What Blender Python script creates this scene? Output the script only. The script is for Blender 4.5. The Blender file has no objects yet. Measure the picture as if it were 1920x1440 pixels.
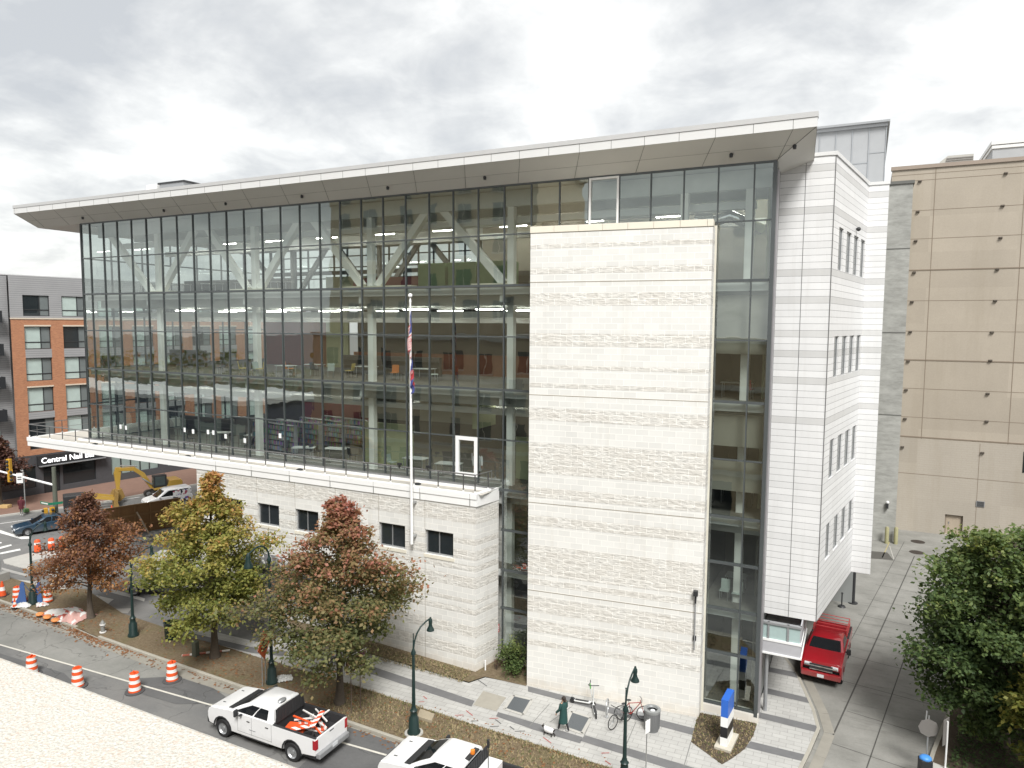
import bpy, bmesh, math, random
import numpy as np
from mathutils import Vector, Matrix
SC = bpy.context.scene
COL = SC.collection
rad = math.radians
rng = random.Random(7)

# ---------------------------------------------------------------- camera model (survey of the view)
F = 1331.; CX = 960.; CY = 720.; H = 18.5
PITCH = math.atan(112 / F); ROLL = rad(0.35); YAW = math.atan2(1331, 2681)
_fx, _fy = -math.sin(YAW), math.cos(YAW)
_cp, _sp = math.cos(PITCH), math.sin(PITCH)
FWD = Vector((_fx * _cp, _fy * _cp, -_sp)); _r = Vector((math.cos(YAW), math.sin(YAW), 0)); _u = Vector((_fx * _sp, _fy * _sp, _cp))
RGT = _r * math.cos(ROLL) + _u * math.sin(ROLL); UPV = _u * math.cos(ROLL) - _r * math.sin(ROLL)
EYE = Vector((0, 0, H))
def ray(px, py): return FWD + RGT * ((px - CX) / F) - UPV * ((py - CY) / F)
def G(px, py, z=0.):
    d = ray(px, py); return EYE + d * ((z - H) / d.z)
def Y(px, py, y):
    d = ray(px, py); return EYE + d * (y / d.y)
def PL(px, py, p0, n):
    d = ray(px, py); p0 = Vector(p0); n = Vector(n); return EYE + d * ((p0 - EYE).dot(n) / d.dot(n))
DIR2 = Vector((.158, .9875, 0)).normalized()
ROT2 = math.atan2(DIR2.y, DIR2.x)

# ---------------------------------------------------------------- mesh builder
class MB:
    def __init__(s): s.v = []; s.f = []; s.m = []
    def add(s, vs, fs, m=0):
        b = len(s.v); s.v += [tuple(v) for v in vs]
        s.f += [tuple(i + b for i in f) for f in fs]; s.m += [m] * len(fs); return s
    def box(s, x0, y0, z0, x1, y1, z1, m=0):
        return s.add([(x0, y0, z0), (x1, y0, z0), (x1, y1, z0), (x0, y1, z0), (x0, y0, z1), (x1, y0, z1), (x1, y1, z1), (x0, y1, z1)],
                     [(0, 3, 2, 1), (4, 5, 6, 7), (0, 1, 5, 4), (1, 2, 6, 5), (2, 3, 7, 6), (3, 0, 4, 7)], m)
    def obox(s, c, size, rot=None, m=0):
        sx, sy, sz = [a / 2 for a in size]; c = Vector(c)
        vs = [Vector(p) for p in [(-sx, -sy, -sz), (sx, -sy, -sz), (sx, sy, -sz), (-sx, sy, -sz), (-sx, -sy, sz), (sx, -sy, sz), (sx, sy, sz), (-sx, sy, sz)]]
        if rot is not None: vs = [rot @ v for v in vs]
        return s.add([c + v for v in vs], [(0, 3, 2, 1), (4, 5, 6, 7), (0, 1, 5, 4), (1, 2, 6, 5), (2, 3, 7, 6), (3, 0, 4, 7)], m)
    def bar(s, p, q, w, h, m=0):
        p, q = Vector(p), Vector(q); d = q - p; L = d.length; x = d.normalized()
        up = Vector((0, 0, 1)) if abs(x.z) < .95 else Vector((0, 1, 0))
        y = up.cross(x).normalized(); z = x.cross(y)
        return s.obox((p + q) / 2, (L, w, h), Matrix((x, y, z)).transposed(), m)
    def tube(s, pts, r, n=8, m=0, cap=True):
        pts = [Vector(p) for p in pts]; k = len(pts); rs = r if isinstance(r, (list, tuple)) else [r] * k
        rings = []; prev = None
        for i, p in enumerate(pts):
            t = (pts[min(i + 1, k - 1)] - pts[max(i - 1, 0)]).normalized()
            if prev is None:
                a = Vector((0, 0, 1)) if abs(t.z) < .9 else Vector((1, 0, 0)); u = a.cross(t).normalized()
            else:
                u = (prev - t * prev.dot(t)).normalized()
            prev = u; w = t.cross(u)
            rings.append([p + (u * math.cos(2 * math.pi * j / n) + w * math.sin(2 * math.pi * j / n)) * rs[i] for j in range(n)])
        return s.loft(rings, m, cap)
    def loft(s, rings, m=0, cap=True, close=True):
        n = len(rings[0]); vs = [v for r in rings for v in r]; fs = []
        for i in range(len(rings) - 1):
            for j in range(n if close else n - 1):
                a = i * n + j; b = i * n + (j + 1) % n; fs.append((a, b, b + n, a + n))
        if cap:
            fs.append(tuple(range(n - 1, -1, -1))); k = (len(rings) - 1) * n; fs.append(tuple(range(k, k + n)))
        return s.add(vs, fs, m)
    def lathe(s, prof, c=(0, 0, 0), n=14, m=0, axis='z', cap=True):
        c = Vector(c); rings = []
        for r, z in prof:
            ring = []
            for j in range(n):
                a = 2 * math.pi * j / n; p = (r * math.cos(a), r * math.sin(a), z)
                if axis == 'y': p = (p[0], p[2], p[1])
                if axis == 'x': p = (p[2], p[0], p[1])
                ring.append(c + Vector(p))
            rings.append(ring)
        return s.loft(rings, m, cap)
    def poly(s, pts, m=0): return s.add(pts, [tuple(range(len(pts)))], m)
    def prism(s, pts, z0, z1, m=0):
        n = len(pts); vs = [(p[0], p[1], z0) for p in pts] + [(p[0], p[1], z1) for p in pts]
        return s.add(vs, [tuple(range(n - 1, -1, -1)), tuple(range(n, 2 * n))] + [(i, (i + 1) % n, (i + 1) % n + n, i + n) for i in range(n)], m)
    def prismy(s, pts, y0, y1, m=0):   # outline in x,z swept along y
        n = len(pts); vs = [(p[0], y0, p[1]) for p in pts] + [(p[0], y1, p[1]) for p in pts]
        return s.add(vs, [tuple(range(n)), tuple(range(2 * n - 1, n - 1, -1))] + [(i, i + n, (i + 1) % n + n, (i + 1) % n) for i in range(n)], m)
    def ball(s, c, r, nu=10, nv=7, m=0, sc=(1, 1, 1)):
        c = Vector(c); rings = []
        for i in range(nv + 1):
            a = math.pi * (i + .02 if i == 0 else (i - .02 if i == nv else i)) / nv
            rings.append([c + Vector((r * math.sin(a) * math.cos(2 * math.pi * j / nu) * sc[0], r * math.sin(a) * math.sin(2 * math.pi * j / nu) * sc[1], -r * math.cos(a) * sc[2])) for j in range(nu)])
        return s.loft(rings, m)
    def holed(s, x0, x1, z0, z1, holes, y0, depth, m=0, back=False):   # wall in x,z facing -y with openings (hx0,hx1,hz0,hz1)
        xs = sorted({x0, x1} | {h[0] for h in holes} | {h[1] for h in holes}); zs = sorted({z0, z1} | {h[2] for h in holes} | {h[3] for h in holes})
        for i in range(len(xs) - 1):
            for j in range(len(zs) - 1):
                cx, cz = (xs[i] + xs[i + 1]) / 2, (zs[j] + zs[j + 1]) / 2
                if any(h[0] < cx < h[1] and h[2] < cz < h[3] for h in holes): continue
                s.add([(xs[i], y0, zs[j]), (xs[i + 1], y0, zs[j]), (xs[i + 1], y0, zs[j + 1]), (xs[i], y0, zs[j + 1])], [(0, 1, 2, 3)], m)
        for a, b, c, d in holes:
            y1 = y0 + depth
            s.add([(a, y0, c), (b, y0, c), (b, y0, d), (a, y0, d), (a, y1, c), (b, y1, c), (b, y1, d), (a, y1, d)],
                  [(0, 4, 5, 1), (1, 5, 6, 2), (2, 6, 7, 3), (3, 7, 4, 0)], m)
        return s
    def build(s, name, mats, parent=None, loc=None, rotz=0., smooth=None, bevel=None, recalc=True):
        me = bpy.data.meshes.new(name); me.from_pydata(s.v, [], s.f)
        for mt in (mats if isinstance(mats, (list, tuple)) else [mats]): me.materials.append(mt)
        if len(me.materials) > 1: me.polygons.foreach_set('material_index', s.m)
        if recalc and len(s.f) < 60000:
            b = bmesh.new(); b.from_mesh(me); bmesh.ops.recalc_face_normals(b, faces=b.faces); b.to_mesh(me); b.free()
        if smooth is not None:
            me.polygons.foreach_set('use_smooth', [True] * len(me.polygons)); me.set_sharp_from_angle(angle=rad(smooth))
        me.update()
        o = bpy.data.objects.new(name, me); COL.objects.link(o)
        if parent is not None:
            o.parent = parent
            if loc is None and parent.type == 'EMPTY' and parent.get('_w'): loc = tuple(-c for c in parent.location)
        if loc is not None: o.location = loc
        o.rotation_euler.z = rotz
        if bevel:
            md = o.modifiers.new('soft', 'BEVEL'); md.width = bevel; md.segments = 2; md.limit_method = 'ANGLE'; md.angle_limit = rad(40); md.harden_normals = False
        return o

def tag(o, label=None, cat=None, group=None, kind=None):
    if label: o['label'] = label
    if cat: o['category'] = cat
    if group: o['group'] = group
    if kind: o['kind'] = kind
    return o
def thing(name, label, cat, loc=(0, 0, 0), rotz=0., group=None, world=False):
    o = bpy.data.objects.new(name, None); COL.objects.link(o); o.location = loc; o.rotation_euler.z = rotz; o.empty_display_size = .3
    if world: o['_w'] = 1
    return tag(o, label, cat, group)
def structure(name, mb, m, **k):
    o = mb.build(name, m, **k); o['kind'] = 'structure'; return o
def copy_tree(o, loc=None, rotz=None, label=None, parent=None):
    c = o.copy(); COL.objects.link(c)
    if parent: c.parent = parent
    if loc is not None: c.location = loc
    if rotz is not None: c.rotation_euler.z = rotz
    if label: c['label'] = label
    for ch in list(o.children): copy_tree(ch, parent=c)
    return c

# ---------------------------------------------------------------- materials
class NT:
    def __init__(s, name):
        s.mat = bpy.data.materials.new(name); s.mat.use_nodes = True; s.t = s.mat.node_tree; s.t.nodes.clear()
        s.out = s.n('ShaderNodeOutputMaterial')
    def n(s, typ, **kw):
        x = s.t.nodes.new(typ)
        for k, v in kw.items():
            if k[0] == 'i' and k[1:].isdigit(): x.inputs[int(k[1:])].default_value = v
            else: setattr(x, k, v)
        return x
    def l(s, a, b): s.t.links.new(a, b)
    def math(s, op, a, b=None, c=None, clamp=False):
        x = s.n('ShaderNodeMath', operation=op, use_clamp=clamp)
        for i, v in enumerate((a, b, c)):
            if v is None: continue
            if isinstance(v, (int, float)): x.inputs[i].default_value = v
            else: s.l(v, x.inputs[i])
        return x.outputs[0]
    def mix(s, fac, a, b, mode='MIX'):
        x = s.n('ShaderNodeMix', data_type='RGBA', blend_type=mode)
        for i, v in ((0, fac), (6, a), (7, b)):
            if isinstance(v, (int, float)): x.inputs[i].default_value = v
            elif isinstance(v, tuple): x.inputs[i].default_value = v if len(v) == 4 else v + (1,)
            else: s.l(v, x.inputs[i])
        return x.outputs[2]
    def noise(s, vec, scale, detail=4, rough=.55, dim='3D'):
        x = s.n('ShaderNodeTexNoise'); x.inputs['Scale'].default_value = scale; x.inputs['Detail'].default_value = detail; x.inputs['Roughness'].default_value = rough
        s.l(vec, x.inputs['Vector']); return x.outputs[0]
    def mapv(s, vec, sc=(1, 1, 1), rot=(0, 0, 0)):
        x = s.n('ShaderNodeMapping'); x.inputs['Scale'].default_value = sc; x.inputs['Rotation'].default_value = rot; s.l(vec, x.inputs[0]); return x.outputs[0]
    def ramp(s, fac, stops, interp='LINEAR'):
        x = s.n('ShaderNodeValToRGB'); cr = x.color_ramp; cr.interpolation = interp
        while len(cr.elements) < len(stops): cr.elements.new(.5)
        for e, (p, c) in zip(cr.elements, stops):
            e.position = p; e.color = c if isinstance(c, tuple) and len(c) == 4 else ((c, c, c, 1) if isinstance(c, (int, float)) else c + (1,))
        s.l(fac, x.inputs[0]); return x.outputs[0]
    def bump(s, h, strength=.3, dist=.02):
        x = s.n('ShaderNodeBump'); x.inputs['Strength'].default_value = strength; x.inputs['Distance'].default_value = dist; s.l(h, x.inputs['Height']); return x.outputs[0]
    def pbr(s, color, rough=.6, metal=0., normal=None, spec=.5, emit=None, coat=0.):
        p = s.n('ShaderNodeBsdfPrincipled')
        if isinstance(color, tuple): p.inputs['Base Color'].default_value = color + (1,) if len(color) == 3 else color
        else: s.l(color, p.inputs['Base Color'])
        if isinstance(rough, (int, float)): p.inputs['Roughness'].default_value = rough
        else: s.l(rough, p.inputs['Roughness'])
        p.inputs['Metallic'].default_value = metal; p.inputs['Specular IOR Level'].default_value = spec; p.inputs['Coat Weight'].default_value = coat; p.inputs['Coat Roughness'].default_value = .05
        if normal is not None: s.l(normal, p.inputs['Normal'])
        if emit: p.inputs['Emission Color'].default_value = emit[0] + (1,); p.inputs['Emission Strength'].default_value = emit[1]
        s.l(p.outputs[0], s.out.inputs[0]); return p
    def obj(s): return s.n('ShaderNodeTexCoord').outputs['Object']
    def uz(s, k=1.):    # wall coordinates: (x + y, z)
        o = s.obj(); sp = s.n('ShaderNodeSeparateXYZ'); s.l(o, sp.inputs[0]); cb = s.n('ShaderNodeCombineXYZ')
        s.l(s.math('ADD', sp.outputs[0], sp.outputs[1]), cb.inputs[0]); s.l(sp.outputs[2], cb.inputs[1]); return cb.outputs[0], sp
    def brick(s, vec, w, h, mortar, off=.5, c1=1., c2=.8, bias=0.):
        b = s.n('ShaderNodeTexBrick'); b.offset = off; b.inputs['Scale'].default_value = 1; b.inputs['Brick Width'].default_value = w; b.inputs['Row Height'].default_value = h
        b.inputs['Mortar Size'].default_value = mortar; b.inputs['Mortar Smooth'].default_value = .2; b.inputs['Bias'].default_value = bias
        b.inputs['Color1'].default_value = (c1, c1, c1, 1); b.inputs['Color2'].default_value = (c2, c2, c2, 1); b.inputs['Mortar'].default_value = (0, 0, 0, 1)
        s.l(vec, b.inputs['Vector']); return b

_mc = {}
def M(name, color, rough=.6, metal=0., var=.12, vscale=3., bump=0., bscale=40., spec=.4, coat=0.):
    if name in _mc: return _mc[name]
    t = NT(name); o = t.obj()
    if var > 0:
        nz = t.noise(o, vscale, 5, .6); k = t.math('MULTIPLY_ADD', nz, 2 * var, 1 - var)
        col = t.mix(1., color, k, 'MULTIPLY')
    else: col = color
    nm = t.bump(t.noise(o, bscale, 4), bump, .02) if bump > 0 else None
    t.pbr(col, rough, metal, nm, spec, coat=coat); _mc[name] = t.mat; return t.mat
def EM(name, color, strength):
    if name in _mc: return _mc[name]
    t = NT(name); t.pbr(color, .5, emit=(color, strength)); _mc[name] = t.mat; return t.mat

def stone_mat(name, bands, zmax=26., base=(.71, .705, .675), rough_col=(.64, .63, .595), w=.62, h=.29):
    t = NT(name); vec, sp = t.uz(); z = sp.outputs[2]
    b = t.brick(vec, w, h, .014, .5, 1., .0, -.2); mort = b.outputs['Fac']
    stops = [(0., 0.)]
    for z0, z1 in sorted(bands): stops += [(z0 / zmax, 1.), (z1 / zmax, 0.)]
    mask = t.ramp(t.math('DIVIDE', z, zmax), stops[:32], 'CONSTANT')
    r1 = t.noise(t.mapv(vec, (2.4, 6.5, 1), (0, 0, .18)), 1.25, 5, .66); r2 = t.noise(t.obj(), 3., 3, .5); big = t.noise(t.obj(), .35, 3, .5)
    sm = t.mix(t.math('MULTIPLY', b.outputs['Color'], .65), base, tuple(c * .86 for c in base))
    sm = t.mix(1., sm, t.math('MULTIPLY_ADD', big, .22, .89), 'MULTIPLY')
    rc = t.mix(t.ramp(r1, [(.34, 0.), (.62, 1.)]), tuple(c * .76 for c in rough_col), tuple(min(.8, c * 1.18) for c in rough_col))
    rc = t.mix(t.math('MULTIPLY', b.outputs['Color'], .5), rc, (.55, .52, .47))
    c = t.mix(mask, sm, rc)
    c = t.mix(t.math('MULTIPLY', mort, t.math('MULTIPLY_ADD', mask, .25, .6)), c, (.84, .82, .77))
    st = t.ramp(t.noise(t.mapv(vec, (1.2, .12, 1)), 1.5, 4, .6), [(.55, 0.), (.8, 1.)])
    c = t.mix(t.math('MULTIPLY', st, .3), c, (.5, .47, .41))
    zb = t.ramp(t.math('ADD', t.math('DIVIDE', z, 1.6), t.math('MULTIPLY', r2, .5)), [(.35, 1.), (.75, 0.)])
    c = t.mix(t.math('MULTIPLY', zb, .35), c, (.50, .40, .28))
    hgt = t.math('ADD', t.math('MULTIPLY', t.math('MULTIPLY', r1, mask), 1.), t.math('MULTIPLY', mort, .02))
    t.pbr(c, .85, 0, t.bump(hgt, .9, .06), .25); return t.mat

def panel_mat(name, rows_dark, w=1.18, h=.31, z0=4.65):
    t = NT(name); vec, sp = t.uz(); cb = t.n('ShaderNodeCombineXYZ'); s2 = t.n('ShaderNodeSeparateXYZ'); t.l(vec, s2.inputs[0])
    zz = t.math('SUBTRACT', s2.outputs[1], z0); t.l(s2.outputs[0], cb.inputs[0]); t.l(zz, cb.inputs[1])
    row = t.math('FLOOR', t.math('DIVIDE', zz, h)); stops = [(0., 0.)]
    for r in sorted(rows_dark): stops += [((r + .25) / 80., 1.), ((r + 1.25) / 80., 0.)]
    # neighbouring dark rows share a stop
    st2 = []
    for p, v in stops:
        if st2 and abs(st2[-1][0] - p) < 1e-6: st2[-1] = (p, max(v, st2[-1][1]))
        else: st2.append((p, v))
    mask = t.ramp(t.math('DIVIDE', t.math('ADD', row, .5), 80.), st2[:32], 'CONSTANT')
    wn = t.n('ShaderNodeTexWhiteNoise', noise_dimensions='1D'); t.l(row, wn.inputs['W'])
    lines = t.math('LESS_THAN', t.math('FRACT', t.math('DIVIDE', zz, h)), .055)
    big = t.noise(t.mapv(t.obj(), (1, 1, .5)), 1.1, 4, .6)
    c = t.mix(mask, (.72, .72, .718), (.58, .578, .57))
    c = t.mix(1., c, t.math('MULTIPLY_ADD', wn.outputs[0], .10, .93), 'MULTIPLY'); c = t.mix(1., c, t.math('MULTIPLY_ADD', big, .20, .89), 'MULTIPLY'); dr_ = t.ramp(t.noise(t.mapv(vec, (2.2, .1, 1)), 1.6, 4, .65), [(.52, 0.), (.75, 1.)]); c = t.mix(t.math('MULTIPLY', dr_, .22), c, (.46, .45, .42))
    c = t.mix(lines, c, (.25, .25, .25))
    t.pbr(c, .45, 0, t.bump(t.math('SUBTRACT', 1., lines), .5, .01), .4); return t.mat

def glass_mat(name, tint=(.735, .785, .765), base=.20, rough=.0):
    t = NT(name); lw = t.n('ShaderNodeLayerWeight'); lw.inputs[0].default_value = .5
    f = t.math('POWER', lw.outputs['Facing'], 4.); f = t.math('MULTIPLY_ADD', f, .85, base, clamp=True)
    tr = t.n('ShaderNodeBsdfTransparent'); tr.inputs[0].default_value = tint + (1,)
    gl = t.n('ShaderNodeBsdfGlossy'); gl.inputs['Roughness'].default_value = rough; gl.inputs['Color'].default_value = (.9, .97, .95, 1)
    nz = t.noise(t.mapv(t.obj(), (1, 1, .6)), .9, 2, .4); t.l(t.bump(nz, .09, .05), gl.inputs['Normal'])
    mx = t.n('ShaderNodeMixShader'); t.l(f, mx.inputs[0]); t.l(tr.outputs[0], mx.inputs[1]); t.l(gl.outputs[0], mx.inputs[2]); t.l(mx.outputs[0], t.out.inputs[0]); return t.mat

GLASS = glass_mat('curtain glass')
CARGLASS = M('car glass', (.012, .014, .016), .04, 0, 0, spec=.6)
DARKGLASS = M('window dark glass', (.02, .025, .028), .03, 0, 0, spec=.6)
BLIND = M('window blind glass', (.42, .50, .47), .12, 0, .15, 1.5, spec=.6)
MULL = M('mullion dark metal', (.085, .095, .097), .4, .2, .1)
WHITEMET = M('white metal', (.80, .80, .79), .4, 0, .06, 1.)
GREYMET = M('grey metal', (.36, .37, .38), .4, .5, .1)
STEEL = M('brushed steel', (.55, .56, .57), .35, .8, .08)
BLACK = M('black rubber', (.018, .018, .019), .7, 0, .1)
BLKPL = M('black plastic', (.03, .031, .033), .5, 0, .1)
CHROME = M('chrome', (.75, .76, .77), .12, 1., 0)
RIM = M('wheel rim metal', (.45, .46, .47), .35, .7, .05)
REDLAMP = M('red lamp lens', (.35, .012, .02), .15, 0, 0, spec=.6)
CLEARLAMP = M('clear lamp lens', (.65, .68, .7), .1, 0, 0, spec=.7)
LAMPGRN = M('lamp post dark green paint', (.013, .030, .028), .38, 0, .15)
GALV = M('galvanised steel', (.42, .43, .43), .45, .6, .12)
def orange_mat(n='safety orange'): return M(n, (.72, .10, .025), .5, 0, .12, 6)
ORANGE = orange_mat(); WREFL = M('white reflective band', (.75, .74, .72), .4, 0, .12, 8)
CONC = M('pale concrete', (.42, .41, .38), .85, 0, .15, 2., .15, 60)
KERB = M('kerb concrete', (.36, .34, .29), .9, 0, .2, 1.5, .2, 50)
# ================================================================ LIBRARY
YG, YB = 33.33, 31.51
XL, XR = -52.05, -3.8
XS = [XL] + [-4.68 - 1.5455 * k for k in range(30, -1, -1)] + [XR]
ZR = [.6, 3.15, 5.27, 7.47, 9.66, 12.35, 15.02, 17.84, 20.52, 23.14, 25.65]
lib = thing('library_building', 'long glass fronted library with pale stone tower, white terrace and projecting flat roof', 'library', (-28, 34, 0), world=True)
SOFF = M('soffit panels', (.70, .69, .655), .6, .1, .06, .6)
FASC = M('fascia metal', (.66, .66, .65), .42, .1, .05, .7)
SEAM = M('panel seam', (.20, .20, .19), .8, 0, 0)
CONCW = M('white coping', (.82, .82, .81), .5, 0, .05, 1.2)
PALECOL = M('painted steel pale green', (.84, .845, .80), .5, 0, .05)
SLAB = M('floor slab edge', (.56, .58, .56), .7, 0, .08)
CEIL = M('ceiling', (.62, .64, .62), .8, 0, .05)
FLOORC = M('library carpet', (.16, .15, .13), .9, 0, .25, 3.)
WALLIN = M('interior wall', (.36, .34, .29), .8, 0, .12, .5)
WALLDK = M('interior dark wall', (.09, .085, .078), .8, 0, .15, .7)
REDWALL = M('dark red wall', (.14, .03, .035), .7, 0, .15)
ORNGW = M('orange wall', (.21, .085, .05), .7, 0, .15)
GREENW = M('lime wall', (.36, .39, .25), .7, 0, .1)
STRIP = EM('ceiling strip lamp', (1., .97, .88), 22.)

# --- curtain wall
hid = lambda x0, z1: (-14.2 < x0 < -6.9) and z1 < 21
f = MB()
for i, x in enumerate(XS):
    z0 = ZR[4] + .1
    if x > -6.6 or -17.5 < x < -14.5: z0 = ZR[0]
    if -14 < x < -6.9: z0 = 22.6
    f.box(x - .027, YG - .06, z0, x + .027, YG + .10, 25.65)
for z in ZR:
    if z >= 9.6:
        tk = .032 if z in (12.35, 17.84, 23.14) else .06
        f.box(XL, YG - .045, z - tk, XR, YG + .10, z + tk)
    else:
        tk = .06
        f.box(-6.3, YG - .045, z - tk, XR, YG + .10, z + tk); f.box(-17.15, YG - .045, z - tk, -14.6, YG + .10, z + tk)
f.box(XR - .1, YG - .09, .42, XR + .06, YG + .3, 25.65); f.box(XL - .06, YG - .06, 9.7, XL + .06, YG + .1, 25.65)
for yy in (35.6, 38.2, 40.8, 43.4, 46, 48.6, 51.9): f.box(XL - .05, yy - .04, 9.7, XL + .07, yy + .04, 25.6)
for z in ZR[4:]: f.box(XL - .04, YG, z - .05, XL + .05, 52, z + .05)
cw = f.build('curtain_wall', MULL, lib)
for i in range(len(XS) - 1):
    a, b = XS[i] + .03, XS[i + 1] - .03
    segs = [(9.66, 15.02), (15.02, 20.52), (20.52, 25.6)]
    if a > -6.6 or -17.5 < a < -15.2: segs = [(.6, 5.27), (5.27, 9.66)] + segs
    if hid(a, 0): segs = segs[2:]
    for z0, z1 in segs:
        m = MB(); nu, nv = 2, 6; w = rng.uniform(-.011, .011); k = rng.uniform(-.014, .014); bow = rng.uniform(-.009, .009)
        for u in range(nu + 1):
            for v in range(nv + 1):
                uu, vv = u / nu, v / nv
                m.v.append((a + (b - a) * uu, YG + w * (uu - .5) + k * (vv - .5) + bow * (1 - (2 * vv - 1) ** 2), z0 + (z1 - z0) * vv))
        for u in range(nu):
            for v in range(nv):
                p = u * (nv + 1) + v; m.f.append((p, p + nv + 1, p + nv + 2, p + 1)); m.m.append(0)
        m.build('window_pane', GLASS, cw, recalc=False, smooth=180)
for z0, z1 in ((9.66, 15.02), (15.02, 20.52), (20.52, 25.6)):
    MB().poly([(XL, YG, z0), (XL, 52, z0), (XL, 52, z1), (XL, YG, z1)]).build('end_pane', GLASS, cw, recalc=False)
# opening vent with a white frame at the top, terrace door with a white frame
def white_frame(name, a, b, z0, z1, t=.11, glass=False):
    m = MB(); y0, y1 = YG - .10, YG + .02
    m.box(a, y0, z0, a + t, y1, z1); m.box(b - t, y0, z0, b, y1, z1); m.box(a + t, y0, z0, b - t, y1, z0 + t * .9); m.box(a + t, y0, z1 - t, b - t, y1, z1)
    return m.build(name, WHITEMET, lib)
white_frame('vent_window', XS[26] + .03, XS[27] - .0, 23.16, 25.6, .10)
dr = white_frame('terrace_door', -19.95, -18.58, 10.2, 12.38, .2)
MB().box(-18.9, YG - .14, 11.1, -18.86, YG - .10, 11.5).build('handle', STEEL, dr)
# notices taped to the glass
PAPER = M('paper notice', (.8, .82, .82), .7, 0, .03)
for px, py in ((226, 800), (236, 802), (346, 806), (362, 809), (390, 810), (400, 811), (423, 818), (459, 826), (525, 817)):
    c = Y(px, py, YG - .012); MB().box(c.x - .11, YG - .016, c.z - .15, c.x + .11, YG - .008, c.z + .15).build('notice', PAPER, lib)

# --- roof canopy
yf = 31.62; zf0, zf1 = 26.5, 27.08
X0r, X1r = -57.26, -2.1
m = MB()
sof = [(X0r, yf, zf0), (X1r, yf, zf0), (XR, YG, 25.65), (XL, YG, 25.65)]
m.poly([(X0r, yf, zf0), (X1r, yf, zf0), (XR, YG, 25.66), (X0r, YG, 25.66)])
m.poly([(X1r, yf, zf0), (-2.42, 35.4, 25.93), (XR, 35.4, 25.45), (XR, YG, 25.66)])
m.poly([(X0r, YG, 25.66), (XL + .3, YG, 25.66), (XL + .3, 53, 25.66), (X0r, 53, 25.66)])
m.poly([(XL + .3, YG, 25.66), (XR, YG, 25.66), (XR, 53, 25.66), (XL + .3, 53, 25.66)])
roof = m.build('roof_canopy', SOFF, lib, recalc=False)
m = MB()
m.box(X0r - .01, yf - .02, zf0 - .02, X1r + .01, yf + .06, zf0 + .36); m.box(X0r - .03, yf - .05, zf0 + .37, X1r + .03, yf + .3, zf1, 1)
m.prismy([(0, 0)], 0, 0) if False else None
m.add([(X1r, yf + .3, zf0 + .37), (X1r, yf + .3, zf1), (-2.42, 35.4, 26.45), (-2.42, 35.4, 25.9), (X1r, yf + .06, zf0 - .02), (-2.42, 35.4, 25.91)], [(4, 0, 1, 2, 3, 5)])
m.add([(X0r, yf, zf0 - .02), (X0r, YG, 25.64), (X0r, 53, 25.64), (X0r, 53, 26.2), (X0r, yf, zf1)], [(0, 1, 2, 3, 4)])
m.add([(X0r, yf + .3, zf1 - .03), (X1r, yf + .3, zf1 - .03), (-2.42, 35.4, 26.42), (-4., 35.5, 26.42), (-4., 53, 26.2), (X0r, 53, 26.2)], [(0, 1, 2, 3, 4, 5)])
m.build('fascia', [FASC, M('grey fascia cap', (.50, .50, .495), .45, .1, .05)], roof, loc=(0, 0, 0))
m = MB()
SXS = [-57.26 + 1.5455 * 2 * k for k in range(0, 19)]
for k in range(36):
    x = -2.1 - 1.5455 * k - .9
    m.box(x - .011, yf - .024, zf0 - .02, x + .011, yf, zf0 + .36)
for k in range(18):
    x = -3.0 - 3.091 * k; x2 = x - .9 if k else x - .75
    m.bar((x, yf + .02, zf0 - .005), (x2 if x2 > XL else x2, YG - .02, 25.655), .018, .012)
m.bar((X0r, yf + .9, 26.06), (-3.0, yf + .9, 26.06), .014, .012)
m.bar((X1r, yf, zf0 - .006), (XR, YG, 25.65), .02, .014)
m.build('panel_seams', SEAM, roof, loc=(0, 0, 0))
for px, py in ((155, 407), (307, 393), (423, 380), (566, 366), (727, 350), (909, 331), (1371, 288), (1490, 272)):
    c = PL(px, py, (-20, yf, zf0), Vector((0, .84, 1.71)).normalized())
    MB().lathe([(.07, -.16), (.085, -.02), (.05, .03)], c, 10).build('soffit_lamp', BLKPL, roof, loc=(0, 0, 0), smooth=40)
# plant on the roof, seen over the canopy edge
m = MB(); c = Y(320, 342, 36)
m.box(c.x - 1.2, 36, 26.6, c.x + 1.3, 38, c.z + .02); m.box(c.x - 1.35, 35.95, c.z - .06, c.x + 1.45, 38.05, c.z + .06, 1)
m.build('roof_plant', [GREYMET, BLKPL], lib)
c = Y(285, 346, 36); MB().prism([(c.x - .6, 36), (c.x + .5, 36), (c.x + .5, 37), (c.x - .6, 37)], 26.5, c.z).build('roof_flashing', WHITEMET, lib)

# --- penthouse clad in zinc
ZINC = M('zinc cladding', (.35, .36, .37), .6, 0., .10, 1.2)
ph = MB().box(-30, 46, 25.9, .56, 60, 29.9).build('penthouse', ZINC, lib)
m = MB(); yv = 45.99
for i in range(18):
    x = .56 - .86 * i; m.box(x - .02, yv - .03, 26.7, x + .02, yv, 29.8)
    zj = 28.3 - (i * 37 % 11) * .13; m.box(x - .86, yv - .012, zj - .012, x, yv, zj + .012)
m.build('standing_seams', M('zinc seam', (.36, .38, .40), .4, .35, 0), ph, loc=(0, 0, 0))
m = MB(); m.box(-30, 45.7, 29.9, .72, 60, 30.02); m.box(-30, 45.85, 29.72, .62, 60, 29.9); m.build('parapet_cap', GREYMET, ph, loc=(0, 0, 0))
MB().box(-6, 45.93, 25.95, .6, 46, 26.55).build('penthouse_base', M('grey base', (.42, .43, .43), .6), ph, loc=(0, 0, 0))

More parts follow.
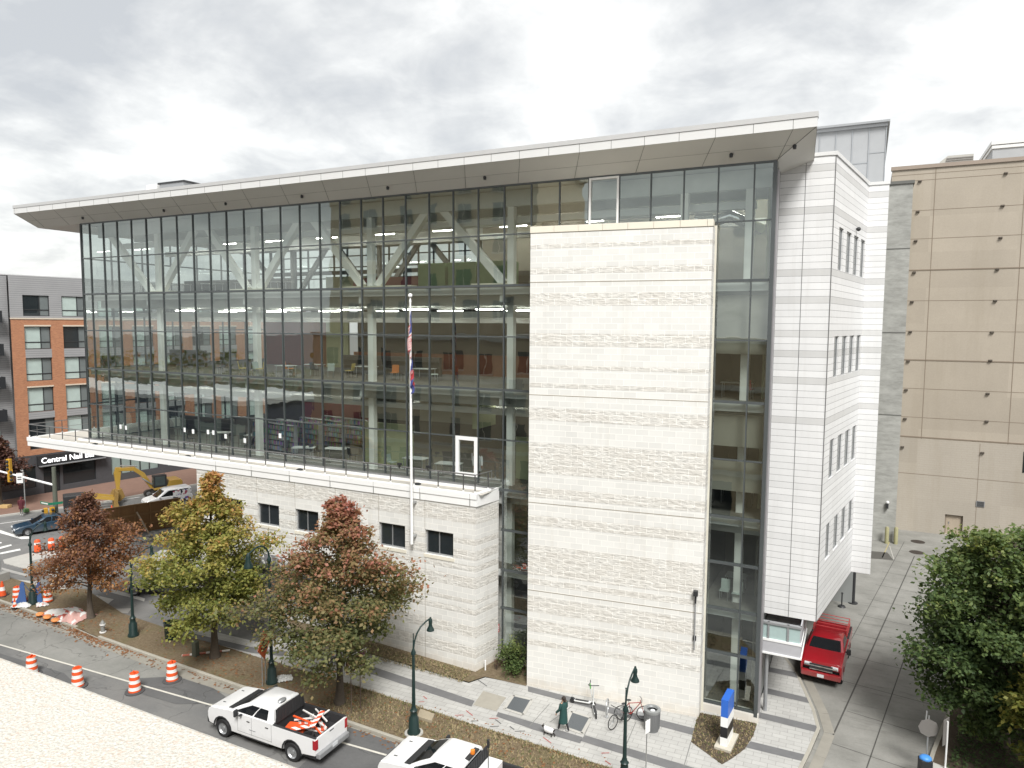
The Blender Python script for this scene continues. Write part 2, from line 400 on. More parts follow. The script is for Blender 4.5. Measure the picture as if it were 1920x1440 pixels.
# --- stone tower (its front stands a few degrees off the glass)
tL, tR = Vector((-14.71, 31.55, 0)), Vector((-6.26, 32.54, 0)); tang = math.atan2(tR.y - tL.y, tR.x - tL.x); tw = (tR - tL).length
tn = Vector((math.sin(tang), -math.cos(tang), 0))
def TZ(py, px=997): return PL(px, py, tL, tn).z
tb = [(458.7, 469), (505, 517), (553.5, 575), (626, 648), (683, 693), (720, 728), (765, 788), (832, 888), (912.6, 933), (966.6, 987), (1023, 1077), (1086, 1098), (1119.6, 1147), (1162, 1185), (1201, 1212), (1233, 1259)]
bandsT = [(TZ(b), TZ(a)) for a, b in tb]
STONE_T = stone_mat('tower stone', bandsT[:15])
loc0 = tuple(tL - lib.location)
def tpart(mb, name, mat, parent=None, **k):
    o = mb.build(name, mat, lib if parent is None else parent, loc=loc0 if parent is None else (0, 0, 0), rotz=tang if parent is None else 0, **k); return o
m = MB(); m.prism([(0, 0), (tw, 0), (tw + .06, .78), (0, 1.8)], 0, 22.88)
tower = tpart(m, 'stone_tower', STONE_T)
m = MB(); k = 0; x = 0.
JT = [TZ(529.6), TZ(740), TZ(942), TZ(1106.6)]
while x < tw - .05:
    x1 = min(x + 1.18, tw); m.box(x + (.006 if x else -.02), -.03, 22.89, x1 - .006 + (.03 if x1 == tw else 0), .9, 23.2); x = x1
CAPST = M('cap stone', (.70, .66, .56), .8, 0, .08, 1.)
tpart(m, 'cap_stones', CAPST, tower, bevel=.012)
WJ = M('wall joint', (.28, .25, .2), .9, 0, 0)
for z in JT: tpart(MB().box(-.003, -.004, z - .018, tw + .004, .6, z + .018), 'wall_joint', WJ, tower)
tpart(MB().box(-.003, -.004, 22.86, tw + .004, .6, 22.89), 'wall_joint', WJ, tower); m = MB()
xv = (PL(1283, 427, tL, tn) - tL).length; m.box(xv - .014, -.003, .1, xv + .014, .02, 22.86)
tpart(m, 'wall_joint', WJ, tower)
m = MB(); c0 = PL(1305, 1110, tL, tn); c1 = PL(1302, 1217, tL, tn); xq = (c0 - tL).dot(Vector((math.cos(tang), math.sin(tang), 0)))
m.box(xq - .02, -.14, c1.z, xq + .025, -.09, c0.z, 0); m.box(xq - .1, -.26, c0.z - .12, xq + .1, -.02, c0.z + .1, 1); m.box(xq - .07, -.1, c1.z + .45, xq + .07, 0, c1.z + .65, 1); m.box(xq - .04, -.15, c0.z - .5, xq + .04, -.08, c0.z, 1)
tpart(m, 'wall_floodlight', [GREYMET, BLKPL], tower)
MB().box(-6.31, YG - .1, .15, -6.2, YG + .02, 23).build('edge_flashing', M('pale flashing', (.6, .58, .5), .5), lib)
# plinth under the glass bay and the strip between the stone blocks
STONE_P = stone_mat('plinth stone', [(-1, -.9)], w=1.1, h=.5)
MB().box(-6.28, YG - .08, -.1, XR + .1, YG + .4, .55).build('plinth', STONE_P, lib); MB().box(-17.4, YG - .04, -.1, -14.7, YG + .4, .55).build('plinth', STONE_P, lib)

# --- podium block below the terrace
zz = lambda py, px=850: Y(px, py, YB).z
pb = [(7.9, 8.85), (5.55, 6.05), (4.75, 5.05), (3.85, 4.15), (3.25, 3.55), (2.35, 2.65), (1.15, 1.75), (6.35, 6.65), (7.0, 7.3)]
pb = [(8.12, 8.9), (6.96, 7.25), (6.1, 6.67), (5.51, 5.8), (4.64, 5.22), (3.77, 4.06), (3.19, 3.48), (2.03, 2.61), (.87, 1.45)]
STONE_B = stone_mat('podium stone', pb)
wins = [-19.94 - 3.07 * k for k in range(6)]
holes = [(x - .885, x + .885, 6.12, 7.46) for x in wins]
m = MB(); m.holed(-38.4, -17.7, 0, 9.1, holes, YB, .24)
m.add([(-17.7, YB, 0), (-17.3, YG, 0), (-17.3, YG, 9.1), (-17.7, YB, 9.1)], [(0, 1, 2, 3)])
m.add([(-38.4, YB, 0), (-38.4, 46, 0), (-38.4, 46, 9.1), (-38.4, YB, 9.1)], [(0, 3, 2, 1)])
m.add([(-38.4, 34.5, 0), (-17.3, 34.5, 0), (-17.3, 34.5, 9.1), (-38.4, 34.5, 9.1)], [(0, 1, 2, 3)])
pod = m.build('podium_block', STONE_B, lib, recalc=False)
for x in wins[:5]:
    for z0, z1 in ((7.46, 9.05), (.1, 6.)): MB().box(x - .9, YB - .004, z0, x - .88, YB + .01, z1).build('wall_joint', WJ, pod, loc=(0, 0, 0))
for x in wins:
    w = MB(); y = YB + .16
    w.box(x - .885, y, 6.12, x + .885, y + .06, 6.2); w.box(x - .885, y, 7.38, x + .885, y + .06, 7.46); w.box(x - .885, y, 6.2, x - .81, y + .06, 7.38); w.box(x + .81, y, 6.2, x + .885, y + .06, 7.38); w.box(x - .1, y, 6.2, x - .04, y + .06, 7.38)
    wo = w.build('window', GREYMET, pod, loc=(0, 0, 0))
    MB().box(x - .83, y + .03, 6.18, x + .83, y + .05, 7.4).build('pane', DARKGLASS, wo, loc=(0, 0, 0))
    MB().box(x - .96, YB - .03, 5.94, x + .96, YB + .15, 6.118).build('sill', CAPST, wo, loc=(0, 0, 0))
# small red notice on the return wall, white pipe
c = PL(930, 1180, (-17.7, YB, 0), Vector((.985, -.19, 0)).normalized())
q = Vector((.19, .985, 0)).normalized()
m = MB(); mm = Matrix((q, Vector((q.y, -q.x, 0)), Vector((0, 0, 1)))).transposed()
m.obox(c + Vector((.02, 0, 0)), (.5, .02, .46), mm, 0)
for dz, w_ in ((.12, .36), (.02, .40), (-.1, .34)): m.obox(c + Vector((.034, -.006, dz)), (w_, .012, .06), mm, 1)
m.build('wall_notice', [M('notice red', (.45, .05, .05), .5), PAPER], lib)
# terrace slab, coping, deck
DECK = M('terrace paving', (.50, .47, .42), .85, 0, .16, 1.3, .1, 30)
DECKD = M('terrace gravel strip', (.20, .20, .20), .9, 0, .3, 6., .3, 50)
m = MB(); xa, xb = -56.7, -17.62
m.box(xa, YB - .06, 9.08, xb, YB + .2, 9.70); m.box(xa - .02, YB - .10, 9.46, xb + .02, YB + .22, 9.74); m.box(xa, YB, 9.08, xa + .25, 45, 9.74)
m.add([(xa, YB, 9.1), (XL + .5, YB, 9.1), (XL + .5, 45, 9.1), (xa, 45, 9.1)], [(0, 1, 2, 3)]); m.add([(XL + .5, YB, 9.1), (-38.4, YB, 9.1), (-38.4, 45, 9.1), (XL + .5, 45, 9.1)], [(0, 1, 2, 3)])
m.add([(xb, YB - .06, 9.08), (-17.28, YG, 9.08), (-17.28, YG, 9.74), (xb, YB - .06, 9.74)], [(0, 1, 2, 3)])
m.add([(xb - .24, YB + .15, 9.745), (xb + .02, YB - .1, 9.745), (-17.26, YG, 9.745), (-17.55, YG, 9.745)], [(0, 1, 2, 3)])
ter = m.build('terrace_slab', CONCW, lib)
m = MB(); m.add([(xa + .2, YB + .1, 9.68), (-17.4, YB + .1, 9.68), (-17.35, YG, 9.68), (xa + .2, YG, 9.68)], [(0, 1, 2, 3)], 0); m.add([(xa + .2, YG, 9.68), (XL, YG, 9.68), (XL, 45, 9.68), (xa + .2, 45, 9.68)], [(0, 1, 2, 3)], 0)
m.box(XL - .3, 32.72, 9.68, -17.42, YG - .08, 9.76, 1); m.box(XL - .3, 32.60, 9.68, -17.42, 32.72, 9.80, 2)
m.build('terrace_deck', [DECK, DECKD, CONCW], ter, loc=(0, 0, 0))
for px, py in ((178, 833), (352, 856), (562, 881), (783, 908)):
    c = G(px, py, 9.69); MB().lathe([(.0, 0), (.2, 0), (.2, .05), (.08, .1), (0, .1)], (c.x, c.y, 9.68), 12).build('roof_drain', BLKPL, ter, loc=(0, 0, 0))
for x in [-18.0 - 3.09 * k for k in range(13)]:
    if x > -56: MB().box(x - .008, YB - .104, 9.1, x + .008, YB - .05, 9.74).build('coping_joint', SEAM, ter, loc=(0, 0, 0)) if x > -38 else None
# railing
RAILM = M('railing metal', (.24, .235, .23), .4, .6, .1)
m = MB(); yr = YB + .02; zt = 10.72
m.tube([(-56.55, yr, zt), (-17.75, yr, zt)], .038, 8); m.tube([(-56.55, yr, 10.22), (-17.75, yr, 10.22)], .024, 6)
m.tube([(-56.55, yr, zt), (-56.55, 44.5, zt)], .03, 8); m.tube([(-56.55, yr, 10.22), (-56.55, 44.5, 10.22)], .018, 6)
m.tube([(-17.75, yr, zt), (-17.5, YG - .45, zt), (-17.5, YG - .45, 10.22), (-17.75, yr, 10.22)], .025, 8)
rail = m.build('terrace_railing', RAILM, lib, smooth=50)
xs_ = [-17.75] + [-18.45 - 1.5455 * k for k in range(25)] + [-56.55]
for i, (x, y) in enumerate([(x, yr) for x in xs_] + [(-56.55, yy) for yy in (34, 36.6, 39.2, 41.8, 44.4)] + [(-17.55, YG - .75)]):
    m = MB(); m.tube([(x, y, 9.74), (x, y, zt)], .034, 6, 0); m.box(x - .035, y - .035, 9.74, x + .035, y + .035, 9.88, 1)
    m.build('post', [M('railing post dark', (.13, .13, .13), .4, .6, .1), WHITEMET], rail, loc=(0, 0, 0))
# two little floodlights on the rail
for px, py in ((749, 875), (803, 880)):
    c = Y(px, py, yr); m = MB(); m.tube([(c.x, c.y, c.z - .1), (c.x, c.y - .05, c.z + .12)], .03, 6); m.obox((c.x + .05, c.y - .06, c.z + .16), (.22, .14, .12)); m.build('rail_lamp', BLKPL, rail, loc=(0, 0, 0))

# --- white clad wing
xA, yW = -3.87, 35.3; Bc = Vector((-1.5, 35.3, 0)); Cc = Bc + DIR2 * 8.45; xD = PL(1668, 342, (0, Cc.y, 0), (0, 1, 0)).x
zw0, zw1 = 4.66, 26.1
drow = [2, 5, 6, 58, 60, 52, 46, 37, 33, 29, 25, 18, 12, 63]
drow = sorted({int((Y(1480, q_, yW).z - zw0) / .31) for q_ in (318, 403, 509, 566, 624, 657, 712, 792)})
PANEL = panel_mat('clad panels', drow)
m = MB()
m.add([(xA, yW, zw0), (Bc.x, yW, zw0), (Bc.x, yW, zw1), (xA, yW, zw1)], [(0, 1, 2, 3)])
m.add([(Cc.x, Cc.y, zw0), (xD, Cc.y, zw0), (xD, Cc.y, zw1), (Cc.x, Cc.y, zw1)], [(0, 1, 2, 3)])
m.add([(xD, Cc.y, zw0), (xD - .3, Cc.y + 8, zw0), (xD - .3, Cc.y + 8, zw1), (xD, Cc.y, zw1)], [(0, 1, 2, 3)])
m.add([(xA, yW, zw0), (Bc.x, yW, zw0), (Cc.x, Cc.y, zw0), (xD, Cc.y, zw0), (xD - .3, Cc.y + 8, zw0), (xA, Cc.y + 8, zw0)], [(0, 5, 4, 3, 2, 1)])
m.add([(xA, yW, zw1), (Bc.x, yW, zw1), (Cc.x, Cc.y, zw1), (xD, Cc.y, zw1), (xD - .3, Cc.y + 8, zw1), (xA, Cc.y + 8, zw1)], [(0, 1, 2, 3, 4, 5)])
wing = m.build('clad_wing', PANEL, lib, recalc=False)
n2 = Vector((DIR2.y, -DIR2.x, 0))
def WT(px, py):
    p = PL(px, py, Bc, n2); return (p - Bc).dot(DIR2), p.z
ts = [(WT(1572.2, 466)[0], WT(1580.6, 466)[0]), (WT(1586.7, 470)[0], WT(1595.8, 470)[0]), (WT(1600.3, 474)[0], WT(1609, 474)[0]), (WT(1613.5, 478)[0], WT(1621, 478)[0])]
zr = [(WT(1571, 506)[1], WT(1573.6, 424.8)[1]), (WT(1559.7, 708.7)[1], WT(1563.2, 630.7)[1]), (WT(1548, 903.6)[1], WT(1551.8, 828.5)[1]), (WT(1539.6, 1060)[1], WT(1542.8, 991)[1])]
hs = [(a, b, z0, z1) for a, b in ts for z0, z1 in zr]
lw = (Cc - Bc).length
retw = MB().holed(0, lw, zw0, zw1, hs, 0, .14).build('return_wall', panel_mat('clad return panels', drow), lib, loc=tuple(Bc - lib.location), rotz=ROT2, recalc=False)
WING_GL = M('shaded window glass', (.10, .11, .11), .08, 0, .15, .8, spec=.6)
for a, b, z0, z1 in hs:
    w = MB(); w.box(a, .07, z0, a + .05, .13, z1); w.box(b - .05, .07, z0, b, .13, z1); w.box(a + .05, .07, z1 - .05, b - .05, .13, z1); w.box(a + .05, .07, z0, b - .05, .13, z0 + .05)
    wo = w.build('window', GREYMET, retw, loc=(0, 0, 0)); MB().box(a + .02, .095, z0 + .02, b - .02, .115, z1 - .02).build('pane', WING_GL, wo, loc=(0, 0, 0))
m = MB(); a, b = Bc, Cc
m.box(xA, yW - .04, zw1, Bc.x + .04, yW + .25, zw1 + .16)
m.add([(a.x - .2, a.y - .03, zw1 + .162), (a.x + .045, a.y - .045, zw1 + .162), (b.x + .045, b.y - .045, zw1 + .162), (b.x - .25, b.y, zw1 + .162), (a.x - .2, a.y - .03, zw1 - .02), (a.x + .045, a.y - .045, zw1 - .02), (b.x + .045, b.y - .045, zw1 - .02), (b.x - .25, b.y, zw1 - .02)], [(0, 1, 2, 3), (1, 5, 6, 2), (0, 4, 5, 1)])
m.box(b.x + .05, b.y - .04, zw1, xD + .04, b.y + .2, zw1 + .16)
m.build('parapet_cap', FASC, wing, loc=(0, 0, 0))
m = MB(); xj = xA + (Bc.x - xA) * .48
m.box(xj - .014, yW - .006, zw0, xj + .014, yW + .01, zw1); m.box(Bc.x - .03, yW - .012, zw0, Bc.x + .012, yW + .03, zw1)
m.box(xA - .08, YG + .1, .5, xA + .05, yW + .02, 25.4)
m.build('corner_trim', M('dark trim', (.17, .17, .17), .5), wing, loc=(0, 0, 0))
m = MB(); m.box(XR + .005, YG + .1, .3, XR + .12, YG + .55, 25.3, 0); m.build('bay_edge_panel', M('grey purple panel', (.30, .29, .30), .4, .3), wing, loc=(0, 0, 0))
p, z = WT(1605, 432)[0], WT(1602, 428)[1]
sl = MB(); q = Bc + DIR2 * p + n2 * .12; sl.ball((q.x, q.y, z), .11, 8, 6); sl.tube([(q.x, q.y, z), (q.x - n2.x * .12, q.y - n2.y * .12, z + .02)], .04, 6); sl.build('security_camera', BLKPL, wing, loc=(0, 0, 0), smooth=40)
# recessed ground floor under the wing, glazed box, posts
m = MB(); m.box(xA, 51.5, 0, -.02, 51.8, 4.66); m.box(xA - .1, yW, 0, xA, 51.5, 4.66); m.build('recessed_wall', M('grey render', (.25, .26, .255), .8, 0, .1, .6), lib)
m = MB(); m.tube([(.0, 51.6, 0), (.0, 51.6, 4.66)], .12, 10); m.lathe([(.3, 0), (.3, .06), (0, .06)], (0, 51.6, 0), 12); m.build('corner_post', BLKPL, lib, smooth=40)
gx0, gx1, gy0, gy1 = -3.86, -2.06, 34.3, 38.
m = MB(); m.box(gx0, gy0, 3.2, gx1, gy1, 3.75, 0); m.box(gx0, gy0 - .03, 3.75, gx1 + .03, gy1, 3.85, 1); m.box(gx0, gy0 - .05, 3.12, gx1 + .05, gy1, 3.2, 1)
for x in (gx0 + .02, gx0 + .32, gx1 - .62): m.box(x, gy0, 3.85, x + .09, gy0 + .09, 4.65, 2)
m.box(gx1 - .06, gy0 + .1, 3.85, gx1, gy1, 4.65, 0); m.box(gx0, gy0 - .02, 4.55, gx1, gy0 + .2, 4.65, 2)
bay = m.build('glazed_box', [M('grey spandrel', (.42, .42, .44), .5), WHITEMET, GREYMET], lib)
MB().box(gx0 + .05, gy0 + .05, 3.85, gx1 - .06, gy0 + .07, 4.55).build('pane', M('frosted pane', (.36, .46, .45), .12, 0, .15, 1.), bay, loc=(0, 0, 0))
MB().tube([(-3.55, 34.6, 0), (-3.55, 34.6, 3.15)], .09, 8).build('corner_post', GREYMET, lib, smooth=40)

# --- interior: slabs, columns, truss, partitions, lamps
for z, y0 in ((5.27, YG + .25), (9.66, YG + .25), (15.02, YG + .25), (20.52, YG + .25)):
    xs0 = XL + .1 if z > 6 else -38.2
    m = MB(); m.box(xs0, y0, z - .45, xA + .0, 52, z - .09, 0); m.box(xs0, y0 + .02, z - .09, xA, 52, z - .02, 1)
    if z > 9:
        for yy in (YG + 1.25, 38, 42, 47): m.box(XL + .3, yy - .15, z - 1.0, xA, yy + .15, z - .46, 2)
        for k in range(5): m.box(-45.5 + k * 9.35, YG + .3, z - .85, -45.2 + k * 9.35, 52, z - .46, 2)
    m.build('floor_slab', [CEIL, FLOORC, SLAB], lib)
MB().box(XL + .1, YG + .3, 0.1, -38.6, 34, .2).build('ground_floor', FLOORC, lib) if False else None
MB().box(-17.3, YG + .2, .0, xA, 52, .3).build('ground_floor', FLOORC, lib)
for yy in (YG + 1.25, 37.5, 41, 44.5, 48):
    MB().box(XL + .3, yy - .16, 24.75, xA, yy + .16, 25.6).build('roof_beam', SLAB, lib)
for x in (-45.4, -36.05, -26.63, -17.25, -8.0, -5.0):
    m = MB(); z1 = 25.2; m.box(x - .19, 34.45, 0.1 if x > -18 else 9.5, x + .19, 34.83, z1); m.build('column', PALECOL, lib, bevel=.02)
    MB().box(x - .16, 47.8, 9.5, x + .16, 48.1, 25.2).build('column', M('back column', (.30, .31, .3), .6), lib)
br = [(-50.81, 25.15, -46.2, 20.6), (-45.2, 20.6, -41.31, 25.3), (-40.79, 25.36, -36.72, 20.7), (-35.67, 20.7, -31.86, 25.3), (-31.42, 25.31, -27.26, 20.7), (-26.15, 20.7, -22.3, 25.3), (-22.02, 25.37, -17.7, 20.7)]
for a, za, b, zb in br:
    MB().bar((a, 34.65, za), (b, 34.65, zb), .36, .42).build('truss_brace', PALECOL, lib)
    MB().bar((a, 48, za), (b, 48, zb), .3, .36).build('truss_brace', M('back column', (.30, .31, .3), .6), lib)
for a, b in ((-46.2, -44.), (-38.2, -34.2), (-28.8, -23.6), (-19.6, -17.4)):
    MB().box(a, 34.3, 20.5, b, 35.0, 20.72).build('gusset_beam', M('cream steel', (.62, .60, .48), .6), lib)
# back glazing of the top floor
m = MB()
for x in [XL + .1 + 1.55 * k for k in range(19)]: m.box(x - .05, 51.9, 20.5, x + .05, 52.05, 25.6)
for z in (21.6, 22.6, 23.6, 24.6): m.box(XL, 51.92, z - .05, -24, 52.03, z + .05)
m.box(XL, 51.85, 22.95, -24, 52.1, 23.3); bg = m.build('back_glazing', MULL, lib)
MB().poly([(XL, 52.0, 20.5), (-24, 52.0, 20.5), (-24, 52.0, 25.6), (XL, 52.0, 25.6)]).build('pane', GLASS, bg, loc=(0, 0, 0), recalc=False)
def wallin(x0, y0, z0, x1, y1, z1, mt): MB().box(x0, y0, z0, x1, y1, z1).build('partition_wall', mt, lib)
wallin(-24, 44, 20.5, xA, 44.2, 25.5, WALLIN); wallin(-43.5, 50, 20.5, -36.5, 50.2, 22.6, GREENW)
wallin(-38, 47, 20.5, -30, 47.2, 22.2, REDWALL); wallin(-24.2, 44, 20.5, -24, 52, 25.5, WALLIN)
wallin(-46, 45, 15, -41.5, 45.2, 19.5, REDWALL); wallin(-41.5, 44.6, 15, -38.6, 44.8, 19, ORNGW); wallin(-38.6, 44.3, 15, -36.4, 44.5, 19.5, GREENW); wallin(-36.4, 45.5, 15, xA, 45.7, 19.6, WALLDK)
wallin(-34, 42, 15, -14.5, 42.15, 16.4, ORNGW); wallin(-52, 51, 15, -46, 51.2, 16, WALLIN)
wallin(-40, 43, 9.7, -33.5, 43.2, 13.6, REDWALL); wallin(-47, 46, 9.7, -40, 46.2, 13.9, WALLDK); wallin(-33.5, 44, 9.7, xA, 44.2, 13.9, WALLDK)
wallin(-28.3, 35.6, 12.6, -24.4, 35.7, 15, WALLIN); wallin(-28.3, 35.9, 9.7, -24.6, 36.0, 12.3, GREENW); wallin(-24.2, 36.1, 12.6, -20.2, 36.2, 14.9, WALLIN)
wallin(-20.0, 35.2, 12.5, -19.7, 37.5, 14.8, GREENW); wallin(-17.6, 36, 9.7, -16, 36.2, 12.1, GREENW)
for z in (.3, 5.27, 9.66, 15.02, 20.52):
    zt2 = {.3: 4.8, 5.27: 9.2, 9.66: 14.5, 15.02: 20., 20.52: 25.5}[z]
    wallin(-6.6, 40, z, xA, 40.15, zt2, WALLDK if z in (9.66, 15.02, .3) else WALLIN); wallin(-17.2, 38.5, z, -14.5, 38.6, zt2, WALLDK)
    wallin(-4.35, 35.6, z, -4.25, 40, zt2, GREENW if z > 9 else WALLIN)
    if z < 20: wallin(-6.6, 33.9, z, -6.5, 40, zt2, WALLDK)
SHADE = M('roller blind', (.26, .25, .21), .85, 0, .12, 1.)
for z0, z1 in ((16.6, 18.9 - .4), (17.6, 19.6), (11.2, 12.2), (12.6, 14.5)):
    pass
for z1, zl in ((19.9, 17.2), (14.4, 12.9), (12.2, 10.8)):
    MB().box(-6.2, YG + .5, zl, -3.95, YG + .53, z1).build('roller_blind', SHADE, lib)
for z, y in ((24.9, 38), (24.9, 42), (19.4, 37), (19.4, 41), (13.9, 37.5), (13.9, 41)):
    for k in range(9 if z > 20 else 7):
        x = -48 + k * 5.2 + (z % 1.3)
        m = MB(); m.box(x, y, z - .06, x + 1.9, y + .12, z); m.build('ceiling_lamp', STRIP, lib)
for z, y in ((24.35, 35.6), (24.1, 39.6), (19.2, 35.4), (18.9, 39.4), (13.75, 35.4), (13.5, 39.2)):
    MB().box(XL + 1.2, y - .22, z - .34, xA - 1, y + .22, z).build('service_duct', M('pale duct', (.70, .71, .69), .5, .1, .05), lib)
for k, (z, x0, x1) in enumerate(((15.02, -51, -47), (15.02, -33, -25), (9.66, -50, -44), (20.52, -49, -38), (20.52, -22, -16))):
    m = MB(); m.box(x0, 39.6, z, x1, 39.9, z + 1.25)
    for q in range(3): m.box(x0 + .05, 39.4, z + .15 + q * .4, x1 - .05, 39.6, z + .18 + q * .4)
    m.build('low_shelving', M('dark shelving', (.10, .095, .09), .6, 0, .3, 7), lib)
# spiral duct in the top corner
m = MB(); m.tube([(-6.9, 36.2, 23.6), (-6.1, 36.0, 23.8), (-5.3, 36.2, 23.4), (-4.8, 36.9, 23.2)], .27, 12); m.tube([(-7.8, 36.3, 23.75), (-6.9, 36.2, 23.65)], .33, 12); m.build('air_duct', CHROME, lib, smooth=60)
# entrance canopy with standing letters
m = MB(); m.box(-33.9, 29.6, 4.15, -27.2, YB, 4.33); m.box(-34.1, 29.5, 4.05, -27, 29.62, 4.38); cano = m.build('entrance_canopy', M('dark canopy', (.11, .11, .12), .5, .2), lib)
def text(body, size, ext, mat_, name, parent, loc, rot, sx=1.):
    cu = bpy.data.curves.new(name, 'FONT'); cu.body = body; cu.size = size; cu.extrude = ext; cu.align_x = 'LEFT'
    o = bpy.data.objects.new(name, cu); COL.objects.link(o); bpy.context.view_layer.update()
    me = bpy.data.meshes.new_from_object(o.evaluated_get(bpy.context.evaluated_depsgraph_get())); bpy.data.objects.remove(o); bpy.data.curves.remove(cu)
    me.materials.clear(); me.materials.append(mat_); me.name = name
    r = bpy.data.objects.new(name, me); COL.objects.link(r); r.parent = parent; r.location = loc; r.rotation_euler = rot; r.scale.x = sx; return r
text('LIBRARY', .82, .06, WHITEMET, 'letters', cano, (-33.0, 30.0, 4.36), (rad(90), 0, 0), 1.28)
# ================================================================ OTHER BUILDINGS
# --- parking garage
gar = thing('parking_garage', 'tall tan panelled windowless garage wall behind the library', 'garage', (8, 72.8, 0), world=True)
YQ = 72.8
t = NT('tan garage panels'); o_ = t.obj(); sp_ = t.n('ShaderNodeSeparateXYZ'); t.l(o_, sp_.inputs[0])
low = t.math('LESS_THAN', sp_.outputs[2], 8.5); vec_, _s = t.uz()
bk_ = t.brick(vec_, .8, .2, .012, .5, 1., .85); big = t.noise(o_, .25, 4, .6); fine = t.noise(o_, 9., 4, .7)
c = t.mix(low, (.385, .34, .28), (.375, .34, .29)); fl_ = t.n('ShaderNodeVectorMath', operation='SNAP'); t.l(vec_, fl_.inputs[0]); fl_.inputs[1].default_value = (6.45, 3.13, 1); wn_ = t.n('ShaderNodeTexWhiteNoise', noise_dimensions='2D'); t.l(fl_.outputs[0], wn_.inputs['Vector']); c = t.mix(1., c, t.math('MULTIPLY_ADD', wn_.outputs[0], .10, .95), 'MULTIPLY'); c = t.mix(1., c, t.math('MULTIPLY_ADD', big, .25, .87), 'MULTIPLY'); c = t.mix(1., c, t.math('MULTIPLY_ADD', fine, .22, .89), 'MULTIPLY')
c = t.mix(t.math('MULTIPLY', t.math('MULTIPLY', low, bk_.outputs['Fac']), .35), c, (.3, .25, .2))
stn = t.ramp(t.noise(t.mapv(o_, (1., 1., .12)), .8, 4, .6), [(.5, 0.), (.8, 1.)]); c = t.mix(t.math('MULTIPLY', stn, .45), c, (.30, .26, .2))
t.pbr(c, .9, 0, t.bump(fine, .2, .02), .2); TAN = t.mat
dx0, dx1 = Y(1772, 968, YQ).x, Y(1806, 968, YQ).x; dz1 = Y(1790, 966, YQ).z
m = MB(); m.holed(1.5, 40, -.1, 32.3, [(dx0, dx1, .1, dz1)], YQ, .35)
m.add([(1.5, YQ, -.1), (1.5, 100, -.1), (1.5, 100, 32.3), (1.5, YQ, 32.3)], [(0, 3, 2, 1)]); m.add([(1.5, YQ, 32.3), (40, YQ, 32.3), (40, 100, 32.3), (1.5, 100, 32.3)], [(0, 1, 2, 3)])
gw = m.build('wall', TAN, gar, recalc=False)
MB().box(1.4, YQ - .12, 32.3, 40, YQ + .3, 32.62).build('parapet_cap', M('brown cap', (.30, .245, .20), .6), gar)
m = MB(); m.box(dx0 + .12, YQ + .25, .1, dx1 - .12, YQ + .3, dz1 - .12, 0); m.box(dx0, YQ + .2, .1, dx0 + .12, YQ + .34, dz1, 1); m.box(dx1 - .12, YQ + .2, .1, dx1, YQ + .34, dz1, 1); m.box(dx0 + .12, YQ + .2, dz1 - .12, dx1 - .12, YQ + .34, dz1, 1)
dd = m.build('door', [M('tan door', (.37, .31, .24), .6), M('door frame brown', (.22, .18, .14), .6)], gar)
MB().box(dx0 + .3, YQ + .2, 1., dx0 + .36, YQ + .25, 1.2).build('handle', STEEL, dd, loc=(0, 0, 0))
xv = Y(1745, 500, YQ).x; GJ = M('brown joint', (.21, .17, .13), .9, 0, 0); jnt = lambda *a: MB().box(*a).build('wall_joint', GJ, gw, loc=(0, 0, 0))
for py in (325, 336.7, 393.5, 447, 563.7, 621, 729.5, 783.8, 890.8): z = Y(1745, py, YQ).z; jnt(1.5, YQ - .01, z - .02, 40, YQ + .02, z + .02)
for py in (506, 675.5, 821): z = Y(1745, py, YQ).z; jnt(1.5, YQ - .03, z - .05, 40, YQ + .02, z + .05)
for k in range(6): x = xv + k * 6.45; jnt(x - .03, YQ - .008, 8.5, x + .03, YQ + .02, 32.3)
for k in range(6): x = Y(1836, 860, YQ).x - 6.45 * .0 + k * 6.45; jnt(x - .02, YQ - .008, 0, x + .02, YQ + .02, 8.4)
RUST = M('soot stain', (.10, .085, .07), .9, 0, .3, 4)
for px, py in ((1725, 340), (1886, 325), (1721, 397), (1880, 386), (1717, 452), (1876, 446), (1714, 511), (1870, 505), (1710, 566), (1866, 564), (1707, 622), (1860, 623), (1703, 677), (1857, 676), (1699, 731), (1852, 738), (1697, 785), (1850, 790), (1692, 838), (1842, 849)):
    c = Y(px, py, YQ); m = MB(); m.box(c.x - .13, YQ - .10, c.z - .08, c.x + .13, YQ, c.z + .08, 0); m.box(c.x - .12, YQ - .2, c.z - .04, c.x + .12, YQ - .12, c.z + .04, 0)
    m.build('panel_anchor', RUST, gar)
for px, py in ((1838, 945),):
    c = Y(px, py, YQ); m = MB(); m.box(c.x - .32, YQ - .06, c.z - .25, c.x + .32, YQ, c.z + .25, 0)
    for k in range(5): m.box(c.x - .26, YQ - .08, c.z - .2 + k * .09, c.x + .26, YQ - .06, c.z - .15 + k * .09, 1)
    m.build('wall_vent', [GREYMET, BLKPL], gar)
c = Y(1919, 860, YQ); MB().box(c.x - .02, YQ - .03, c.z - 1.2, c.x + 1.5, YQ + .02, c.z + .6).build('window', DARKGLASS, gar)
